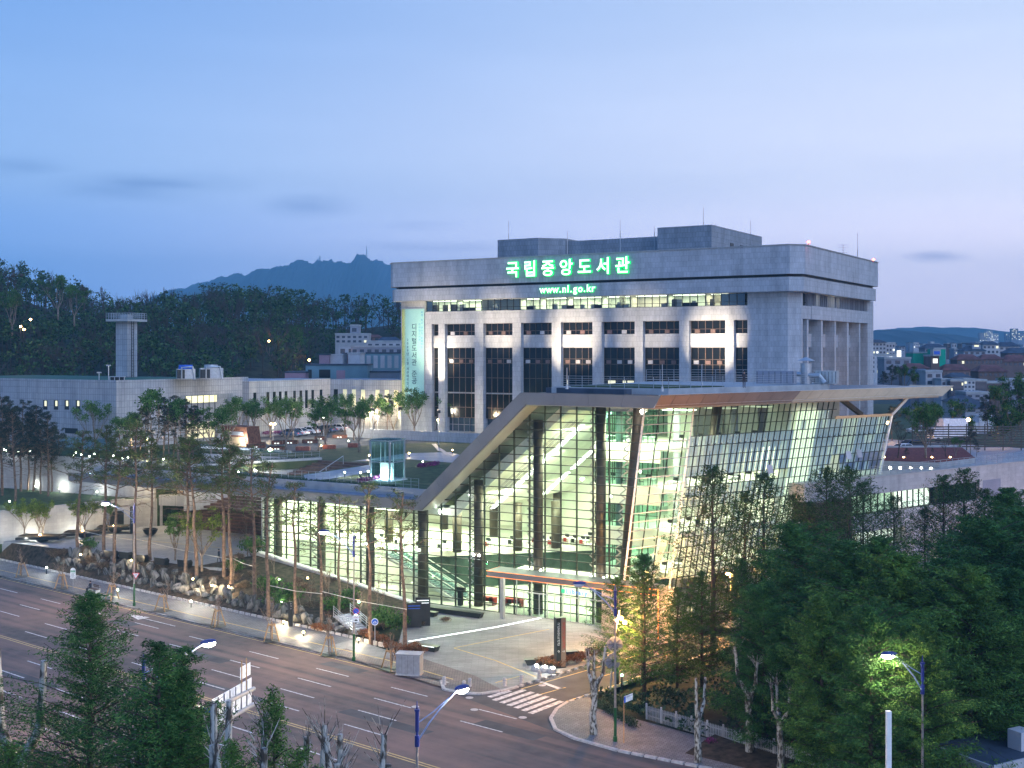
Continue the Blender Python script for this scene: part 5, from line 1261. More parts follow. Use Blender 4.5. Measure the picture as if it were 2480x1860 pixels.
def redwood(seed, h=17.0, leaf='lmeta', dens=3.0, w=.29, size=.24):
    rn = random.Random(seed); mb = MB(); c = Cloud(seed)
    mb.tube([(0, 0, -.5), (.05, 0, h * .4), (0, .06, h * .8), (0, 0, h)], [h * .016, h * .011, h * .005, .02], 7)
    nb = int(95 * (h / 17))
    for i in range(nb):
        u = i / nb; z = h * (.16 + .83 * u); a = i * 2.4 + rn.uniform(-.4, .4)
        prof = math.sin(min(1, (u + .12) * 1.6) * 1.57) * (1 - u) ** .8
        L = h * w * prof * rn.uniform(.7, 1.25) * 1.5 + .3
        d = Vector((math.cos(a), math.sin(a), .55)).normalized(); p = Vector((0, 0, z)); q = p + d * L; q.z += L * .1
        mb.tube([p, p.lerp(q, .5) + Vector((0, 0, -.06 * L)), q], [.035, .022, .01], 3, cap=False)
        for k in range(5):
            f = .3 + .7 * k / 4; cc = p.lerp(q, f); s_ = Vector((rn.uniform(-.3, .3), rn.uniform(-.3, .3), -.1)) * L * .3
            mb.tube([cc, cc + s_], [.012, .008], 3, cap=False)
            c.add(cc + s_ * .6, (.18 + L * .17, .18 + L * .17, .26), int(7 * dens), size, .2, asp=.26)
    return tree_proto('dawn_redwood', mb, c, M['barkd'], M[leaf])
def conifer(seed, h=15.0, leaf='lconif', w=.2, dens=1.0, size=.3, stems=1, base=.12, bm=1.3, rd=0.0, jit=.5):
    """a broad feathery conifer: tiers of drooping sprays with gaps between them"""
    rn = random.Random(seed); mb = MB(); c = Cloud(seed)
    for s_ in range(stems):
        ox, oy = (0, 0) if stems == 1 else (rn.uniform(-1.3, 1.3), rn.uniform(-1.3, 1.3)); hh = h * (1 if s_ == 0 else rn.uniform(.75, .95))
        mb.tube([(ox * .3, oy * .3, -.5), (ox, oy, hh * .5), (ox, oy, hh)], [h * .016, h * .01, .02], 7)
        nb = int(70 * bm * hh / 15)
        for i in range(nb):
            u = i / nb; z = hh * (base + (1 - base) * u); a = i * 2.4 + rn.uniform(-.5, .5)
            pr_ = (1 - rd) * (1 - u) ** .75 + rd * math.sin(3.1416 * min(1, u * .80 + .2)) ** .6; L = hh * w * pr_ * rn.uniform(1 - jit * .8, 1 + jit * .6) + .25; L *= 1 + .22 * math.sin(a + seed) + .12 * math.sin(2 * a + z * .35)
            d = Vector((math.cos(a), math.sin(a), .35 + .3 * u)).normalized(); p = Vector((ox, oy, z)); q = p + d * L
            q.z -= L * .12; mb.tube([p, p.lerp(q, .55) + Vector((0, 0, .05 * L)), q], [.03 + L * .006, .02, .01], 3, cap=False)
            ns_ = 4 + int(L * 1.6)
            for k in range(ns_):
                f = .22 + .78 * k / ns_; cc = p.lerp(q, f) + Vector((rn.uniform(-.2, .2), rn.uniform(-.3, .3), -.1)) * L * .42
                c.add(cc, (.26 + L * .10, .26 + L * .10, .16 + L * .03), int(13 * dens), size, .45, tilt=tuple(d * .5 + Vector((0, 0, -.25))), asp=.22)
    return tree_proto('conifer', mb, c, M['barkd'], M[leaf])
def bare(seed, h=9.0, spread=.5, depth=5, minr=.012, up=.22, bark='barkd', leafc=None):
    rn = random.Random(seed); mb = MB(); tips = []
    grow(mb, rn, Vector((0, 0, -.3)), Vector((0, 0, 1)), h * .34, h * .018, depth, tips, spread, up, 3, 5, .66, 3, minr)
    c = Cloud(seed)
    if leafc:
        for q, d in tips:
            if rn.random() < leafc[1]: c.add(q, (.25, .25, .2), leafc[2], leafc[3], .1)
    return tree_proto('bare_tree', mb, c, M[bark], M[leafc[0]] if leafc else None)
def pollard(seed, h=8.0, stubs=3, twigs=True, r0=.30):
    rn = random.Random(seed); mb = MB(); hf = h * rn.uniform(.42, .55)
    x = rn.uniform(-.15, .15)
    mb.tube([(0, 0, -.3), (x, 0, hf * .4), (-x, .05, hf * .75), (0, 0, hf)], [r0 * 1.15, r0, r0 * .9, r0 * 1.15], 9)
    tw = MB()
    for i in range(stubs):
        a = 6.28 * i / stubs + rn.uniform(-.5, .5); o_ = h * rn.uniform(.06, .12); L = h - hf * rn.uniform(.95, 1.25)
        p1 = Vector((math.cos(a) * o_, math.sin(a) * o_, hf + L * .3)); p2 = Vector((math.cos(a) * o_ * 1.25, math.sin(a) * o_ * 1.25, hf + L * rn.uniform(.75, 1.0)))
        mb.tube([(0, 0, hf - .15), p1, p1.lerp(p2, .5) + Vector((rn.uniform(-.1, .1), 0, 0)), p2], [r0 * .75, r0 * .5, r0 * .42, r0 * .36], 8)
        if twigs:
            for k in range(rn.randint(11, 20)):
                b = rn.uniform(0, 6.28); d = Vector((math.cos(b) * .7, math.sin(b) * .7, rn.uniform(.3, 1.1))); s_ = p1.lerp(p2, rn.uniform(.6, 1))
                e1 = s_ + d * rn.uniform(.4, 1.25); tw.tube([s_, s_.lerp(e1, .6) + Vector((0, 0, .05)), e1 + Vector((0, 0, .1))], [.02, .014, .006], 3, cap=False)
    if tw.v:
        n0 = len(mb.v); mb.v += tw.v; mb.f += [tuple(i + n0 for i in f) for f in tw.f]; mb.m += tw.m
    return ('pollarded_tree', mb.mesh('trunk', M['barkplane']), None)
def bush(seed, r=1.0, h=.9, leaf='lhedgeg', n=500, size=.16, stems=True):
    rn = random.Random(seed); mb = MB(); c = Cloud(seed)
    for i in range(9 if stems else 3):
        a = rn.uniform(0, 6.28); mb.tube([(0, 0, -.1), (math.cos(a) * r * .3, math.sin(a) * r * .3, h * .5), (math.cos(a) * r * .7, math.sin(a) * r * .7, h * .95)], [.02, .014, .006], 3, cap=False)
    for i in range(8): c.add((rn.uniform(-.5, .5) * r, rn.uniform(-.5, .5) * r, h * rn.uniform(.35, .75)), (r * .5, r * .5, h * .35), n // 8, size, .1)
    return tree_proto('shrub', mb, c, M['bark'], M[leaf])

P_vase = [vase(s, leaf='lgreen2') for s in (21, 22, 23, 24)]
P_vaseL = [vase(s, leaf='lgreen', dens=.85) for s in (31, 32)]
P_pine = [pine(s, crown0=.58, dens=1.0) for s in (41, 42, 43, 44)]
P_pineS = [pine(s, crown0=.62, dens=.62) for s in (45, 46, 47)]
P_pineD = [pine(s, 12, 'lpined', .38, 1.5, wid=.24) for s in (51, 52, 53)]
P_pineT = [pine(s, 8.5, 'lpined', .35, 1.4, wid=.3) for s in (55, 56)]
P_red = [redwood(s) for s in (61, 62, 63)]
P_con = [conifer(s, 15, w=.34, dens=2.6, size=.22, rd=.2) for s in (71, 72)]
P_conW = [conifer(s, 13, 'lconif', w=.34, dens=4.0, size=.24, base=.04, bm=2.0, rd=.75, jit=.7) for s in (75, 76, 77, 78)]
P_conF = [conifer(81, 15.5, 'lconif', .46, 3.3, .18, base=.0, bm=2.4, rd=.0, jit=.8), conifer(82, 12, 'lconif', .36, 2.8, .18, stems=4, bm=1.6, rd=.0, jit=.8), conifer(83, 8, 'lconif2', .30, 3.0, .13, base=.02, bm=2.0, jit=.8)]
P_bare = [bare(s) for s in (91, 92, 93)]
P_bareS = [bare(s, 5.2, .5, 4, .01, .3, 'bark', ('lhedge', .5, 3, .09)) for s in (95, 96)]
P_pol = [pollard(s, 8.5, k, tw) for s, k, tw in ((101, 3, True), (102, 2, False), (103, 3, True), (104, 4, True), (105, 2, True))]
P_ridge = [bare(s, 13, .38, 5, .03, .3) for s in (111, 112)]
P_bushB = [bush(s, 1.2, .9, 'lbrush', 700, .13) for s in (121, 122)]
P_bushG = [bush(s, 1.3, 1.3, 'lgreen2', 650, .2) for s in (123, 124)]
P_bushH = [bush(s, .8, .7, 'lhedge', 900, .1) for s in (125, 126)]
P_small = [vase(131, 4.5, 'lgreen', .9, size=.17), vase(132, 5, 'lyellow', .8, size=.17)]

# ---- front garden pines (bases read on the planting bank)
for i, (px, py, top) in enumerate(((190, 1336, 1040), (251, 1338, 1030), (276, 1354, 1035), (325, 1367, 1010), (364, 1356, 1060), (450, 1397, 1050), (476, 1406, 1060), (543, 1381, 1035), (559, 1428, 1090), (618, 1451, 1080),
                                   (652, 1494, 1120), (718, 1500, 1170), (780, 1519, 1205), (824, 1503, 1200), (899, 1553, 1170), (981, 1571, 1190))):
    z = 1.6 if px < 600 else .8; p = gp(px, py, z); z = bankz(p.x, p.y); p = gp(px, py, z); z = bankz(p.x, p.y)
    h = (py - top) * p.y / FPX
    plant(P_pine[i % 4] if px < 560 else P_pineS[i % 3], (p.x, p.y, z - .1), h / 12, label='tall slender red-barked pine in the front garden, #', group='tall pines in the front garden', key='fpine')
# ---- uplit or dark trees of the roof garden and upper plaza
vz = [(693, 1093, 964, 1), (710, 1066, 966, 1), (789, 1080, 962, 0), (857, 1066, 968, 0), (869, 1095, 975, 0), (612, 1080, 968, 0), (554, 1084, 975, 0), (511, 1107, 985, 0), (771, 1092, 985, 0), (953, 1062, 952, 1), (1004, 1057, 945, 0),
      (1075, 1053, 935, 0), (835, 1050, 955, 0), (735, 1046, 955, 1), (905, 1052, 958, 0), (655, 1060, 958, 0), (580, 1063, 962, 0)]
for i, (px, py, top, k) in enumerate(vz):
    p = gp(px, py, 12); h = (py - top) * p.y / FPX
    plant((P_vaseL if k else P_vase)[i % (2 if k else 4)], p, h / 8.6, label='round-crowned leafy tree with branching trunk on the upper plaza, #', group='leafy trees on the upper plaza', key='vase')
plant(P_vaseL[0], gp(230, 1096, 11.6), .98, label='umbrella-shaped bright green tree in front of the long annex wall', group=None)
for i, (px, py, top) in enumerate(((316, 1112, 1000), (338, 1108, 990), (352, 1114, 985), (376, 1112, 945), (395, 1110, 965), (408, 1116, 985), (432, 1112, 975), (448, 1108, 968), (467, 1112, 985), (300, 1106, 1010), (420, 1104, 960))):
    p = gp(px, py, 11.9); h = (py - top) * p.y / FPX
    plant((P_pineD if i % 3 else P_vase)[i % 3], p, h / (12 if i % 3 else 8.6), label='dark tree in the grove before the annex, #', group='grove before the annex', key='grove')
for i, (px, py, top) in enumerate(((6, 1200, 960), (38, 1214, 990), (50, 1190, 975), (67, 1188, 1000), (80, 1190, 985), (85, 1176, 1010), (98, 1196, 1030), (116, 1202, 1000), (125, 1192, 1040), (20, 1180, 980), (-12, 1210, 950), (140, 1188, 1040))):
    p = gp(px, py, 6.4); h = (py - top) * p.y / FPX
    plant(P_pineD[i % 3], p, h / 12, label='dark pine in the grove on the lit left terrace, #', group='pine grove on the left terrace', key='lpine')
for i, (px, py, top) in enumerate(((996, 1045, 925), (1144, 1046, 935), (938, 1050, 958))):
    p = gp(px, py, 12); h = (py - top) * p.y / FPX
    plant(P_pineT[i % 2], p, h / 8.5, label='layered pine before the stone library front, #', group='layered pines before the library', key='tpine')
# small planting in the lower plaza
for i, (px, py, top, k) in enumerate(((424, 1357, 1240, 0), (489, 1376, 1240, 1), (602, 1352, 1230, None))):
    p = gp(px, py, 2.5); h = (py - top) * p.y / FPX
    if k is None: plant(P_bareS[0], p, h / 5.2, label='pale uplit bare tree by the seating steps', name='bare_tree')
    else: plant(P_small[k], p, h / 4.8, label=['small bright green tree on the lower plaza, left one', 'small yellow-green tree on the lower plaza, right one'][k])
for i, (px, py) in enumerate(((95, 1295), (104, 1300), (195, 1290), (205, 1296), (262, 1283), (60, 1300))):
    p = gp(px, py, 3.1); plant(P_small[i % 2], p, .9 + .1 * (i % 2), label='thin young tree in a black planter by the wall, #', group='young trees in black planters', key='yt')
for i, (px, py, h) in enumerate(((640, 1430, 2.6), (700, 1440, 2.6), (660, 1450, 2.2), (820, 1455, 2.4), (860, 1440, 2.2), (935, 1480, 2.6), (960, 1490, 2.0), (610, 1380, 3), (560, 1400, 2), (215, 1350, 2))):
    p = gp(px, py, 1.6); p.z = bankz(p.x, p.y)
    plant(P_bushG[i % 2], p, h / 1.6, label='soft green shrub among the garden pines, #', cat='shrub', group='green shrubs in the front garden', key='gb', name='shrub')
rb2 = random.Random(9)
for i in range(46):
    a = rb2.uniform(-150, -84); bt, zt = topb(a); b = 80.2 + (bt - 80.2) * rb2.uniform(.35, .95) ; p = RW(a, b)
    plant(P_bushB[i % 2], (p.x, p.y, bankz(p.x, p.y)), rb2.uniform(.6, 1.1), label='dry brown shrub on the planting bank, #', cat='shrub', group='dry shrubs on the planting bank', key='db', name='shrub')
for i in range(12):
    a = rb2.uniform(-112, -88); bt, zt = topb(a); p = RW(a, 80.2 + (bt - 80.2) * rb2.uniform(.3, .9))
    plant(P_bareS[i % 2], (p.x, p.y, bankz(p.x, p.y)), rb2.uniform(.6, .9), label='small bare tree on the bank beside the glass front, #', group='small bare trees on the bank', key='sb', name='bare_tree')
# clipped brown hedge mounds near the forecourt
for i, (px, py) in enumerate(((770, 1527), (790, 1530), (880, 1543), (900, 1548), (925, 1556), (945, 1572), (965, 1578), (985, 1580), (1005, 1575), (1020, 1583), (1318, 1612), (1335, 1606), (1352, 1616), (1375, 1608), (1395, 1604), (1415, 1598), (1435, 1590), (1452, 1584))):
    p = gp(px, py, .15); plant(P_bushH[i % 2], p, 1.15, label='low russet hedge clump beside the paving, #', cat='hedge', group='russet hedge clumps', key='hc', name='hedge')
# roadside young trees with timber props
for i, (px, py) in enumerate(((52, 1390), (150, 1425), (271, 1453), (394, 1479), (526, 1516), (658, 1552), (799, 1585), (945, 1620))):
    if px == 52: py = 1396
    p = gp(px, py, .12); o = plant(P_bareS[i % 2], p, rnd.uniform(.8, 1.0), label='bare young roadside tree propped by a wooden frame, #', group='propped roadside trees', key='rt', name='bare_tree')
    pr = thing('tree_prop', None, 'tree prop', p, rnd.uniform(0, 2), group='timber tree props')
    for k in range(3):
        a = 2.09 * k; mb = MB(); mb.tube([(math.cos(a) * .85, math.sin(a) * .85, 0), (math.cos(a) * .3, math.sin(a) * .3, 1.75)], .065, 7); mb.build('leg', M['wood'], pr)
    mb = MB()
    for k in range(3):
        a = 2.09 * k; b = a + 2.09; mb.tube([(math.cos(a) * .42, math.sin(a) * .42, 1.55), (math.cos(b) * .42, math.sin(b) * .42, 1.55)], .055, 6)
    mb.build('crossbar', M['wood'], pr); mb = MB(); mb.prism([(-.75, -.75), (.75, -.75), (.75, .75), (-.75, .75)], .0, .012); mb.build('grate', M['darkmetal'], pr)
    reg(pr, 'three-legged wooden tree prop on the pavement, #', 'prop')
# ---- right side: dawn redwoods, pines and the dense conifers
for i, (px, py, top) in enumerate(((1726, 1598, 1118), (1804, 1560, 1180), (1851, 1590, 1140), (2003, 1560, 1128), (2057, 1575, 1130), (2090, 1548, 1165), (2165, 1540, 1200), (2285, 1545, 1155), (2335, 1530, 1140), (2385, 1535, 1190), (1557, 1640, 1330), (1920, 1535, 1190), (1960, 1560, 1210), (2240, 1530, 1230))):
    p = gp(px, py, .5); h = (py - top) * p.y / FPX; zz = slopez(p.x, p.y)
    plant(P_red[i % 3], (p.x, p.y, min(1.5, zz)), h / 17, label='tall feathery dawn redwood before the glass side front, #', group='dawn redwoods', key='rw')
for i, (px, py, top, k) in enumerate(((1560, 1690, 1340, 0), (1495, 1652, 1395, 0), (1640, 1660, 1420, 0), (1700, 1655, 1380, 0), (1795, 1640, 1350, 0), (1880, 1635, 1330, 0))):
    p = gp(px, py, .3); h = (py - top) * p.y / FPX
    plant(P_con[i % 2], (p.x, p.y, .2), h / 15, label='slim dark conifer beside the access road, #', group='slim conifers by the access road', key='slim', zs=h / 15)
for i, (px, Y, top, w) in enumerate(((1925, 92, 1278, 1.05), (2050, 84, 1325, 1.05), (2180, 80, 1350, 1.1), (2290, 84, 1365, 1.1), (2400, 88, 1270, 1.1), (2130, 96, 1310, 1.1), (2480, 96, 1240, 1.15), (1990, 76, 1450, .8), (2110, 72, 1480, .85), (2240, 72, 1520, .8), (2350, 78, 1380, .95), (2450, 80, 1390, 1.0), (1850, 84, 1420, .8), (2350, 100, 1260, 1.0), (2440, 110, 1190, 1.0), (2510, 84, 1330, 1.0))):
    p = at(px, Y); ztop = CAMZ - (top - 850) * Y / FPX
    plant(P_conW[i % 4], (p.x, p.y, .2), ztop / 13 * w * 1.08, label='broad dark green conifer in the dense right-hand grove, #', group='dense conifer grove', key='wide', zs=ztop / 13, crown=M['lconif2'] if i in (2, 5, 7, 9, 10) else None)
# foreground conifers at lower left
for k, (px, Y, top, pr, lab) in enumerate(((218, 60, 1439, 0, 'large dark feathery conifer in the left foreground'), (415, 56, 1545, 1, 'many-stemmed dark conifer beside the road sign gantry'), (664, 50, 1680, 2, 'small pointed conifer right of the road sign gantry'), (20, 52, 1800, 2, 'small green conifer at the lower left corner'), (560, 46, 1800, 2, 'low green conifer at the bottom edge below the road sign'),
                                    (720, 45, 1820, 2, 'low green conifer at the bottom edge right of the road sign'))):
    p = at(px, Y); ztop = CAMZ - (top - 850) * Y / FPX; h0 = (15.5, 12, 8)[pr]
    sc = max(.5, (ztop - .0) / h0) 
    plant(P_conF[pr], (p.x, p.y, 0), min(sc, 1.15), rot=k * 1.3, label=lab, zs=sc)
# pollarded plane trees
for i, (px, py, top, k) in enumerate(((1438, 1778, 1550, 0), (1690, 1845, 1615, 1), (1815, 1825, 1560, 4), (1890, 1862, 1630, 0), (2045, 1900, 1640, 3), (2075, 1905, 1700, 2), (2130, 1900, 1722, 1), (2360, 1830, 1700, 3), (2435, 1850, 1705, 0))):
    p = gp(px, py, .12); h = (py - top) * p.y / FPX
    plant(P_pol[k], p, h / 8.5 * (.9 if px > 2300 else 1), rot=i * 1.1, label='pollarded plane tree with mottled pale bark right of the junction, #', group='pollarded plane trees on the right', key='pol')
for i, (px, Y, top, k) in enumerate(((42, 64, 1510, 1), (520, 52, 1612, 1), (592, 50, 1700, 1), (608, 50, 1705, 2), (783, 52, 1750, 3), (862, 50, 1735, 0), (905, 48, 1790, 1), (755, 47, 1800, 1))):
    ztop = CAMZ - (top - 850) * Y / FPX; p = at(px, Y)
    plant(P_pol[k], (p.x, p.y, 0), ztop / 8.5 * (1 if i == 0 else .8), rot=i * 1.7, label='cut-back plane tree on the near roadside, #', group='cut-back plane trees on the near roadside', key='pol2', zs=ztop / 8.5)
# brushwood along the near verge, stuff
c = Cloud(5); rn = random.Random(4)
for i in range(420):
    a = rn.uniform(-92, -28); b = rn.uniform(33, 42.8); p = RW(a, b); c.add((p.x, p.y, .35), (.5, .5, .4), 26, .16, .1)
o = bpy.data.objects.new('verge_brush', c.mesh('verge_brush', M['lbrush'])); COL.objects.link(o); o['kind'] = 'stuff'
c = Cloud(6)
for i in range(1900):
    a = rn.uniform(-64, 40); b = rn.uniform(73.5, 112); p = RW(a, b)
    if (p.x - b0.x) * AD.y - (p.y - b0.y) * AD.x < .8: continue
    if min((q1.x - q0.x) * (p.y - q0.y) - (q1.y - q0.y) * (p.x - q0.x) for q0, q1 in ((gp(1440, 1700), gp(1566, 1748)), (gp(1566, 1746), gp(2200, 1929)))) < .3: continue
    c.add((p.x, p.y, slopez(p.x, p.y) + .5), (1.1, 1.1, .4), 40, .32, .1)
o = bpy.data.objects.new('undergrowth', c.mesh('undergrowth', M['lhedgeg'])); COL.objects.link(o); o['kind'] = 'stuff'
c = Cloud(7)
for i in range(330):
    u = i / 330; t = -66 + u * 49
    p = FW(t, 2.3 + rn.uniform(-.3, .4), 12.35); c.add(tuple(p), (.35, .35, .3), 26, .14, .1)
for i in range(120):
    t = -64 + rn.uniform(0, 9); s = 28 - (t + 52) * 1.2 + rn.uniform(-.8, .8); p = FW(-60 + i / 120 * 9.5, 10 + i / 120 * 18, 12.3); c.add(tuple(p), (.4, .4, .3), 26, .14, .1)
o = bpy.data.objects.new('roof_hedge', c.mesh('roof_hedge', M['lhedgeg'])); COL.objects.link(o); o['kind'] = 'stuff'
c = Cloud(8)
for x0, y0, x1, y1, z in ((870, 1163, 935, 1152, 12.3), (1015, 1128, 1058, 1122, 12.3), (640, 1048, 690, 1046, 12.8), (700, 1040, 760, 1040, 12.8)):
    for i in range(60):
        u = rn.random(); g_ = gp(x0 + (x1 - x0) * u, y0 + (y1 - y0) * u, z); c.add(tuple(g_), (.6, .8, .35), 18, .16, .1)
o = bpy.data.objects.new('azalea_bed', c.mesh('azalea_bed', M['lpurple'])); COL.objects.link(o); o['kind'] = 'stuff'
# hedge and planting strip at the right corner
c = Cloud(12)
for k in range(2):
    for i in range(70):
        u = i / 70; q0 = gp((1446, 1470)[k], (1700, 1690)[k], .4); q1 = gp((1540, 1560)[k], (1755, 1725)[k], .4); p = q0.lerp(q1, u); c.add((p.x, p.y, .45), (.5, .5, .35), 36, .12, .1)
o = bpy.data.objects.new('clipped_hedge', c.mesh('clipped_hedge', M['lhedgeg'])); COL.objects.link(o); tag(o, 'low clipped dark hedge at the right street corner', 'hedge')
# ------------------------------------------------------------------ hills, far wood, mountain
def ridge(name, Y, prof, depth, m, z0=-5, back=None):
    """a hill whose skyline passes through the given (px, py) at distance Y, with real depth"""
    mb = MB(); k = 8; n = len(prof)
    xs = []
    for i in range(n - 1):
        for j in range(9): u = j / 9; xs.append((prof[i][0] + (prof[i + 1][0] - prof[i][0]) * u, prof[i][1] + (prof[i + 1][1] - prof[i][1]) * u))
    xs.append(prof[-1]); rn = random.Random(len(name))
    for r in range(k + 1):
        u = r / k; yy = Y - depth * (1 - u * 2) if False else Y - depth * (1 - u)
        for px, py in xs:
            top = CAMZ - (py - 850) * Y / FPX; h = z0 + (top - z0) * (math.sin(u * 1.5708) ** .9)
            x = (px - 1240) / FPX * Y; mb.v.append((x * (1 - .0 * u), yy, h + (rn.uniform(-1, 1) * (top - z0) * .016 + math.sin(px * .13 + r) * (top - z0) * .012 if 0 < r else 0)))
    for px, py in xs: x = (px - 1240) / FPX * Y; mb.v.append((x, Y + depth, z0))
    w = len(xs)
    for r in range(k + 1):
        for i in range(w - 1): a = r * w + i; mb.f.append((a, a + 1, a + w + 1, a + w)); mb.m.append(0)
    return mb.build(name, m, smooth=False, kind='structure')
ridge('mountain', 4200, [(250, 760), (360, 738), (415, 704), (440, 701), (500, 686), (545, 672), (575, 665), (600, 668), (640, 652), (662, 648), (680, 652), (705, 641), (722, 634), (745, 632), (760, 641), (775, 634), (785, 636), (803, 628), (815, 638), (835, 637), (860, 634), (868, 620), (885, 619), (893, 622), (900, 632), (930, 636), (980, 650), (1100, 690), (1250, 740)], 600, M['mountain'], -20)
ridge('far_hill', 3600, [(2050, 815), (2120, 800), (2170, 796), (2215, 792), (2250, 797), (2300, 793), (2350, 799), (2420, 806), (2500, 800), (2700, 812)], 900, M['mountain'], -20)
ridge('middle_hill', 2300, [(2020, 830), (2100, 803), (2150, 799), (2200, 806), (2260, 809), (2330, 822), (2400, 836), (2560, 848)], 600, M['mountain'], -20)
mb = MB()
for px, py0, py1, w in ((775, 619, 636, 5), (771, 626, 637, 9), (888, 596, 620, 3.5), (866, 617, 624, 12)):
    p0 = at(px, 4150, py1 + 3); p1 = at(px, 4150, py0); 
    t = thing('mountain_mast', None, 'antenna mast', p0, group='antenna masts on the mountain'); m2 = MB(); m2.tube([(0, 0, 0), (0, 0, (p1 - p0).z)], [w * .8, w * .4], 5); m2.build('mast', M['galv'], t); reg(t, 'tiny antenna mast on the distant mountain top, #', 'mm')
# forest hill behind the annex
HP = [(-300, 610), (-100, 630), (0, 662), (60, 672), (160, 704), (300, 752), (420, 738), (520, 725), (640, 718), (700, 726), (760, 736), (860, 740), (940, 730), (1060, 740), (1250, 750)]
def hprof(px):
    for (x0, y0), (x1, y1) in zip(HP[:-1], HP[1:]):
        if x0 <= px <= x1: return y0 + (y1 - y0) * (px - x0) / (x1 - x0)
    return HP[-1][1]
HY = 430.0
def hu(px, u): k = max(0, min(1, (px - 730) / 80)); return u * (1 - k) + max(0, (u - .58) / .42) * k
hillz = lambda px, u: 10 + (CAMZ - (hprof(px) + 58 - 850) * HY / FPX - 10) * (math.sin(max(0, min(1, hu(px, u))) * 1.57) ** .8)
mb = MB(); cols = 60; rows = 10
for r in range(rows + 1):
    u = r / rows; Y = 255 + (HY - 255) * u
    for c_ in range(cols + 1):
        px = -300 + 1550 * c_ / cols; mb.v.append(((px - 1240) / FPX * (HY * .35 + Y * .65), Y, hillz(px, u)))
for c_ in range(cols + 1):
    px = -300 + 1550 * c_ / cols; mb.v.append(((px - 1240) / FPX * HY, HY + 120, 5))
for r in range(rows + 1):
    for c_ in range(cols): a = r * (cols + 1) + c_; mb.f.append((a, a + 1, a + cols + 2, a + cols + 1)); mb.m.append(0)
mb.build('wooded_hill', M['forestfloor'], smooth=True, kind='structure')
# the wood on it: one mass of crowns of leaf-sized faces and bare twigs
c = Cloud(31); rn = random.Random(31); tw = MB()
for i in range(1500):
    px = rn.uniform(-260, 1230); u = rn.uniform(0, 1); Y = 262 + (HY - 262) * u; x = (px - 1240) / FPX * (HY * .35 + Y * .65); z = hillz(px, u)
    if (px > 790 and u < .66) or (px > 700 and u < .2): continue
    hgt = rn.uniform(7, 14); r = rn.uniform(1.7, 5.0); base_c = (x, Y, z + hgt * .62)
    if rn.random() < .74:
        for k in range(7):
            a = rn.uniform(0, 6.28); rr_ = r * rn.uniform(.3, .8); c.add((x + math.cos(a) * rr_, Y + math.sin(a) * rr_, z + hgt * rn.uniform(.4, .95)), (r * .42, r * .42, r * .34), 18, .78, .2)
    else:
        for k in range(10):
            a = rn.uniform(0, 6.28); e = Vector((x + math.cos(a) * r, Y + math.sin(a) * r, z + hgt * rn.uniform(.7, 1.0))); s0 = Vector((x, Y, z + hgt * rn.uniform(.25, .6)))
            tw.tube([s0, s0.lerp(e, .6) + Vector((0, 0, .5)), e], [.10, .06, .03], 3, cap=False)
            for q in range(3): e2 = e + Vector((rn.uniform(-1, 1), rn.uniform(-1, 1), rn.uniform(-.2, 1.2))); tw.tube([s0.lerp(e, .7), e2], [.05, .025], 3, cap=False)
    tw.tube([(x, Y, z - 1), (x, Y, z + hgt * .75)], [.16, .08], 3, cap=False)
o = bpy.data.objects.new('far_wood', c.mesh('far_wood', M['lforest'])); COL.objects.link(o); o['kind'] = 'stuff'
tw.build('far_wood_branches', M['barkd'], kind='stuff')
# single trees standing out on the skyline and slope
for i, (px, top, Y, k) in enumerate(((15, 640, 330, 0), (50, 642, 330, 1), (110, 658, 340, 0), (205, 672, 340, 1), (255, 684, 345, 0), (300, 720, 360, 1), (560, 690, 400, 0), (620, 688, 400, 1), (700, 694, 420, 0), (905, 700, 430, 1), (470, 702, 400, 1), (520, 696, 400, 0), (790, 706, 425, 0))):
    z0 = CAMZ - (top + (85 if px < 320 else 50) - 850) * Y / FPX; h = CAMZ - (top - 850) * Y / FPX - z0
    p = at(px, Y); plant(P_ridge[k], (p.x, p.y, z0), h / 13, label='bare tree standing out on the hill skyline, #', group='bare trees on the hill skyline', key='sky', name='bare_tree')
for i, (px, top, Y, s_) in enumerate(((140, 668, 325, 1.35), (30, 700, 300, 1.4), (715, 790, 330, 1.3), (655, 800, 320, 1.1), (180, 690, 310, 1.2), (1290, 0, 0, 0))):
    if not s_: continue
    ztop = CAMZ - (top - 850) * Y / FPX; p = at(px, Y); plant(P_vase[i % 4], (p.x, p.y, ztop - 8.6 * s_), s_, label='green leafy tree standing out on the wooded hill, #', group='leafy trees on the hill', key='gh')
for i, (px, py) in enumerate(((32, 663), (52, 665 - 2))):
    p = at(px, 329, py + 4); o = thing('magpie_nest', 'dark round twig nest in the bare tree top, ' + ('left one' if i == 0 else 'right one'), 'nest', p); mb = MB(); mb.ell((0, 0, 0), (.5, .5, .45), 9, 6, jit=.2, rn=rn); mb.build('twigs', M['barkd'], o)
for i, (px, py, Y, m) in enumerate(((74, 775, 290, 'lamp_o'), (50, 792, 285, 'lamp_o'), (58, 799, 285, 'lamp_o'), (651, 827, 300, 'lamp_o'), (749, 873, 300, 'lamp_o'))):
    p = at(px, Y, py); o = thing('path_lamp', None, 'lamp', p - Vector((0, 0, 5)), group='lamps in the hillside wood'); mb = MB(); mb.cyl(0, 0, 0, 5, .07, 6); mb.build('post', M['darkmetal'], o); mb = MB(); mb.ell((0, 0, 5.1), (.28, .28, .25), 8, 5); mb.build('bulb', M[m], o)
    reg(o, 'glowing warm lamp among the hillside trees, #', 'pl'); point('lamp_glow', p + Vector((0, -.6, .3)), 900 if i == 4 else 250, SOD, .3)

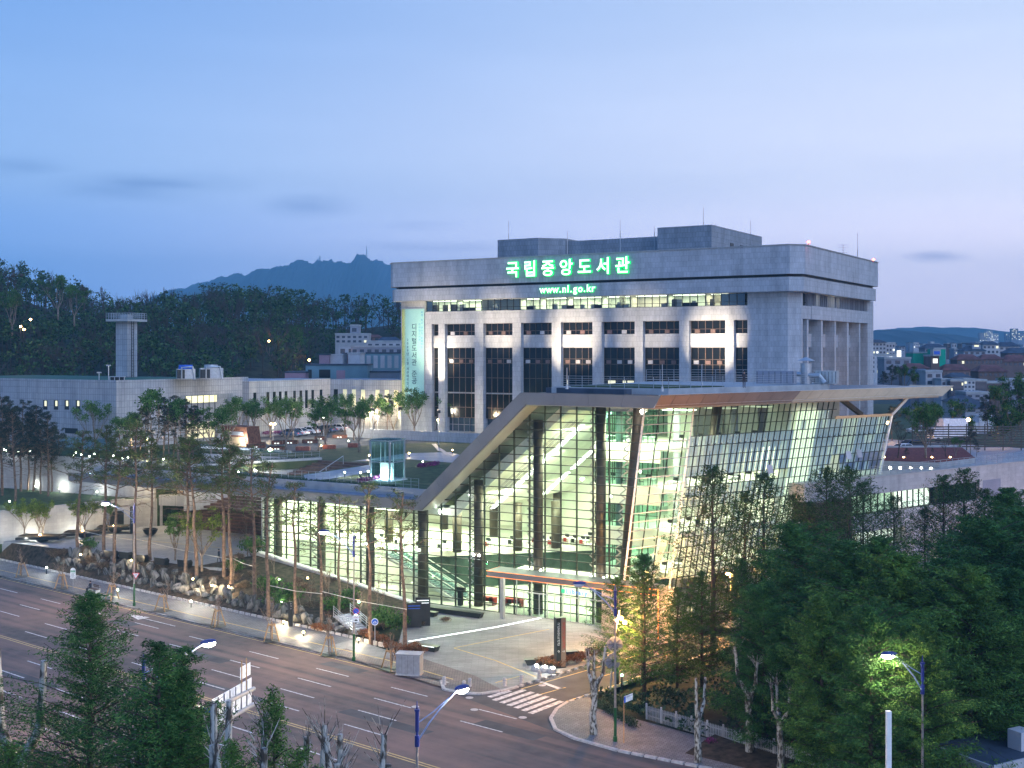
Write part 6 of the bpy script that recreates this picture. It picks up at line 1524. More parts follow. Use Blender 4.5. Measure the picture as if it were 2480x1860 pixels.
# ------------------------------------------------------------------ annex buildings on the left
AX = thing('annex_building', 'long low pale tiled annex with green roof and four slim lit windows', 'building', (-91.4, 25.8, 11.6), frame='F')
ac0 = gf(281.6, 1087, 12.0)
def ab(x0, x1, y0, y1, z0, z1, nm, m, par=AX): mb = MB(); mb.box(x0, x1, y0, y1, z0, z1); return mb.build(nm, m, par)
t0, s0 = ac0
ztop = 22.9
ab(t0 - 60, t0, s0, s0 + 30.6, 11, ztop, 'wall', M['stone_annex']); ab(t0 - 59.8, t0 - .3, s0 + .3, s0 + 30, ztop, ztop + .06, 'roof', M['greenroof'])
ab(t0 - 60, t0 + .03, s0 - .03, s0 + .35, ztop - .02, ztop + .3, 'parapet', M['stone_annex']); ab(t0 - .35, t0 + .03, s0 + .36, s0 + 30.6, ztop - .02, ztop + .3, 'parapet', M['stone_annex'])
for px in (108, 134, 160, 187):
    ta, z1 = pl(px, 969, s0); _, z0 = pl(px, 992, s0); f = ab(ta - .35, ta + .75, s0 - .02, s0 + .1, z0, z1, 'window', M['darkmetal']); mb = MB(); mb.box(ta + .05, ta + .55, s0 - .05, s0 - .02, z0 + .6, z1 - .1); mb.build('pane', M['win_y'], f)
for px, w in ((123, 1.6), (173, 1.6), (10, 1.6)): ta, z1 = pl(px, 1037, s0); ab(ta - w, ta + w, s0 - .03, s0 + .1, z1 - .9, z1, 'window', M['darkmetal'])
ab(t0 - 25, t0 - .4, s0 - .02, s0 - .01, 11, 13.5, 'base_band', M['hwall4'])
# recessed entrance in the flank with lit glass behind
ab(t0 - .05, t0 + .04, s0 + 14, s0 + 26.6, 12, 20.3, 'porch_recess', M['stone_dark'])
ab(t0 + .04, t0 + .07, s0 + 15, s0 + 22.5, 18.9, 20.1, 'lit_window', M['win_y']); ab(t0 + .04, t0 + .07, s0 + 15, s0 + 22, 12.6, 15.5, 'entrance_glass', M['win_y2'])
for k in range(6): ab(t0 + .06, t0 + .12, s0 + 15 + k * 1.4, s0 + 15.12 + k * 1.4, 12.2, 20.1, 'frame', M['darkmetal'])
t1_, s1_ = t0 + 1.2, s0 + 30.6      # rear wings with slit windows
BX = thing('annex_building', 'rear wing of the annex with a row of slit windows behind the leafy trees', 'building', (t1_, s1_, 12), frame='F')
ab(t0 - 50, t0 - 3, s0 + 31, s0 + 52, 11, 22.3, 'wall', M['stone_annex'], BX)
def wallpx(pxa, ya, pxb, yb, Ya, Yb, zb, nm, m, par, th=6.0, dz=0):
    a = at(pxa, Ya, ya); b = at(pxb, Yb, yb); z1 = (a.z + b.z) / 2 + dz; A = toF(a.x, a.y); B = toF(b.x, b.y)
    d = Vector((B[0] - A[0], B[1] - A[1])).normalized(); n = Vector((-d.y, d.x)) * th
    mb = MB(); mb.prism([(A[0], A[1]), (B[0], B[1]), (B[0] + n.x, B[1] + n.y), (A[0] + n.x, A[1] + n.y)], zb, z1); return mb.build(nm, m, par), A, B, z1
o, A, B, zt = wallpx(603, 919, 800, 921, 221, 243, 11, 'wall', M['stone_annex'], BX, 10)
for u in (.05, .20, .275, .345, .415, .52, .60, .67, .75, .86):
    x = A[0] + (B[0] - A[0]) * u; y = A[1] + (B[1] - A[1]) * u; d = Vector((B[0] - A[0], B[1] - A[1], 0)).normalized()
    mb = MB(); mb.extr([(x, y, 16.8), (x + d.x * .75, y + d.y * .75, 16.8), (x + d.x * .75, y + d.y * .75, 20.3), (x, y, 20.3)], (d.y * .05, -d.x * .05, 0)); mb.build('window', M['darkglass'], BX)
CX = thing('annex_building', 'link wing between the annex and the stone library with dim slit windows', 'building', (-76, 90, 12), frame='F')
o, A, B, zt = wallpx(800, 919, 985, 920, 243, 236, 11, 'wall', M['stone_annex'], CX, 10)
for u in (.05, .17, .29, .41, .60, .72, .84, .95):
    x = A[0] + (B[0] - A[0]) * u; y = A[1] + (B[1] - A[1]) * u; d = Vector((B[0] - A[0], B[1] - A[1], 0)).normalized()
    mb = MB(); mb.extr([(x, y, 16.9), (x + d.x * .9, y + d.y * .9, 16.9), (x + d.x * .9, y + d.y * .9, 20.3), (x, y, 20.3)], (d.y * .05, -d.x * .05, 0)); mb.build('window', M['win_y2'] if u > .15 else M['darkglass'], CX)
# green-roofed strip and plant buildings beyond
for (xa, xb, ya, yb, Y, m, lab, mats_) in (
        (740, 890, 885, 925, 262, 'hwall4', 'teal flat-roofed plant building beyond the rear wing', 1), (888, 968, 902, 925, 266, 'hwall2', 'grey flat-roofed block beside the teal plant building', 0),
        (690, 740, 903, 925, 258, 'pinkwall', 'low pink wall block beyond the rear wing', 0), (773, 797, 860, 888, 275, 'pinkwall', 'small pink rooftop box', 0), (798, 829, 861, 887, 277, 'hwall', 'small pale rooftop box left of the pink wall', 0),
        (830, 842, 857, 887, 285, 'pinkwall', 'narrow pink box between two pale rooftop boxes', 0), (843, 872, 857, 885, 279, 'hwall', 'pale rooftop box with vertical ribs', 0), (873, 972, 856, 905, 290, 'hwall4', 'blue-grey sheds beyond the rear wing', 2)):
    a = at(xa, Y, ya); b = at(xb, Y, yb); o = thing('plant_building', lab, 'building', ((a.x + b.x) / 2, Y, 12)); w = (b.x - a.x) / 2
    mb = MB(); mb.box(-w, w, 0, 9, 0, a.z - 12); mb.build('wall', M[m], o); mb = MB(); mb.box(-w - .15, w + .15, -.15, 9.15, a.z - 12, a.z - 11.7); mb.build('roof', M['blueroof'] if m != 'hwall' else M['galv'], o)
    if mats_ == 1:
        for q, (u0, u1, v0, v1, mm) in enumerate(((.04, .10, .2, .75, 'darkmetal'), (.22, .40, .25, .75, 'darkglass'), (.50, .64, 0, .7, 'pinkwall'), (.78, .92, 0, .65, 'hwall4'))): mb = MB(); H_ = a.z - CAMZ + (yb - 850) * Y / FPX; zb = CAMZ - (yb - 850) * Y / FPX - 12; mb.box(-w + 2 * w * u0, -w + 2 * w * u1, -.06, 0, zb + (a.z - 12 - zb) * v0, zb + (a.z - 12 - zb) * v1); mb.build('window' if q < 2 else 'door', M[mm], o)
    if mats_ == 2:
        for q in range(5): mb = MB(); mb.box(-w + 2 * w * (.15 + q * .17), -w + 2 * w * (.25 + q * .17), -.06, 0, a.z - 12 - 3.5, a.z - 12 - .5); mb.build('panel', M['hwall'], o)
# chimney tower with railed top platform
p = gp(307, 935, 22.9); Yc = 232.0; px0, px1 = 283, 330
Lx = at(283, Yc).x; Rx = at(330, Yc).x; cx = (Lx + Rx) / 2; zt = CAMZ - (779 - 850) * Yc / FPX
ct = thing('observation_tower', 'pale tiled square tower with railed top platform and ladder behind the annex roof', 'tower', (cx, Yc, 20), ANG + .12)
mb = MB(); w = (Rx - Lx) / 2 / 1.34; mb.box(-w, w, -w, w, 0, zt - 20); mb.build('shaft', M['stone_annex'], ct)
zp = zt - 20; mb = MB(); mb.box(-w - 1.3, w + 1.3, -w - 1.3, w + 1.3, zp, zp + .45); mb.build('platform', M['concrete'], ct)
mb = MB(); W_ = w + 1.25
for i in range(9):
    for sx in (-1, 1): mb.box(-W_ + i * W_ / 4 - .03, -W_ + i * W_ / 4 + .03, sx * W_ - .03, sx * W_ + .03, zp + .45, zp + 1.6); mb.box(sx * W_ - .03, sx * W_ + .03, -W_ + i * W_ / 4 - .03, -W_ + i * W_ / 4 + .03, zp + .45, zp + 1.6)
for zz in (.9, 1.25, 1.6):
    for sx in (-1, 1): mb.box(-W_, W_, sx * W_ - .03, sx * W_ + .03, zp + zz - .03, zp + zz + .03); mb.box(sx * W_ - .03, sx * W_ + .03, -W_, W_, zp + zz - .03, zp + zz + .03)
mb.build('platform_railing', M['galv'], ct)
mb = MB(); mb.box(-w * .6, w * .6, -w * .6, w * .6, zp + .45, zp + 1.3); mb.build('cap', M['concrete'], ct)
mb = MB()
for sx in (-.3, .3): mb.box(w + .1, w + .16, sx - .04 , sx + .04, 0, zp)
for i in range(30): mb.box(w + .1, w + .16, -.3, .3, i * .55, i * .55 + .06)
mb.build('ladder', M['darkmetal'], ct)
# cooling towers on the annex roof
for k, (xa, xb, lab) in enumerate(((417, 471, 'blue-topped cooling tower on the annex roof, left of the pair'), (472, 540, 'round-topped grey cooling tower on the annex roof, right of the pair'))):
    Y = 206 if k == 0 else 209; a = at(xa, Y); b = at(xb, Y); o = thing('cooling_tower', lab, 'cooling tower', ((a.x + b.x) / 2, Y + 1.5, ztop), ANG * -.6, group='cooling towers'); w = (b.x - a.x) / 2 * .8
    mb = MB(); mb.box(-w, w, -1.5, 1.5, .3, 2.0 + k * .1 ); mb.build('housing', M['galv'], o); mb = MB(); mb.box(-w, -w * .15, -1.56, -1.5, .4, 1.9); mb.build('louvre', M['darkmetal'], o)
    mb = MB(); mb.cyl(0, 0, 2.0, 2.7, 1.25, 16, 1.15); mb.build('fan_stack', M['signblue'] if k == 0 else M['galv'], o)
    mb = MB(); mb.tube([(-w * .5, -1.6, .3), (-w * .5, -1.7, 2.3), (w * .3, -1.7, 2.35), (w * .7, -1.6, 2.4), (w * .9, -1.6, .2)], .14, 8); mb.build('pipe', M['steel'], o)
for px, lab, h in ((263, 'thin camera post on the annex roof, taller one', 2.6), (240, 'short camera post on the annex roof', 1.4)):
    p = gp(px, 921, ztop) if False else at(px, 200, 920); o = thing('camera_post', lab, 'camera post', (p.x, 200, ztop)); mb = MB(); mb.cyl(0, 0, 0, h, .09, 8); mb.build('post', M['steel'], o); mb = MB(); mb.box(-.35, .35, -.15, .15, h, h + .22); mb.build('camera', M['hwall'], o)
p = at(285, 199); o = thing('roof_unit', 'small open-framed unit at the annex roof edge', 'rooftop unit', (p.x, 199, ztop)); mb = MB(); 
for x in (-1.2, -.4, .4, 1.2): mb.box(x - .05, x + .05, -.4, -.3, 0, .9)
mb.box(-1.2, 1.2, -.4, .4, .8, .9); mb.build('frame', M['steel'], o); mb = MB(); mb.box(-1.1, 1.1, -.2, .4, 0, .8); mb.build('core', M['darkmetal'], o)
# low light-walled ramp shelter in the roof garden
tS, sS = gf(487, 1125, 12); shp = thing('ramp_shelter', 'low beige walled ramp shelter with a thin glass roof in the roof garden', 'shelter', (tS + 8, sS, 12), frame='F')
a_ = gf(487, 1120, 12); b_ = gf(712, 1114, 12); dv = Vector((b_[0] - a_[0], b_[1] - a_[1], 0)); dn = dv.normalized(); nn = Vector((-dn.y, dn.x, 0))
A3 = Vector((a_[0], a_[1], 11.9)); B3 = Vector((b_[0], b_[1], 11.9))
mb = MB(); mb.extr([A3, B3, B3 + Vector((0, 0, .4)), A3 + Vector((0, 0, 1.4))], nn * .3); mb.build('wall', M['stone_wall'], shp)
mb = MB(); mb.extr([A3 + Vector((0, 0, 2.3)), B3 + Vector((0, 0, 1.0)), B3 + nn * 5 + Vector((0, 0, 1.0)), A3 + nn * 5 + Vector((0, 0, 2.3))], (0, 0, .12)); mb.build('roof', M['lglass'], shp)
mb = MB(); mb.extr([A3 + Vector((0, 0, 2.15)), A3.lerp(B3, .62) + Vector((0, 0, 1.6)), A3.lerp(B3, .62) + Vector((0, 0, 1.9)), A3 + Vector((0, 0, 2.45))], -nn * .1); mb.build('roof_edge', M['white'], shp)
mb = MB(); q = A3.lerp(B3, .52); mb.extr([q, q + dn * 1.1, q + dn * 1.1 + Vector((0, 0, 1.9)), q + Vector((0, 0, 1.9))], -nn * .4); mb.build('pier', M['stone_dark'], shp)
area('shelter_light', FW(A3.x + 6, A3.y + 2.2, 13.7), 6, 1, 160, (1, .9, .75), (0, 0, ANG))
# leaning rusted pavilion
tp, sp_ = gf(572, 1083, 12); pv_ = thing('rusted_pavilion', 'leaning dark rusted steel pavilion with a bright wall lamp', 'pavilion', (tp, sp_, 12), frame='F')
mb = MB(); mb.extr([(tp - 2.2, sp_, 12), (tp + 2.9, sp_, 12), (tp + 2.3, sp_, 15.4), (tp - 3.6, sp_, 15.5)], (0, 3, 0)); mb.build('shell', M['corten'], pv_)
mb = MB(); mb.extr([(tp - 1.9, sp_ - .06, 12.2), (tp + 2.3, sp_ - .06, 12.2), (tp + 1.8, sp_ - .06, 13.7), (tp - 2.4, sp_ - .06, 13.7)], (0, .05, 0)); mb.build('inner_panel', M['tan'], pv_)
mb = MB(); mb.extr([(tp - 2.5, sp_ - .06, 14), (tp + 1.7, sp_ - .06, 14), (tp + 1.5, sp_ - .06, 14.6), (tp - 2.7, sp_ - .06, 14.6)], (0, .05, 0)); mb.build('window', M['hwall2'], pv_)
mb = MB(); mb.ell((tp + 1.9, sp_ - .3, 13.4), (.2, .2, .2)); mb.build('wall_lamp', M['lamp_w'], pv_); point('wall_lamp', FW(tp + 1.9, sp_ - .9, 13.4), 500, COOLW, .15)
# glass lift
lt, ls = gf(940, 1166, 12); gl_ = thing('glass_lift', 'square glass lift tower glowing pale blue in the roof garden', 'lift tower', (lt, ls, 12), frame='F')
L_ = 2.9; x0, x1, y0, y1 = lt - 2.55, lt + .4, ls - .2, ls + 2.8; H1 = 12 + 5.05
for (xx, yy) in ((x0, y0), (x1, y0), (x0, y1), (x1, y1)): mb = MB(); mb.box(xx - .09, xx + .09, yy - .09, yy + .09, 12, H1); mb.build('post', M['lglass'] if False else M['galv'], gl_)
for z in (12.1, 14.3, H1 - .1):
    mb = MB()
    for yy in (y0, y1): mb.box(x0, x1, yy - .06, yy + .06, z - .05, z + .05)
    for xx in (x0, x1): mb.box(xx - .06, xx + .06, y0, y1, z - .05, z + .05)
    mb.build('ring_beam', M['galv'], gl_)
for z0_, z1_ in ((12.15, 14.25), (14.35, 16.95)):
    for (a, b) in (((x0, y0), ((x0 + x1) / 2, y0)), (((x0 + x1) / 2, y0), (x1, y0)), ((x1, y0), (x1, y1)), ((x0, y1), (x1, y1)), ((x0, y0), (x0, y1))):
        mb = MB(); mb.quad((a[0], a[1], z0_), (b[0], b[1], z0_), (b[0], b[1], z1_), (a[0], a[1], z1_)); mb.build('pane', M['lglass'], gl_)
mb = MB(); mb.box(x0 - .15, x1 + .15, y0 - .15, y1 + .15, H1, H1 + .06); mb.build('glass_roof', M['lglass'], gl_)
mb = MB()
for q in range(4): mb.cyl(x0 + .5 + q * .65, y0 + 1.4, 12, 16.6, .05, 6)
mb.box(x0 + .6, x1 - .6, y0 + 1.2, y0 + 1.7, 12, 14.2); mb.build('lift_frame', M['white'], gl_)
mb = MB(); mb.box(x0 - .3, x1 + .3, y0 - .3, y1 + .3, 12.0, 12.08); mb.build('base', M['white'], gl_)
for q in range(3): point('lift_light', FW(x0 + .5 + q, y0 + .6, 12.5), 170, (.7, 1, .95), .1)
# ------------------------------------------------------------------ right wing, car park and terrace
R2 = math.atan2(.61, .79)
def WG(d, o, z=0.0): return Vector((43.5 + .79 * d + .61 * o, 142.0 + .61 * d - .79 * o, z))
wgo = WG(0, 0, 0); RWG = thing('library_wing', 'long pink-lit stone wing with window ribbons to the right of the glass library', 'building', wgo, R2)
def wb(x0, x1, y0, y1, z0, z1, nm, m): mb = MB(); mb.box(x0, x1, y0, y1, z0, z1); return mb.build(nm, m, RWG)
wb(-14, 58, 0, 3.5, 11.2, 13.2, 'wall', M['stone_wall']); wb(-14, 58, .0, 3.5, 6.9, 8.9, 'wall', M['stone_wall']); wb(-14, 58, 0, 3.5, -.5, 4.9, 'wall', M['stone_wall'])
wb(21, 58, 0, 3.5, 8.9, 11.2, 'wall', M['stone_wall']); wb(5, 58, 0, 3.5, 4.9, 6.9, 'wall', M['stone_wall']); wb(-14, 58, 3.4, 4.2, 0, 12, 'inner_wall', M['offwhite'])
for x0, x1, z0, z1, n, mm in ((-12, 3.8, 8.95, 11.15, 12, 'win_g'), (4.6, 11.6, 8.95, 11.15, 6, 'win_w'), (12, 20.6, 8.95, 11.15, 7, 'darkglass'), (-6, 4.5, 4.95, 6.85, 8, 'win_w')):
    wb(x0 - .1, x1 + .1, 1.2, 1.3, z0, z1, 'room_glow', M[mm])
    f = wb(x0, x1, .3, .38, z0, z0 + .1, 'window_frame', M['darkmetal'])
    for k in range(n + 1): mb = MB(); xx = x0 + (x1 - x0) * k / n; mb.box(xx - .05, xx + .05, .25, .4, z0, z1); mb.build('mullion', M['darkmetal'], f)
    for k in range(n): mb = MB(); xx = x0 + (x1 - x0) * k / n; mb.quad((xx + .06, .33, z0 + .12), (xx + (x1 - x0) / n - .06, .33, z0 + .12), (xx + (x1 - x0) / n - .06, .33, z1), (xx + .06, .33, z1)); mb.build('pane', M['glass2'], f)
    mb = MB(); mb.box(x0, x1, .28, .38, z0 + .75, z0 + .8); mb.build('rail', M['darkmetal'], f)
wb(21.8, 26, -.03, 0, 8.9, 11.3, 'louvre', M['hwall2'])
wb(-14, 58, -.1, .3, 13.2, 13.3, 'coping', M['concrete'])
mb = MB(); mb.prism([(0, -2), (0, 9), (7, 9), (7, -2)][::-1], 0, 10.6)
bx2 = MB(); q = rf(26.6, 0, 0); bx2.prism([tuple(rf(25.4, 10.6, .3).xy), tuple(rf(25.4, 10.6, 3.4).xy), tuple(rf(32.5, 10.6, 3.2).xy), tuple(rf(34.5, 10.6, .3).xy)], 0, 11.2); bx2.build('projecting_box', M['brown'], GB)
for k, d in enumerate((-8, -1.5, 5, 11, 17, 24)):
    p = WG(d, 1.2, .6); o = thing('wall_uplight', None, 'uplight', p, group='uplights below the wing wall'); mb = MB(); mb.cyl(0, 0, -.4, .2, .18, 10); mb.build('housing', M['darkmetal'], o); mb = MB(); mb.cyl(0, 0, .2, .26, .15, 10); mb.build('lens', M['lamp_w'], o)
    reg(o, 'ground uplight at the foot of the pink-lit wing wall, #', 'ul'); point('uplight', WG(d, 1.2, 1.0), 650, (1, .80, .62), .15, spot=75, aim=WG(d, 0, 9), blend=1)
for d in (14, 27, 40): point('wing_wash', WG(d, 9, 6.0), 700, (1, .55, .55), 1.0)
rl = thing('terrace_railing', 'steel railing on top of the right wing wall', 'railing', wgo, R2)
mb = MB()
for k in range(46): mb.box(-1.5 + k * 1.3, -1.46 + k * 1.3, .3, .34, 13.3, 14.4)
for zz in (13.6, 13.85, 14.1, 14.38): mb.box(-1.5, 58, .3, .34, zz, zz + .035)
mb.build('rail', M['galv'], rl)
mb = MB(); mb.prism([(-4, 3.5), (58, 3.5), (58, 60), (-4, 60)], 11.5, 12.7); o = mb.build('wing_terrace', M['plaza2'], None); o.location = wgo; o.rotation_euler = (0, 0, R2); o['kind'] = 'structure'
# raised planter with square lights
def LW(px, py, z): p = gp(px, py, z); return p
pa, pb, pc = LW(2136, 1139, 12.7), LW(2275, 1144, 12.7), LW(2361, 1131, 12.7)
pt = thing('raised_planter', 'large pale raised planter with red flowers and square wall lights', 'planter', pa)
def wseg(a, b, z0, z1, th, nm, m, par):
    d = (b - a); d.z = 0; d.normalize(); n = Vector((-d.y, d.x, 0)) * th; mb = MB(); A = a - par.location; B = b - par.location; A.z = z0 - par.location.z; B.z = A.z
    mb.extr([A, B, B + Vector((0, 0, z1 - z0)), A + Vector((0, 0, z1 - z0))], n); return mb.build(nm, m, par)
wseg(pa, pb, 12.6, 13.9, .3, 'wall', M['concrete'], pt); wseg(pb, pc, 12.6, 13.9, .3, 'wall', M['concrete'], pt)
pd = LW(2150, 1105, 12.7); pe = LW(2330, 1104, 12.7)
mb = MB(); P_ = [v - pt.location for v in (pa + Vector((.2, .4, 0)), pb + Vector((0, .4, 0)), pc, pe, pd)]; mb.prism([(v.x, v.y) for v in P_], .1, 1.25); mb.build('flower_bed', M['redpaint'], pt)
wseg(pd, pe, 12.6, 14.2, .3, 'rear_wall', M['concrete'], pt)
for k, px in enumerate((2154, 2178, 2203, 2229, 2252)):
    p = LW(px, 1138 + k * .6, 12.9); o = thing('wall_light', None, 'wall light', p + Vector((0, -.3, 0)), group='square planter lights'); mb = MB(); mb.box(-.2, .2, -.05, .1, .1, .55); mb.build('housing', M['darkmetal'], o); mb = MB(); mb.box(-.13, .13, -.1, -.05, .16, .46); mb.build('lens', M['lamp_w'], o)
    reg(o, 'small square light on the raised planter wall, #', 'wl')
for i, (px, py, top, k) in enumerate(((2174, 1112, 1000, 0), (2196, 1112, 1085, 2), (2242, 1112, 980, 1), (2292, 1112, 1050, 0), (2315, 1108, 1060, 1), (2258, 1100, 1085, 2), (2350, 1100, 1040, 2), (2365, 1105, 1070, 2))):
    p = LW(px, py, 13.8); h = (py - top) * p.y / FPX
    plant((P_bare[i % 3] if k == 0 else (P_vase[i % 4] if k == 1 else P_pineT[i % 2])), p, h / (9, 8.6, 8.5)[k], label='garden tree in the raised planter right of the library, #', group='trees in the raised planter', key='pltr')
for i, px in enumerate((2137, 2184, 2252, 2296)): p = LW(px, 1106, 14.0) + Vector((0, -.8, 0)); point('planter_uplight', p, 130, SOD, .1); o = thing('planter_uplight', None, 'uplight', p, group='orange planter uplights'); mb = MB(); mb.ell((0, 0, 0), (.12, .12, .1)); mb.build('bulb', M['lamp_o'], o); reg(o, 'small orange uplight in the red flower bed, #', 'pu')
# louvred fence, box trucks, cars behind
fn = thing('slatted_fence', 'dark horizontal slatted fence in front of the box trucks', 'fence', at(2330, 185))
for z in range(9):
    mb = MB(); a = at(2210, 185) - fn.location; b = at(2480, 185) - fn.location; mb.box(a.x, b.x, 0, .08, 13.2 - fn.location.z + z * .38, 13.4 - fn.location.z + z * .38); mb.build('slat', M['brown'], fn)
mb = MB()
for k in range(7): x = at(2210 + k * 44, 185).x - fn.location.x; mb.box(x - .07, x + .07, .08, .2, 12.5 - fn.location.z, 16.8 - fn.location.z)
mb.build('post', M['brown'], fn, kind='stuff')
for k, (px0, px1, Y, lab) in enumerate(((2285, 2350, 200, 'white box truck body behind the slatted fence, nearer one'), (2372, 2415, 215, 'white box truck body at the right edge of the car park'))):
    a = at(px0, Y); b = at(px1, Y); o = thing('box_truck', lab, 'truck', (a.x, Y, 12.7), .18); w = b.x - a.x
    mb = MB(); mb.box(0, w, 0, 2.4, .9, 4.0 - k * .2); mb.build('cargo_box', M['carwhite'], o); mb = MB(); mb.box(-1.6, -.08, .1, 2.3, .6, 2.5); mb.build('cab', M['carwhite'], o)
    mb = MB(); mb.box(-1.63, -1.5, .3, 2.1, 1.5, 2.2); mb.build('windscreen', M['darkglass'], o)
    for x in (-.9, w * .7): mb = MB(); mb.tube([(x, -.02, .45), (x, .25, .45)], .45, 12); mb.build('wheel', M['tyre'], o)

hz = MB(); hz.box(-3600, 3600, -40, 5000, -1.5, 400)
ho = hz.build('haze', (lambda m: m)(bpy.data.materials.new('haze')), kind='stuff'); hm = ho.data.materials[0]; hm.use_nodes = True; hn = hm.node_tree; hn.nodes.clear()
_o = hn.nodes.new('ShaderNodeOutputMaterial'); _v = hn.nodes.new('ShaderNodeVolumePrincipled'); _v.inputs['Color'].default_value = (.34, .76, 1.0, 1); _v.inputs['Density'].default_value = HAZE; _v.inputs['Anisotropy'].default_value = 0
hn.links.new(_v.outputs[0], _o.inputs['Volume'])

for d in (30, 36, 42): point('fascia_uplight', rf(d, 13.6, 4.5) and FW(*rf(d, 13.6, 5.0).xy, 13.6), 2600, (1, .80, .52), .3, spot=80, aim=FW(*rf(d, 23, 2.6).xy, 23), blend=1)
# ------------------------------------------------------------------ cars
def car_mesh():
    L_, Wd = 4.5, 1.8
    low = [(-2.25, .35), (-2.2, .75), (-1.55, .92), (1.25, .95), (2.15, .85), (2.25, .45), (2.2, .3), (-2.2, .28)]
    mb = MB(); n = len(low); 
    for k, (yy, sc) in enumerate(((-.90, .97), (-.80, 1.0), (.80, 1.0), (.90, .97))):
        for x, z in low: mb.v.append((x * sc, yy, z if abs(yy) < .85 else min(z, .80)))
    for k in range(3):
        for i in range(n): j = (i + 1) % n; mb.f.append((k * n + i, k * n + j, (k + 1) * n + j, (k + 1) * n + i)); mb.m.append(0)
    mb.f.append(tuple(range(n))[::-1]); mb.f.append(tuple(3 * n + i for i in range(n))); mb.m += [0, 0]
    roof = MB(); rp = [(-1.05, 1.42), (.55, 1.43)]; basex = [(-1.75, .93), (1.3, .94)]
    roof.box(-1.0, .5, -.62, .62, 1.38, 1.45)
    gl = MB(); 
    A = [(-1.75, -.8, .92), (1.35, -.8, .93), (1.35, .8, .93), (-1.75, .8, .92)]; B = [(-1.02, -.63, 1.39), (.52, -.63, 1.39), (.52, .63, 1.39), (-1.02, .63, 1.39)]
    for i in range(4): j = (i + 1) % 4; gl.quad(A[i], A[j], B[j], B[i])
    pill = MB()
    for i in range(4): pill.bar(A[i], B[i], .07, .07)
    for yy in (-.78, .78): pill.bar((0, yy * .99, .93), (-.1, yy * .82, 1.39), .06, .06)
    wh = MB(); wh.tube([(0, -.11, 0), (0, .11, 0)], .32, 14); rim = MB(); rim.tube([(0, -.12, 0), (0, .12, 0)], .19, 10)
    hl = MB(); hl.box(-.06, .06, -.2, .2, -.07, .07)
    return mb, roof, gl, pill, wh.mesh('tyre', M['tyre']), rim.mesh('rim', M['galv']), hl.mesh('headlight', M['hwall']), hl.mesh('tail_light', M['signred'])
_cm = car_mesh()
CARM = {}
def car(loc, rot, paint, label, group):
    o = thing('parked_car', label, 'car', loc, rot, group=group)
    if paint not in CARM: CARM[paint] = (_cm[0].mesh('body', M[paint]), _cm[1].mesh('roof', M[paint]), _cm[2].mesh('windows', M['darkglass']), _cm[3].mesh('pillars', M[paint]))
    b, r, g, p = CARM[paint]
    inst('body', b, o, (0, 0, 0)); inst('roof', r, o, (0, 0, 0)); inst('windows', g, o, (0, 0, 0)); inst('pillars', p, o, (0, 0, 0))
    for x in (-1.4, 1.35):
        for y in (-.80, .80): w = inst('wheel', _cm[4], o, (x, y, .32)); inst('rim', _cm[5], w, (0, 0, 0))
    for y in (-.6, .6): inst('headlight', _cm[6], o, (2.2, y, .66)); inst('tail_light', _cm[7], o, (-2.2, y, .7))
    return o
for px, py, c_, lab in ((704, 1057, 'carblue', 'silver-blue parked car at the left end of the row by the plaza trees'), (722, 1054, 'carwhite', 'white parked car, the left one of the pair of white sedans'), (747, 1051, 'carwhite', 'white sedan parked in the middle of the row with its rear to the plaza'),
                        (768, 1049, 'cargrey', 'dark grey parked car between the white sedans'), (790, 1047, 'carblue', 'blue-grey parked car second from the right of the row'), (819, 1044, 'carwhite', 'white sedan at the right end of the row by the brick ramp')):
    car(gp(px, py, 12.02), math.radians(152), c_, lab, 'cars parked by the upper plaza')
for px, py, c_, lab in ((2185, 1098, 'carwhite', 'white car parked beside the raised planter'), (2206, 1088, 'carblue', 'blue car parked behind the white one right of the library'), (2225, 1050, 'carwhite', 'distant white car near the zebra marks right of the library')):
    car(gp(px, py, 12.75), math.radians(200), c_, lab, 'cars in the right car park')
# ------------------------------------------------------------------ street lamps
def street_lamp(px, ybase, label, side, arm=3.0, h=9.6, Yd=None, power=2600, lit=True, col=(1, .84, .62), rotz=None):
    p = gp(px, ybase, .12) if Yd is None else Vector((at(px, Yd).x, Yd, .1))
    a = math.atan2(side[1], side[0]); o = thing('street_lamp', label, 'street lamp', p, a, group='street lamps with blue tops')
    mb = MB(); mb.cyl(0, 0, 0, .35, .16, 10); mb.cyl(0, 0, .35, 2.4, .105, 10); mb.build('base_sleeve', M['greenpole'], o)
    mb = MB(); mb.tube([(0, 0, 2.4), (0, 0, h)], [.085, .06], 10); mb.build('pole', M['polegrey'], o)
    mb = MB(); mb.cyl(0, 0, h - .25, h + .3, .12, 10); mb.cyl(0, 0, h + .5, h + 1.5, .10, 10); mb.cyl(0, 0, h + 1.5, h + 1.6, .14, 10); mb.cyl(0, 0, h + 1.6, h + 2.0, .06, 8, .02); mb.cyl(0, 0, h, h + 1.4, .06, 8); mb.build('finial', M['navy'], o)
    mb = MB(); P_ = [(0.05, 0, h), (arm * .3, 0, h + .75), (arm * .65, 0, h + 1.45), (arm, 0, h + 2.0)]; mb.tube(P_, .045, 7); mb.tube([(0.05, 0, h + .9), (arm * .4, 0, h + 1.25), (arm * .8, 0, h + 1.75)], .03, 6); mb.build('arm', M['armblue'], o)
    mb = MB(); mb.ell((arm + .35, 0, h + 2.1), (.5, .2, .14), 10, 6); mb.build('lamp_head', M['navy'], o)
    mb = MB(); mb.ell((arm + .40, 0, h + 1.95), (.40, .22, .17), 10, 6); mb.build('lens', M['lamp_w'] if lit else M['hwall'], o)
    if lit: w = Matrix.Rotation(a, 3, 'Z') @ Vector((arm + .38, 0, h + 1.8)); point('street_light', p + w, power, col, .22)
    return o
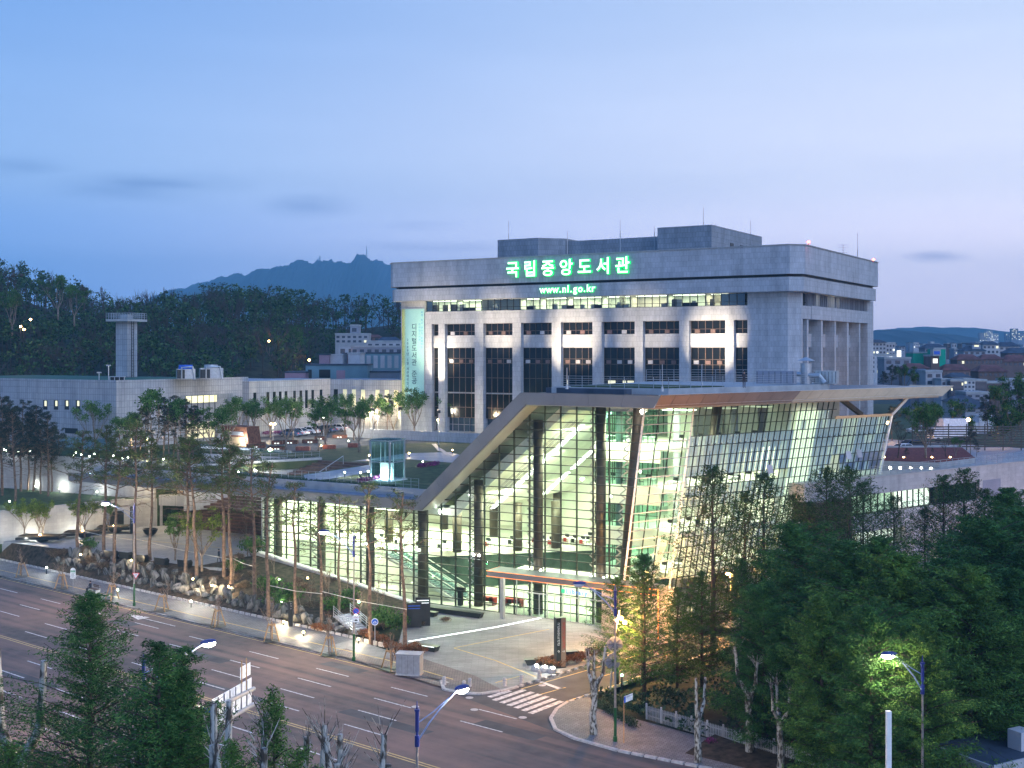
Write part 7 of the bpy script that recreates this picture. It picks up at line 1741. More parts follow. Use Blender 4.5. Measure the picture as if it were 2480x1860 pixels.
rd = Vector((-RN[0], -RN[1]))      # arms reach over the road
street_lamp(325, 1467, 'street lamp with lit head beside the rockery, give-way sign on its pole', (-.96, -.28), 2.6, 9.3, power=8500)
street_lamp(857, 1600, 'street lamp with lit head in front of the glass library, no-parking sign on its pole', (-1, -.05), 2.3, 9.6, power=8500)
street_lamp(1490, 1795, 'unlit street lamp on the right street corner with cables', (-1, 0), 2.2, 9.2, lit=False)
street_lamp(348, 0, 'near-side street lamp with tall pole reaching over the road on the left', (.80, .6), 3.4, 9.2, Yd=66.5, power=8500)
street_lamp(1010, 0, 'near-side street lamp with blue head at the bottom centre', (.72, .69), 2.6, 8.6, Yd=59.5, power=8500)
street_lamp(2234, 0, 'lit street lamp standing alone at the lower right', (-1, 0), 1.6, 8.2, Yd=70, power=1300)
# out of frame the row of lamps goes on
street_lamp(-160, 0, 'street lamp further left on the near side', (.72, .69), 3.0, 9.2, Yd=84, power=7500)
street_lamp(-330, 0, 'street lamp further left beyond the road', (-.6, -.7), 3.0, 9.2, Yd=165, power=7500)
def lollipop(px, py, h, label, name='road_sign'):
    p = gp(px, py, .12); o = thing(name, label, 'sign', p, 0); mb = MB(); mb.cyl(0, 0, 0, h, .04, 8); mb.build('post', M['galv'], o); return o, h
def disc(o, z, r, m1, m2, y=-.06):
    mb = MB(); mb.tube([(0, y, z), (0, y - .03, z)], r, 22); mb.build('rim', M[m1], o); mb = MB(); mb.tube([(0, y - .031, z), (0, y - .045, z)], r * .84, 22); mb.build('face', M[m2], o)
o, h = lollipop(908, 1566, 2.6, 'round blue bicycle sign on a short post by the hedge'); disc(o, 2.35, .33, 'signwhite', 'signblue')
mb = MB()
for x in (-.11, .11): mb.tube([(x + .055 * math.cos(k * .785), -.12, 2.3 + .055 * math.sin(k * .785)) for k in range(9)], .012, 4)
mb.tube([(-.11, -.12, 2.3), (-.03, -.12, 2.42), (.09, -.12, 2.42), (.11, -.12, 2.3)], .012, 4); mb.tube([(-.03, -.12, 2.42), (0, -.12, 2.3), (.09, -.12, 2.42)], .012, 4); mb.build('bicycle_symbol', M['inkw'], o)
letters('자전거', .11, 'lettering', M['inkw'], o, (-.1, -.115, 2.15), (1, 0, 0), (0, 0, 1), .1, .003, 0)
# signs on the lamp pole in front of the library
p = gp(863, 1600, .12); o = thing('no_parking_sign', 'red-ringed blue no-parking sign with white plate on the lamp pole', 'sign', p + Vector((0, -.1, 3.6)))
disc(o, .9, .3, 'signred', 'signblue'); mb = MB(); mb.bar((-.18, -.12, 1.08), (.18, -.12, .72), .05, .01); mb.build('slash', M['signred'], o)
mb = MB(); mb.box(-.28, .28, -.08, -.05, -.1, .5); mb.build('plate', M['signwhite'], o); letters('견인지역', .13, 'lettering', M['signred'], o, (-.19, -.085, .32), (1, 0, 0), (0, 0, 1), .125, .003, 0)
mb = MB(); mb.box(-.14, .14, -.085, -.082, .0, .09); mb.box(-.08, .06, -.085, -.082, .09, .15); mb.build('tow_symbol', M['black'], o)
p = gp(330, 1467, .12); o = thing('give_way_sign', 'red-edged triangular give-way sign on the lamp pole beside the rockery', 'sign', p + Vector((0, -.12, 2.9)))
mb = MB(); mb.extr([(-.42, 0, .72), (0, 0, 0), (.42, 0, .72)], (0, -.03, 0)); mb.build('rim', M['signred'], o); mb = MB(); mb.extr([(-.31, -.031, .66), (0, -.031, .13), (.31, -.031, .66)], (0, -.015, 0)); mb.build('face', M['signwhite'], o)
letters('양보', .14, 'lettering', M['ink'], o, (-.07, -.05, .5), (1, 0, 0), (0, 0, 1), .15, .003, 0)
# bus stop sign and bench
p = gp(177, 1429, .12); o = thing('bus_stop_sign', 'white and green bus stop sign on a thin post by the road', 'sign', p); mb = MB(); mb.cyl(0, 0, 0, 2.0, .035, 8); mb.build('post', M['galv'], o)
mb = MB(); mb.box(-.30, .30, -.06, 0, 1.35, 2.3); mb.tube([(0, -.06, 2.3), (0, 0, 2.3)], .30, 18); mb.build('plate', M['signwhite'], o); mb = MB(); mb.box(-.26, .26, -.07, -.06, 2.08, 2.3); mb.build('green_band', M['signgreen'], o)
for k in range(5): mb = MB(); mb.box(-.2, .2 - .05 * (k % 2), -.07, -.06, 1.48 + k * .11, 1.52 + k * .11); mb.build('route_line', M['ink'], o)
letters('정류소', .15, 'lettering', M['inkw'], o, (-.14, -.075, 2.19), (1, 0, 0), (0, 0, 1), .14, .003, 0)
p = gp(1511, 1799, .12); o = thing('bus_stop_sign', 'blue and white flag-shaped bus stop sign at the right street corner', 'sign', p); mb = MB(); mb.cyl(0, 0, 0, 3.0, .035, 8); mb.build('post', M['wood'], o)
mb = MB(); mb.extr([(0, -.03, 2.85), (.62, -.03, 3.1), (.62, -.03, 3.55), (0, -.03, 3.3)], (0, -.05, 0)); mb.build('plate', M['signwhite'], o); mb = MB(); mb.extr([(0, -.09, 2.85), (.12, -.09, 2.9), (.12, -.09, 3.35), (0, -.09, 3.3)], (0, -.01, 0)); mb.build('blue_band', M['signblue'], o)
letters('국립중앙도서관', .085, 'lettering', M['ink'], o, (.17, -.09, 3.27), (1, 0, .4), (-.4, 0, 1), .068, .003, 0)
b_ = gp(228, 1435, .12); o = thing('street_bench', 'dark slatted bench on the pavement behind the bus stop sign', 'bench', b_, -.75)
for k in range(3): mb = MB(); mb.box(-.9, .9, -.25 + k * .17, -.12 + k * .17, .42, .46); mb.build('seat_slat', M['deck'], o)
for k in range(2): mb = MB(); mb.box(-.9, .9, .28, .31, .58 + k * .17, .70 + k * .17); mb.build('back_slat', M['deck'], o)
for x in (-.8, .8): mb = MB(); mb.box(x - .03, x + .03, -.25, .3, 0, .42); mb.box(x - .03, x + .03, .26, .3, .4, .88); mb.build('leg', M['galv'], o)
# ------------------------------------------------------------------ people
def person(loc, rot, pose, label, top='cloth_d', h=1.72):
    o = thing('person', label, 'person', loc, rot); s = h / 1.72
    J = {'pel': (0, 0, .95), 'che': (0, 0, 1.3), 'nek': (0, 0, 1.47), 'hed': (0, -.02, 1.6)}
    if pose == 'sit': J = {k: (x, y, z - .45) for k, (x, y, z) in J.items()}
    legs = {}
    for sx in (-1, 1):
        hp = (sx * .09, 0, J['pel'][2] - .04)
        if pose == 'sit': legs[sx] = [hp, (sx * .1, -.42, .47), (sx * .1, -.44, .09), (sx * .1, -.6, .04)]
        elif pose == 'walk': legs[sx] = [hp, (sx * .1, -.1 * sx, .5), (sx * .1, -.02 - .2 * sx, .09), (sx * .1, -.16 - .2 * sx, .04)]
        else: legs[sx] = [hp, (sx * .1, -.02, .5), (sx * .1, .02, .09), (sx * .11, -.13, .04)]
    arms = {}
    for sx in (-1, 1):
        c = J['che'][2]
        if pose == 'hold': arms[sx] = [(sx * .19, 0, c + .1), (sx * .24, -.03, c - .17), (sx * .1, -.24, c - .04)]
        elif pose == 'sit': arms[sx] = [(sx * .19, 0, c + .1), (sx * .24, -.06, c - .17), (sx * .12, -.3, c - .28)]
        else: arms[sx] = [(sx * .19, 0, c + .1), (sx * .24, .03 * sx, c - .17), (sx * .23, -.06 * sx, c - .42)]
    vs = [J['pel'], J['che'], J['nek'], J['hed']]; es = [(0, 1), (1, 2), (2, 3)]; rd_ = [(.15, .11), (.17, .12), (.06, .06), (.095, .11)]
    for sx in (-1, 1):
        b = len(vs); vs += legs[sx]; es += [(0, b), (b, b + 1), (b + 1, b + 2), (b + 2, b + 3)]; rd_ += [(.09, .09), (.062, .062), (.045, .045), (.04, .03)]
        b = len(vs); vs += arms[sx]; es += [(1, b), (b, b + 1), (b + 1, b + 2)]; rd_ += [(.06, .06), (.045, .045), (.032, .032)]
    me = bpy.data.meshes.new('body'); me.from_pydata([tuple(c * s for c in v) for v in vs], es, []); t = bpy.data.objects.new('body', me); COL.objects.link(t)
    m = t.modifiers.new('s', 'SKIN'); 
    for i, r in enumerate(rd_): me.skin_vertices[0].data[i].radius = (r[0] * s, r[1] * s)
    me.skin_vertices[0].data[0].use_root = True
    t.modifiers.new('u', 'SUBSURF').levels = 1
    dg = bpy.context.evaluated_depsgraph_get(); m2 = bpy.data.meshes.new_from_object(t.evaluated_get(dg)); bpy.data.objects.remove(t)
    m2.materials.clear(); m2.materials.append(M[top]); m2.materials.append(M['skin'])
    hz = J['nek'][2] * s
    m2.polygons.foreach_set('material_index', [1 if p.center.z > hz else 0 for p in m2.polygons])
    b = bpy.data.objects.new('body', m2); COL.objects.link(b); b.parent = o
    mb = MB(); hh = J['hed']; mb.ell((hh[0], hh[1] + .02, (hh[2] + .06) * s), (.095, .11, .09), 10, 6); mb.build('hair', M['hair'], o)
    return o
t_, s_ = gf(1802, 938, 24.3); person(FW(t_, s_, 24.25), math.radians(15), 'hold', 'person in dark clothes standing at the roof railing looking down at their hands')
person(gp(530, 1364, 2.52), math.radians(80), 'walk', 'person in dark clothes walking across the lower plaza')
person(gp(219, 1433, .12), math.radians(-42), 'sit', 'person in dark clothes sitting on the bench by the bus stop sign')
# ------------------------------------------------------------------ rockery
rr = random.Random(77); RK = []
import bmesh
for k in range(6):
    bm = bmesh.new(); bmesh.ops.create_icosphere(bm, subdivisions=2, radius=1)
    for c_ in range(13):
        n = Vector((rr.gauss(0, 1), rr.gauss(0, 1), rr.gauss(0, .8))).normalized(); d = rr.uniform(.35, .75)
        for v in bm.verts:
            e = v.co.dot(n) - d
            if e > 0: v.co -= n * e
    for v in bm.verts: v.co *= 1 + rr.uniform(-.06, .06)
    me = bpy.data.meshes.new('boulder'); bm.to_mesh(me); bm.free(); me.materials.append(M['rock']); RK.append(me)
def boulder(a, b, sx, sz, row):
    p = RW(a, b); o = bpy.data.objects.new('boulder', RK[rr.randrange(6)]); COL.objects.link(o)
    o.location = (p.x, p.y, bankz(p.x, p.y) + sz * .3); o.scale = (sx, sx * rr.uniform(.7, 1), sz); o.rotation_euler = (rr.uniform(-.5, .5), rr.uniform(-.5, .5), rr.uniform(0, 6.3))
    o['category'] = 'boulder'; o['group'] = 'boulders of the roadside rockery'; reg(o, 'grey streaked boulder in the %s row of the roadside rockery, #' % row, 'rk' + row)
a = -142.0
while a < -87: boulder(a, 80.9 + rr.uniform(0, .3), rr.uniform(.4, 1.0), rr.uniform(.4, .95), 'lowest'); a += rr.uniform(1.0, 1.5)
a = -141.0
while a < -90: boulder(a, 82.0 + rr.uniform(-.1, .4), rr.uniform(.4, 1.1), rr.uniform(.5, 1.3), 'middle'); a += rr.uniform(1.15, 1.8)
a = -141.0
while a < -97: boulder(a, 83.2 + rr.uniform(-.2, .4), rr.uniform(.5, .8), rr.uniform(.45, .8), 'upper'); a += rr.uniform(1.4, 2.4)
# ------------------------------------------------------------------ plaza furniture
for i, (px, py) in enumerate(((268, 1349), (303, 1352), (341, 1359), (390, 1367), (446, 1372))):
    p = gp(px, py, PZ); o = thing('stone_bench', None, 'bench', p, math.atan2(RD[1], RD[0]) + .15, group='black block benches on the lower plaza')
    mb = MB(); mb.extr([(-.75, -.3, 0), (.85, -.3, 0), (1.0, -.3, .55), (.75, -.3, .8), (-.9, -.3, .8)], (0, .7, 0)); mb.build('block', M['black'], o); mb = MB(); mb.box(-.8, .7, -.2, .3, .801, .83); mb.build('seat_top', M['concrete'], o)
    reg(o, 'black block bench at the edge of the lower plaza, #', 'blb')
for i, (px, py, w) in enumerate(((98, 1313, 3.0), (200, 1303, 2.6), (275, 1290, 2.4))):
    p = gp(px, py, PZ); o = thing('boat_planter', None, 'planter', p, -.1 + .1 * i, group='black raised planters with uplit trees')
    mb = MB(); mb.extr([(-w, -1, .35), (w, -1, .5), (w, -1, .85), (-w, -1, .7)], (0, 2.2, 0)); mb.build('tray', M['black'], o); mb = MB(); mb.extr([(-w + .3, -.8, .86), (w - .3, -.8, .86), (w - .3, 1.0, .9), (-w + .3, 1.0, .9)], (0, 0, .08)); mb.build('soil', M['soil'], o)
    mb = MB(); mb.ell((.3, 0, .4), (.9, .7, .45), 12, 6); mb.build('bowl_foot', M['black'], o)
    mb = MB(); mb.ell((.2, -.5, 1.05), (.16, .16, .1)); mb.build('uplight', M['lamp_o'], o); point('planter_light', p + Vector((.2, -.5, 1.5)), 220, WARM, .15)
    reg(o, 'low black planter with an uplit young tree by the pale wall, #', 'bp')
p = gp(364, 1297, PZ); o = thing('bowl_planter', 'black half-round bowl standing alone on the lower plaza', 'planter', p)
mb = MB(); n0 = 14
for r_, z_ in ((.35, 0), (.75, .3), (.98, .7), (1.05, .95), (.9, .95), (.8, .7)):
    for k in range(n0): mb.v.append((r_ * math.cos(6.2832 * k / n0), r_ * math.sin(6.2832 * k / n0), z_))
for q in range(5):
    for k in range(n0): k2 = (k + 1) % n0; mb.f.append((q * n0 + k, q * n0 + k2, (q + 1) * n0 + k2, (q + 1) * n0 + k)); mb.m.append(0)
mb.build('bowl', M['black'], o); mb = MB(); mb.cyl(0, 0, .6, .75, .78, 14); mb.build('soil', M['soil'], o)
for k, (px, py, w, lab) in enumerate(((1100, 1488, 3.3, 'long black wedge bench by the glass front'), (1040, 1492, .7, 'short black wedge seat beside the bicycle-sign path'), (1030, 1574, 1.2, 'black seat block with lit underside at the end of the light line'), (1316, 1608, 1.5, 'black curved seat at the planting strip left of the tall sign pillar'), (1375, 1590, .8, 'small black seat right of the tall sign pillar'))):
    p = gp(px, py, .12); o = thing('wedge_bench', lab, 'bench', p, ANG if k < 2 else ANG + .7 * (k == 3) + .8 * (k == 4)); mb = MB(); mb.extr([(-w, -.3, 0), (w, -.3, 0), (w + .25, -.3, .5), (-w - .25, -.3, .5)], (0, .7, 0)); mb.build('seat', M['black'], o)
    if k == 2: mb = MB(); mb.box(-w, w, -.33, -.3, .42, .48); mb.build('light_line', M['led_w'], o)
# dark notice boards, tall sign pillar, dark bollard post
for k, (px, py, w, h) in enumerate(((1003, 1520, .75, 2.5), (1024, 1516, .75, 2.9))):
    p = gp(px, py, .12); o = thing('notice_board', ['dark blue notice board left of its lit neighbour', 'taller dark notice board with white lines near the coping wall'][k], 'notice board', p, .12); mb = MB(); mb.box(-w, w, 0, .12, 0, h); mb.build('board', M['black'], o)
    mb = MB(); mb.box(-w * .8, w * .8, -.02, 0, h - .35, h - .28); mb.box(-w * .8, w * .8, -.02, 0, h - .6, h - .55); mb.build('text_line', M['led_w'] if k else M['signblue'], o)
p = gp(1356, 1616, .12); o = thing('sign_pillar', 'tall dark red-brown sign pillar with vertical white lettering near the road', 'sign', p, .35)
mb = MB(); mb.box(-.45, .45, -.3, .3, 0, 4.4); mb.build('pillar', M['black'], o)
mb = MB(); mb.box(.0, .451, -.303, .3, .1, 4.38); mb.build('side_panel', M['tan_dark'], o)
letters('국립디지털도서관', .30, 'lettering', M['signred'], o, (.23, -.31, 3.85), (1, 0, 0), (0, 0, 1), 1, .004, 0, vertical=True, vpitch=.29)
letters('국립중앙도서관', .30, 'lettering', M['inkw'], o, (-.25, -.31, 3.85), (1, 0, 0), (0, 0, 1), 1, .004, 0, vertical=True, vpitch=.29)
letters('→', .35, 'arrow', M['inkw'], o, (.23, -.31, 1.45), (1, 0, 0), (0, 0, 1), 1, .004, 0); letters('↑', .35, 'arrow', M['inkw'], o, (-.25, -.31, 1.45), (1, 0, 0), (0, 0, 1), 1, .004, 0)
p = gp(704, 1517, .12); o = thing('sign_post', 'slim black sign post with small white symbols at the pavement edge', 'sign', p, 0); mb = MB(); mb.box(-.22, .22, -.12, .12, 0, 2.5); mb.build('post', M['black'], o); letters('P↑↗', .2, 'symbol', M['inkw'], o, (.05, -.13, 2.3), (1, 0, 0), (0, 0, 1), 1, .003, 0, vertical=True, vpitch=.24)
p = gp(321, 1292, PZ); o = thing('sign_post', 'tall dark sign column beside the wall doorway on the lower plaza', 'sign', p, 0); mb = MB(); mb.box(-.3, .3, -.15, .15, 0, 3.8); mb.build('post', M['black'], o); letters('국립중앙도서관', .3, 'lettering', M['inkw'], o, (0, -.16, 3.4), (1, 0, 0), (0, 0, 1), 1, .003, 0, vertical=True, vpitch=.32)
# utility cabinet, stone bollards, floor lights
p = gp(992, 1632, .12); o = thing('utility_cabinet', 'grey and pink roadside utility cabinet on the pavement corner', 'cabinet', p, -.18); mb = MB(); mb.box(-1.05, 1.05, -.6, .6, .1, 1.75); mb.build('body', M['galv'], o)
mb = MB(); mb.box(-1.12, 1.12, -.67, .67, 1.75, 1.83); mb.build('lid', M['concrete'], o); mb = MB(); mb.box(-1.1, 1.1, -.65, .65, 0, .1); mb.build('plinth', M['kerb'], o)
for x in (-.52, 0, .52): mb = MB(); mb.box(x - .008, x + .008, -.61, -.6, .15, 1.7); mb.build('door_seam', M['darkmetal'], o)
for i, (px, py) in enumerate(((1076, 1658), (1124, 1668), (1138, 1662), (1222, 1661), (1263, 1653), (1306, 1643))):
    p = gp(px, py, .12); o = thing('stone_bollard', None, 'bollard', p, 0, group='pale stone bollards at the kerb'); mb = MB(); mb.cyl(0, 0, 0, .62, .16, 12); mb.build('post', M['kerb'], o); mb = MB(); mb.cyl(0, 0, .62, .68, .16, 12, .11); mb.build('cap', M['concrete'], o); mb = MB(); mb.cyl(0, 0, .45, .5, .165, 12); mb.build('band', M['hwall2'], o)
    reg(o, 'short pale stone bollard along the forecourt kerb, #', 'bol')
for i, (px, py) in enumerate(((1297, 1624), (1317, 1627), (1336, 1630))):
    p = gp(px, py, .12); o = thing('ground_floodlight', None, 'floodlight', p, -.5, group='hooded floodlights beside the sign pillar'); mb = MB(); mb.ell((0, 0, .1), (.42, .34, .45), 10, 6); mb.build('hood', M['concrete'], o); mb = MB(); mb.ell((.12, -.02, .46), (.18, .18, .12)); mb.build('lens', M['lamp_w'], o); point('ground_flood', p + Vector((.2, 0, .9)), 60, COOLW, .1)
    reg(o, 'pale hooded ground floodlight beside the tall sign pillar, #', 'gfl')
# round traffic mirrors on a pole, small cabins
p = gp(1476, 1688, .12); o = thing('mirror_post', 'leaning post with two round backs of traffic mirrors and orange lamps', 'traffic mirror', p); mb = MB(); mb.tube([(0, 0, 0), (.5, 0, 5.2), (.8, 0, 7.0)], .06, 8); mb.build('post', M['galv'], o)
for z, x in ((4.3, .42), (2.9, .25)):
    mb = MB(); mb.tube([(x, -.15, z), (x, -.22, z)], .62, 20); mb.build('mirror_back', M['hwall2'], o); mb = MB(); [mb.bar((x, -.23, z), (x + .55 * math.cos(k * .785), -.23, z + .55 * math.sin(k * .785)), .035, .02) for k in range(8)]; mb.build('spokes', M['darkmetal'], o)
for dx, dz in ((.55, 6.2), (.95, 6.35), (1.25, 6.0)): mb = MB(); mb.ell((dx, 0, dz), (.18, .18, .16), 8, 6); mb.build('orange_lamp', M['lamp_o'], o)
point('sodium', p + Vector((.9, -.4, 6.3)), 3800, SOD, .25)
# sodium lamps along the access road
for i, (px, Yl, z) in enumerate(((1568, 112, 7.5), (1769, 118, 6.2), (1950, 138, 7.0), (2080, 150, 7.0))):
    p = at(px, Yl); o = thing('road_lamp', None, 'street lamp', (p.x, Yl, 0), group='orange lamps along the access road'); mb = MB(); mb.cyl(0, 0, 0, z, .06, 8); mb.build('post', M['polegrey'], o); mb = MB(); mb.ell((-.3, -.2, z), (.22, .18, .12), 8, 5); mb.build('bulb', M['lamp_o'], o); point('sodium', (p.x - .5, Yl - .5, z - .3), 9000, SOD, .25)
    reg(o, 'orange sodium lamp beside the access road under the trees, #', 'rl')
# green signal lamp, garden and bollard lights
def bulb_light(px, py, z, h, m, power, col, lab, key, Y=None):
    p = gp(px, py, z) if Y is None else at(px, Y); 
    if Y is not None: p.z = z
    o = thing('garden_lamp', None, 'lamp', p, 0, group='small garden lamps'); mb = MB(); mb.cyl(0, 0, -.1, h, .06, 8); mb.build('post', M['darkmetal'], o); mb = MB(); mb.ell((0, 0, h + .08), (.11, .11, .1), 8, 6); mb.build('bulb', M[m], o)
    if power: point('garden_light', p + Vector((0, -.1, h + .35)), power, col, .08)
    reg(o, lab, key)
for px, py, h, pw in ((113, 1374, .6, 60), (285, 1427, .5, 60), (463, 1455, .5, 60), (676, 1412, .9, 40), (681, 1460, .6, 30), (862, 1511, 1.4, 60)):
    p = gp(px, py + 14, .9); bulb_light(px, py + 14, bankz(p.x, p.y), h, 'lamp_g', min(200, pw * 2.2), COOLW, 'cool white bollard lamp in the front planting, #', 'cw')
for px, py, pw in ((195, 1343, 60), (318, 1357, 60), (467, 1402, 260), (513, 1418, 220), (553, 1421, 120), (865, 1452, 120), (687, 1506, 160), (735, 1532, 180), (745, 1400, 40), (868, 1550, 60)):
    p = gp(px, py + 6, .9); bulb_light(px, py + 6, bankz(p.x, p.y), .2, 'lamp_o', min(420, pw * 3.2), WARM, 'warm orange uplight among the front garden trees, #', 'wo')
for px, py in ((10, 1091), (15, 1094), (25, 1089), (44, 1096), (50, 1089), (61, 1094), (72, 1096), (179, 1106), (184, 1099), (197, 1104), (217, 1109), (228, 1103), (275, 1107), (296, 1113), (310, 1111), (396, 1116)):
    bulb_light(px, py + 10, 11.6, .75, 'lamp_g', 22 if px % 3 else 90, COOLW, 'white garden lamp on the upper left terrace, #', 'ut')
for px, py in ((85, 1179), (145, 1185), (23, 1217), (235, 1193)): bulb_light(px, py + 9, 6.4, .6, 'lamp_g', 130, COOLW, 'white bollard lamp on the pine terrace, #', 'pt')
for px, py, m_ in ((577, 1147, 'lamp_g'), (835, 1148, 'lamp_g'), (873, 1149, 'lamp_g'), (892, 1146, 'lamp_g'), (1024, 1121, 'lamp_g'), (894, 1106, 'lamp_o'), (991, 1100, 'lamp_o'), (1096, 1092, 'lamp_o'), (778, 1081, 'lamp_o'), (844, 1069, 'lamp_g'), (537, 1105, 'lamp_g')):
    bulb_light(px, py + 7, 12, .5, m_, 90 if m_ == 'lamp_g' else 60, COOLW if m_ == 'lamp_g' else WARM, 'garden lamp on the roof garden lawn, #', 'rg')
p = gp(717, 1145, 10.2) ; q = (-51.2, 20.5); o = thing('wall_floodlight', 'bright star-like floodlight on the white stair wall', 'floodlight', FW(-53.2, 17.6, 11.2)); mb = MB(); mb.ell((0, 0, 0), (.26, .26, .22)); mb.build('bulb', M['lamp_w'], o); point('wall_flood', FW(-51.5, 16.8, 11.6), 900, COOLW, .15)
bulb_light(1506, 1664, .1, .9, 'lamp_gr', 90, (.3, 1, .5), 'green signal lamp on the right street corner, #', 'gs'); bulb_light(869, 1510, .2, 2.1, 'lamp_gr', 50, (.3, 1, .5), 'green signal lamp before the forecourt, #', 'gs')
# lamps and benches of the upper plaza
for px, py, top, m_, n_ in ((661, 1069, 1028, 'lamp_o', 2), (784, 1063, 1013, 'lamp_w', 1), (914, 1062, 1012, 'lamp_w', 1), (895, 1045, 1000, 'lamp_o', 1), (952, 1040, 995, 'lamp_o', 3), (966, 1050, 1001, 'lamp_o', 1), (1061, 1066, 1019, 'lamp_o', 1), (361, 1108, 1066, 'lamp_o', 2)):
    p = gp(px, py, 12); h = (py - top) * p.y / FPX; o = thing('plaza_lamp', None, 'lamp post', p, group='lamp posts on the upper plaza'); mb = MB(); mb.cyl(0, 0, 0, h, .07, 8); mb.build('post', M['galv'], o)
    for k in range(n_): mb = MB(); mb.ell(((k - (n_ - 1) / 2) * .7, 0, h + .1), (.17, .17, .15), 8, 6); mb.build('bulb', M[m_], o)
    point('plaza_light', p + Vector((0, -.4, h + .2)), 2200, WARM if m_ == 'lamp_o' else (1, .92, .7), .2); reg(o, 'lit lamp post on the upper plaza, #', 'ulp')
for px, py, w, m_ in ((734, 1091, 1.1, 'terracotta'), (798, 1087, 1.0, 'terracotta'), (855, 1083, .8, 'terracotta'), (703, 1075, 1.3, 'corten'), (752, 1073, 1.4, 'corten'), (620, 1085, 1.5, 'corten'), (672, 1090, 1.4, 'corten'), (628, 1080, .9, 'corten'), (672, 1076, .9, 'corten'), (823, 1061, 1.3, 'corten'), (775, 1065, .9, 'corten'), (930, 1055, 1.8, 'corten'), (1010, 1064, 1.8, 'corten'), (1100, 1058, 1.6, 'corten'), (1035, 1050, 1.5, 'corten')):
    p = gp(px, py, 12.02); o = thing('garden_box', None, 'bench', p, ANG + .5, group='red-brown box benches and planters'); mb = MB(); mb.box(-w, w, -.5, .5, 0, .6); mb.build('box', M[m_], o); mb = MB(); mb.box(-w + .1, w - .1, -.4, .4, .601, .66); mb.build('top', M['soil'] if m_ == 'corten' else M['terracotta'], o)
    if m_ == 'corten' and px > 600:
        for q in (-.4, .1): mb = MB(); mb.box(q, q + .3, -.53, -.5, .1, .3); mb.build('light_slot', M['win_w'], o)
    reg(o, 'low rust-red box on the upper plaza, #', 'gbx')
p = gp(970, 1035, 12); o = thing('brick_ramp_wall', 'sloping red-lit brick ramp wall beside the parked cars', 'wall', gp(845, 1035, 12)); mb = MB(); mb.extr([(0, 0, 0), (8, 2, 0), (8, 2, .5), (0, 0, 3.4), (-4, -1, 3.4), (-4, -1, 0)], (.3, 2, 0)); mb.build('wall', M['corten'], o); point('ramp_light', gp(840, 1036, 12) + Vector((2, -3, 2.5)), 500, SOD, .3)
# road sign gantry seen from behind
og = at(552, 62); og.z = 0; o = thing('sign_gantry', 'back of a large white ribbed road sign on a blue pipe gantry', 'sign gantry', og)
def L3(px, py, Y): v = at(px, Y, py); return v - og
A1_, A2_ = L3(512, 1720, 60), L3(615, 1668, 64.5); B1_, B2_ = L3(515, 1752, 60), L3(616, 1708, 64.5)
for a, b in ((A1_, A2_), (L3(505, 1768, 60), L3(616, 1705, 64.5))): mb = MB(); mb.tube([a, b], .12, 10); mb.build('pipe', M['signblue'] if False else M['steel'], o)
pc0, pc1 = L3(513, 1696, 60.2), L3(610, 1655, 64.4); dn_ = Vector((pc1.x - pc0.x, pc1.y - pc0.y, 0)); 
for k in range(7):
    u0, u1 = k / 7 + .006, (k + 1) / 7 - .006; zt0 = L3(513, 1696, 60.2).z + (L3(610, 1655, 64.4).z - pc0.z) * 0; H_ = 1.55
    a = pc0 + dn_ * u0; b = pc0 + dn_ * u1; a.z = b.z = pc0.z; mb = MB(); mb.extr([a, b, b - Vector((0, 0, H_)), a - Vector((0, 0, H_))], (-.03, .08, 0)); mb.build('panel', M['signwhite'], o)
    mb = MB(); mb.bar(a + Vector((.03, -.06, 0)), a + Vector((.03, -.06, -H_)), .06, .05); mb.build('rib', M['galv'], o)
for k in range(3):
    a = pc0 + dn_ * (.70 + k * .09); a.z = pc0.z + .2; mb = MB(); mb.extr([a, a + dn_ * .085, a + dn_ * .085 + Vector((0, 0, .65)), a + Vector((0, 0, .65))], (-.03, .06, 0)); mb.build('small_panel', M['signwhite'], o)
for k in (0, 1): a = pc0 + dn_ * (.74 + k * .12); mb = MB(); mb.bar(Vector((a.x, a.y - .05, pc0.z - .6)), Vector((a.x, a.y - .05, pc0.z + 1.2)), .07, .05); mb.build('strut', M['wood'], o)
ps = L3(484, 1725, 60); mb = MB(); mb.tube([Vector((ps.x, ps.y, 0)), Vector((ps.x, ps.y, ps.z + .3))], .2, 12); mb.build('column', M['greenpole'], o)
for a, b in ((Vector((ps.x, ps.y, A1_.z)), A1_), (Vector((ps.x, ps.y, L3(505, 1768, 60).z)), L3(505, 1768, 60))): mb = MB(); mb.tube([a, b], .12, 8); mb.build('pipe', M['signblue'], o)
# white picket fence at right
f0, f1 = gp(1566, 1742, .1), gp(2200, 1925, .1); fo = thing('picket_fence', 'pale grey picket fence running along the pavement at the lower right', 'fence', f0); dv_ = f1 - f0; nseg = 150
pk = MB(); pk.box(-.04, .04, -.015, .015, 0, 1.0); pk.v += [(-.04, 0, 1.0), (.04, 0, 1.0), (0, 0, 1.09)]; pk.f.append((8, 9, 10)); pk.m.append(0); pk_me = pk.mesh('picket', M['galv'])
rz = math.atan2(dv_.y, dv_.x)
for k in range(nseg): u = k / nseg; inst('picket', pk_me, fo, dv_ * u, rotz=rz)
for z in (.3, .8): mb = MB(); mb.bar(Vector((0, .03, z)), dv_ + Vector((0, .03, z)), .04, .08); mb.build('rail', M['hwall'], fo)
for k in range(0, 16): u = k / 15; mb = MB(); q = dv_ * u; mb.box(q.x - .06, q.x + .06, q.y - .02, q.y + .1, 0, 1.2); mb.build('post', M['hwall'], fo)
for (px, py, m_) in ((1722, 1795, 'lpurple'), (1742, 1800, 'hwall')):
    pass
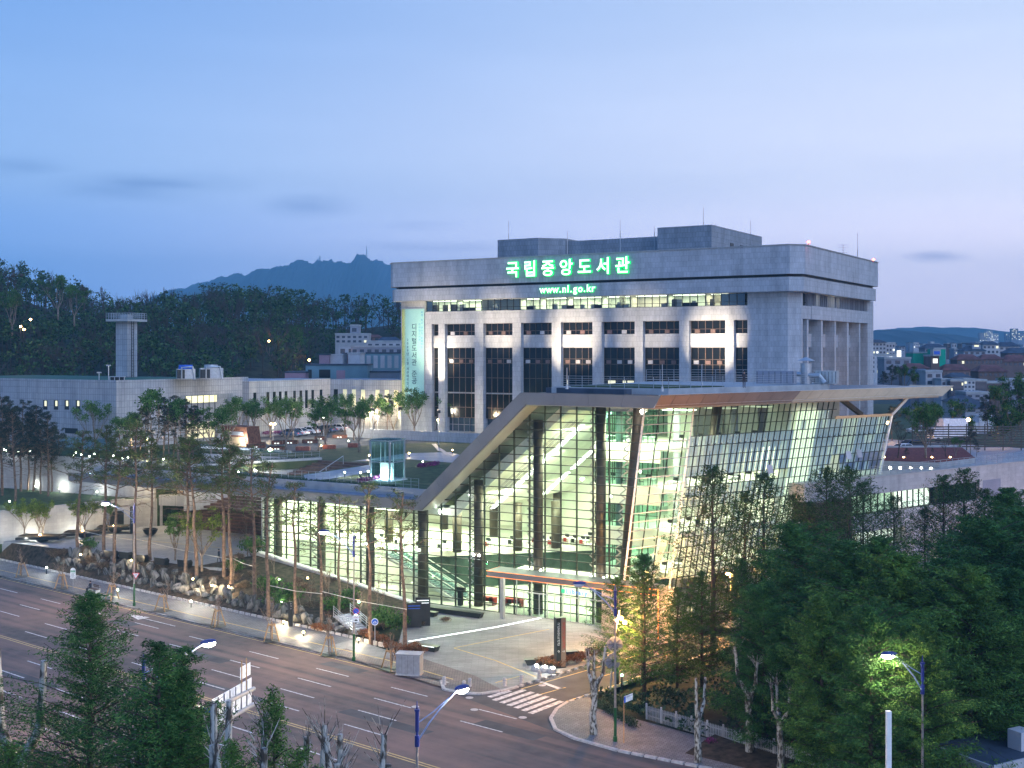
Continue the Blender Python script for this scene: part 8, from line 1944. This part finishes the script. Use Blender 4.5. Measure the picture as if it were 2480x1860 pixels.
c = Cloud(77); q = gp(1722, 1795, .4); c.add(tuple(q), (.5, .4, .3), 160, .12, .1); oo = bpy.data.objects.new('azalea_bush', c.mesh('azalea_bush', M['lpurple'])); COL.objects.link(oo); tag(oo, 'purple flowering bush at the picket fence', 'flower bush')
# small pavilion roof with vents at the bottom right corner
p = at(2440, 74, 1790); o = thing('park_kiosk', 'small dark flat-roofed kiosk with white edge at the lower right corner', 'kiosk', (p.x, 74, 0), .5)
mb = MB(); mb.box(-3.2, 4, -1.5, 3, 3.2, 3.45); mb.build('roof', M['blueroof'], o); mb = MB(); mb.box(-3.3, 4.1, -1.6, -1.5, 2.9, 3.5); mb.box(-3.3, -3.2, -1.6, 3.1, 2.9, 3.5); mb.build('roof_edge', M['hwall'], o); mb = MB(); mb.box(-2.6, 3.5, -1.0, 2.8, 0, 3.2); mb.build('wall', M['hwall2'], o)
mb = MB(); mb.box(.5, 1.6, -.6, .4, 3.45, 4.6); mb.build('vent_box', M['hwall'], o)
# white post with a lamp bracket in the lower right
p = at(2152, 66); o = thing('square_post', 'white square post with a bracket among the cut-back planes', 'post', (p.x, 66, 0)); mb = MB(); mb.box(-.13, .13, -.13, .13, 0, CAMZ - (1722 - 850) * 66 / FPX); mb.build('post', M['white'], o); mb = MB(); mb.bar((-.1, 0, 4.6), (-.95, 0, 4.0), .2, .12); mb.build('bracket', M['hwall'], o)
# front stair with railings in the planting
sr = thing('garden_steps', 'concrete garden steps with steel railings between the pines and the forecourt', 'steps', gp(850, 1545, .2))
S0, S1 = gp(880, 1535, .2), gp(828, 1490, 1.4); 
for k in range(10):
    u = k / 10; q = S0.lerp(S1, u) - sr.location; mb = MB(); d = (S1 - S0); d.z = 0; d.normalize(); n = Vector((-d.y, d.x, 0)); a = q - n * .9; b = q + n * .9
    mb.extr([a, b, b + d * .55, a + d * .55], (0, 0, .16)); mb.build('step', M['hwall2'], sr)
for sgn in (-1, 1):
    mb = MB(); d = (S1 - S0); n = Vector((-d.y, d.x, 0)).normalized() * sgn * 1.0; a = S0 - sr.location + n; b = S1 - sr.location + n
    for hgt in (.35, .6, .85, 1.05): mb.bar(a + Vector((0, 0, hgt)), b + Vector((0, 0, hgt)), .04, .04)
    for k in range(5): q = a.lerp(b, k / 4); mb.bar(q, q + Vector((0, 0, 1.1)), .05, .05)
    mb.build('railing', M['galv'], sr)
gw = thing('support_cable', 'pale guy cables slung between the tall garden pines', 'cable', gp(450, 1397, 1.6), frame='W')
for x0, y0, x1, y1 in ((183, 1275, 325, 1300), (325, 1300, 560, 1352), (560, 1352, 620, 1372), (654, 1428, 780, 1444), (780, 1444, 985, 1486)):
    a = gp(x0, y0 + 60, 1.5) + Vector((0, 0, 2.9)); b = gp(x1, y1 + 60, 1.3) + Vector((0, 0, 2.7)); mb = MB(); mb.tube([a, a.lerp(b, .5) - Vector((0, 0, .15)), b], .03, 5); mb.build('cable', M['whitej'], gw)
# lit room under the roof at the left of the great steps
ur = thing('underpass_hall', 'warmly lit glazed hall under the roof edge beyond the pale wall', 'hall', (-72, 22, T1), frame='F')
mb = MB(); mb.box(-76, -64, 17.5, 17.7, T1, 10.8); mb.build('rear_wall', mat('warm_wall', (.6, .42, .25), .7), ur)
mb = MB(); mb.box(-70.9, -69.4, 16.6, 16.7, T1, 9.4); mb.build('lit_door', M['win_w'], ur); mb = MB(); [mb.box(-69 + k * 1.3, -68.92 + k * 1.3, 16.5, 16.6, T1, 9.6) for k in range(5)]; mb.build('glazing_frame', M['darkmetal'], ur)
area('hall_lamp', FW(-70, 13, 10.5), 7, 4, 900, (1, .78, .45), (0, 0, ANG)); area('hall_lamp', FW(-58, 10, 10.5), 9, 4, 420, (1, .85, .6), (0, 0, ANG))
point('wall_wash', FW(-69.5, 2, 3.2), 90, COOLW, .2); point('wall_wash', FW(-72, -6, 3.2), 90, COOLW, .2)
for k, (t, s) in enumerate(((-76.2, -9.5), (-74.6, -3.2), (-73.2, 2.8))): o = thing('wall_washer', None, 'lamp', (t + .9, s, PZ), frame='F', group='wall washers at the pale wall'); mb = MB(); mb.box(t + .6, t + 1.0, s - .6, s + .6, PZ, PZ + .12); mb.build('housing', M['lamp_w'], o); reg(o, 'white linear wall washer at the foot of the pale wall, #', 'ww'); point('wall_wash', FW(t + 1.3, s, PZ + .5), 90, COOLW, .2)
# ------------------------------------------------------------------ the town
rc = random.Random(12); 
HM = {'w': 'hwall', 'g': 'hwall2', 'b': 'hwall3', 't': 'hwall4'}
wn = MB(); wn.box(-.5, .5, -.04, 0, -.5, .5); wn_me = wn.mesh('window', M['farwin'])
def house(px0, px1, py0, py1, Y, m, roof, label=None, key=None, cols=0, rows=0, lit=.06, depth=None, group='houses of the far town', rot=0.0, wy=0.0):
    z1 = CAMZ - (py0 - 850) * Y / FPX; z0 = CAMZ - (py1 - 850) * Y / FPX; x0 = at(px0, Y).x; x1 = at(px1, Y).x; w = (x1 - x0) / 2; dp = depth or max(6, w * 1.4)
    o = thing('town_house' if z1 - z0 < 16 else 'apartment_block', label, 'house' if z1 - z0 < 16 else 'apartment building', ((x0 + x1) / 2, Y, z0 - 6), rot, group=None if label else group)
    H = z1 - z0 + 6; rh = min(w * .45, 3.0) if roof in ('redroof', 'blueroof') else .35
    mb = MB(); mb.box(-w, w, 0, dp, 0, H - rh); mb.build('wall', M[HM.get(m, m)], o)
    mb = MB()
    if rh > .4:
        e = .4; zb = H - rh
        mb.v += [(-w - e, -e, zb), (w + e, -e, zb), (w + e, dp + e, zb), (-w - e, dp + e, zb), (-w * .55, dp / 2, H), (w * .55, dp / 2, H)]
        mb.f += [(0, 1, 5, 4), (1, 2, 5), (2, 3, 4, 5), (3, 0, 4), (3, 2, 1, 0)]; mb.m += [0] * 5
    else: mb.box(-w - .1, w + .1, -.1, dp + .1, H - rh, H - rh + .5)
    mb.build('roof', M[roof if roof in M else 'concrete'], o)
    for i in range(cols):
        for j in range(rows):
            ww = 2 * w / cols; wh = (H - rh - 6) / rows; x = -w + ww * (i + .5); z = 6 + wh * (j + .5)
            q = inst('window', wn_me, o, (x, -.01, z), None if rc.random() > lit else (M['win_y'] if rc.random() < .6 else M['win_w'])); q.scale = (ww * .55, 1, wh * .5)
    if key: reg(o, 'house or block in the town right of the library, #', key)
    return o
T = [  # px0 px1 top bottom depth wall roof label cols rows
 (2106, 2180, 858, 905, 330, 'w', 'flat', 'white six-storey block just right of the stone library, nearest the tower', 5, 4), (2112, 2146, 822, 858, 345, 'w', 'blueroof', 'cream apartment block with steep slate roof right of the stone library', 4, 3), (2146, 2168, 830, 862, 352, 'w', 'flat', 'cream apartment wing right of the slate-roofed block', 3, 3),
 (2142, 2206, 866, 900, 310, 'g', 'flat', 'grey flat-roofed house beside the lit white sign tower', 3, 2), (2196, 2250, 880, 915, 300, 'b', 'redroof', 'red-roofed brick house below the slate-roofed block', 2, 1), (2212, 2290, 853, 882, 380, 'net', 'flat', 'building wrapped in bright green scaffold netting', 0, 0), (2262, 2290, 843, 890, 372, 'net', 'flat', 'tall green netted scaffold corner', 0, 0),
 (2240, 2292, 832, 856, 400, 'g', 'blueroof', 'dark roofed house behind the green netting', 4, 1), (2255, 2275, 860, 885, 330, 'b', 'flat', 'brown roof tower with a pale water tank', 1, 1), (2205, 2262, 893, 930, 290, 'g', 'blueroof', 'grey house with dark curved roof beside the white tower house', 4, 1), (2242, 2282, 898, 935, 285, 'w', 'flat', 'white tower-like house above the tan roof tip', 2, 2),
 (2280, 2303, 918, 950, 280, 'w', 'flat', 'white house with two windows right of the tower-like house', 2, 2), (2302, 2334, 920, 962, 278, 'blueglass', 'flat', 'glass office front beyond the roof tip, left bay', 5, 3), (2334, 2362, 918, 962, 279, 'w', 'flat', 'pale office block with vertical slit windows', 3, 4), (2362, 2390, 920, 962, 280, 'blueglass', 'flat', 'glass office front beyond the roof tip, right bay', 4, 3),
 (2390, 2440, 925, 962, 283, 'b', 'flat', 'dark glazed building with one lit window', 6, 2), (2436, 2500, 918, 955, 295, 'g', 'flat', 'grey flat building at the right edge above the trees', 5, 2), (2284, 2350, 882, 918, 330, 'b', 'redroof', 'wide red-roofed house above the glass offices', 5, 1), (2306, 2350, 903, 925, 300, 'g', 'blueroof', 'small house with pale blue pitched roof', 2, 1),
 (2370, 2440, 884, 915, 335, 'b', 'redroof', 'large red-roofed villa at the far right', 6, 1), (2318, 2376, 858, 884, 390, 'b', 'redroof', 'long red-roofed terrace with one warm window, left', 6, 1), (2376, 2430, 858, 884, 392, 'b', 'redroof', 'long red-roofed terrace with warm windows, middle', 6, 1), (2430, 2500, 860, 888, 392, 'b', 'redroof', 'long red-roofed terrace at the right edge', 6, 1),
 (2334, 2388, 838, 860, 440, 'g', 'blueroof', 'dark hip-roofed villa with a lantern top', 4, 1), (2355, 2375, 829, 842, 441, 'g', 'blueroof', 'small lantern top of the hip-roofed villa', 1, 1), (2380, 2420, 826, 858, 450, 'w', 'blueroof', 'pale villa with dark hipped roof, left of two', 4, 2), (2420, 2470, 828, 858, 455, 'w', 'blueroof', 'pale villa with dark hipped roof, right of two', 4, 2), (2440, 2500, 842, 862, 430, 'b', 'blueroof', 'dark-roofed villa at the far right edge', 4, 1),
 (2308, 2370, 960, 985, 240, 'w', 'blueroof', 'low white house below the glass offices', 3, 1), (2340, 2395, 950, 975, 245, 'g', 'flat', 'stepped pale blue building below the glass offices', 3, 2), (2338, 2400, 975, 1000, 232, 'g', 'blueroof', 'small dark-roofed house among the trees below the offices', 2, 1),
 (2388, 2404, 801, 828, 1500, 'w', 'flat', 'tall distant apartment tower with many lit windows, left of three', 5, 9), (2373, 2390, 806, 826, 1500, 'w', 'flat', 'distant apartment tower stepping down at the left', 5, 7), (2402, 2418, 808, 826, 1520, 'w', 'flat', 'distant apartment tower stepping down at the right', 5, 6), (2450, 2466, 796, 822, 1600, 'g', 'flat', 'lone tall distant apartment tower at the far right', 5, 8), (2436, 2452, 808, 824, 1620, 'g', 'flat', 'shorter distant apartment tower beside the lone tall one', 4, 4), (2466, 2484, 806, 824, 1600, 'g', 'flat', 'distant apartment tower at the right image edge', 4, 5)]
for (a, b, c_, d, Y, m, r_, lab, nc, nr) in T: house(a, b, c_, d, Y, m, r_, lab, None, nc, nr, .35 if Y > 1000 else .10)
for i in range(64):
    px = 2110 + i * 6.2 + rc.uniform(-3, 3); Y = rc.uniform(520, 900); top = rc.uniform(826, 842) + (900 - Y) * .010; w = rc.uniform(6, 15)
    house(px, px + w, top, top + 14, Y, rc.choice('wwwgb'), rc.choice(('flat', 'flat', 'blueroof')), None, 'town', rc.randint(2, 3), rc.randint(1, 2), .12)
o = thing('lit_sign_tower', 'glowing white vertical sign tower among the houses', 'sign', at(2178, 318, 878)); mb = MB(); mb.box(-.5, .5, 0, .5, 0, 3.2); mb.build('lamp_panel', M['win_w'], o)
o = thing('water_tank', 'small pale blue water tank on the brown roof tower', 'water tank', at(2269, 329, 862)); mb = MB(); mb.box(-1.1, 1.1, 0, 2, 0, 1.8); mb.build('tank', M['hwall'], o); mb = MB(); mb.box(-.8, .8, -.02, 0, .4, 1.3); mb.build('label_panel', M['signblue'], o)
# town left of the tower
for (a, b, c_, d, Y, m, r_, lab, nc, nr) in ((812, 892, 808, 832, 360, 'w', 'flat', 'pale three-storey hillside house with large windows left of the library', 6, 2), (848, 868, 787, 808, 362, 'g', 'flat', 'small roof-top tower on the hillside house', 1, 1), (890, 920, 810, 826, 375, 'b', 'redroof', 'small red-roofed house beside the hillside house', 2, 1),
   (908, 972, 816, 838, 350, 'b', 'blueroof', 'dark-roofed house with arched dormers beside the library tower', 5, 1), (820, 900, 836, 862, 335, 'w', 'flat', 'cluster of pale terraced walls below the hillside house', 4, 1), (888, 972, 826, 858, 325, 'w', 'flat', 'stepped white wall house below the dormer roofs', 5, 2), (850, 975, 838, 880, 310, 'g', 'flat', 'long grey-white house row just left of the library tower', 7, 2)):
    house(a, b, c_, d, Y, m, r_, lab, None, nc, nr, .06)
for i, (px, py, top) in enumerate(((2160, 950, 885), (2190, 955, 883), (2215, 950, 905), (2140, 950, 900), (2420, 1040, 935), (2470, 1040, 905), (2390, 1060, 960), (2300, 1070, 965), (2220, 1065, 985), (2160, 1070, 985), (2340, 1090, 1010), (2450, 1100, 960), (2490, 1080, 930), (2260, 1060, 975), (2430, 1120, 1000))):
    Y = 240 if py < 1000 else 205; p = at(px, Y); zt_ = CAMZ - (top - 850) * Y / FPX; h = (py - top) * Y / FPX
    plant(P_vase[i % 4] if i % 3 else P_pineT[i % 2], (p.x, p.y, zt_ - h), h / 8.6, label='leafy tree between the library and the town, #', group='trees right of the library', key='rtree')
for k in range(3): p = at((2146, 2410, 2250)[k], (200, 190, 195)[k], (1000, 1016, 1090)[k]); point('sodium', p, (1400, 500, 300)[k], SOD, .3)
for i, (px, py) in enumerate(((2150, 1026), (2345, 1018))):
    p = at(px, 190, py); o = thing('path_lamp', ['orange lamp glowing behind the roof strut of the glass library', 'warm white lamp among the trees below the town houses'][i], 'lamp', p - Vector((0, 0, 3))); mb = MB(); mb.cyl(0, 0, 0, 3, .06, 6); mb.build('post', M['darkmetal'], o); mb = MB(); mb.ell((0, 0, 3.1), (.3, .3, .28), 8, 6); mb.build('bulb', M['lamp_o'], o)
finish_labels()
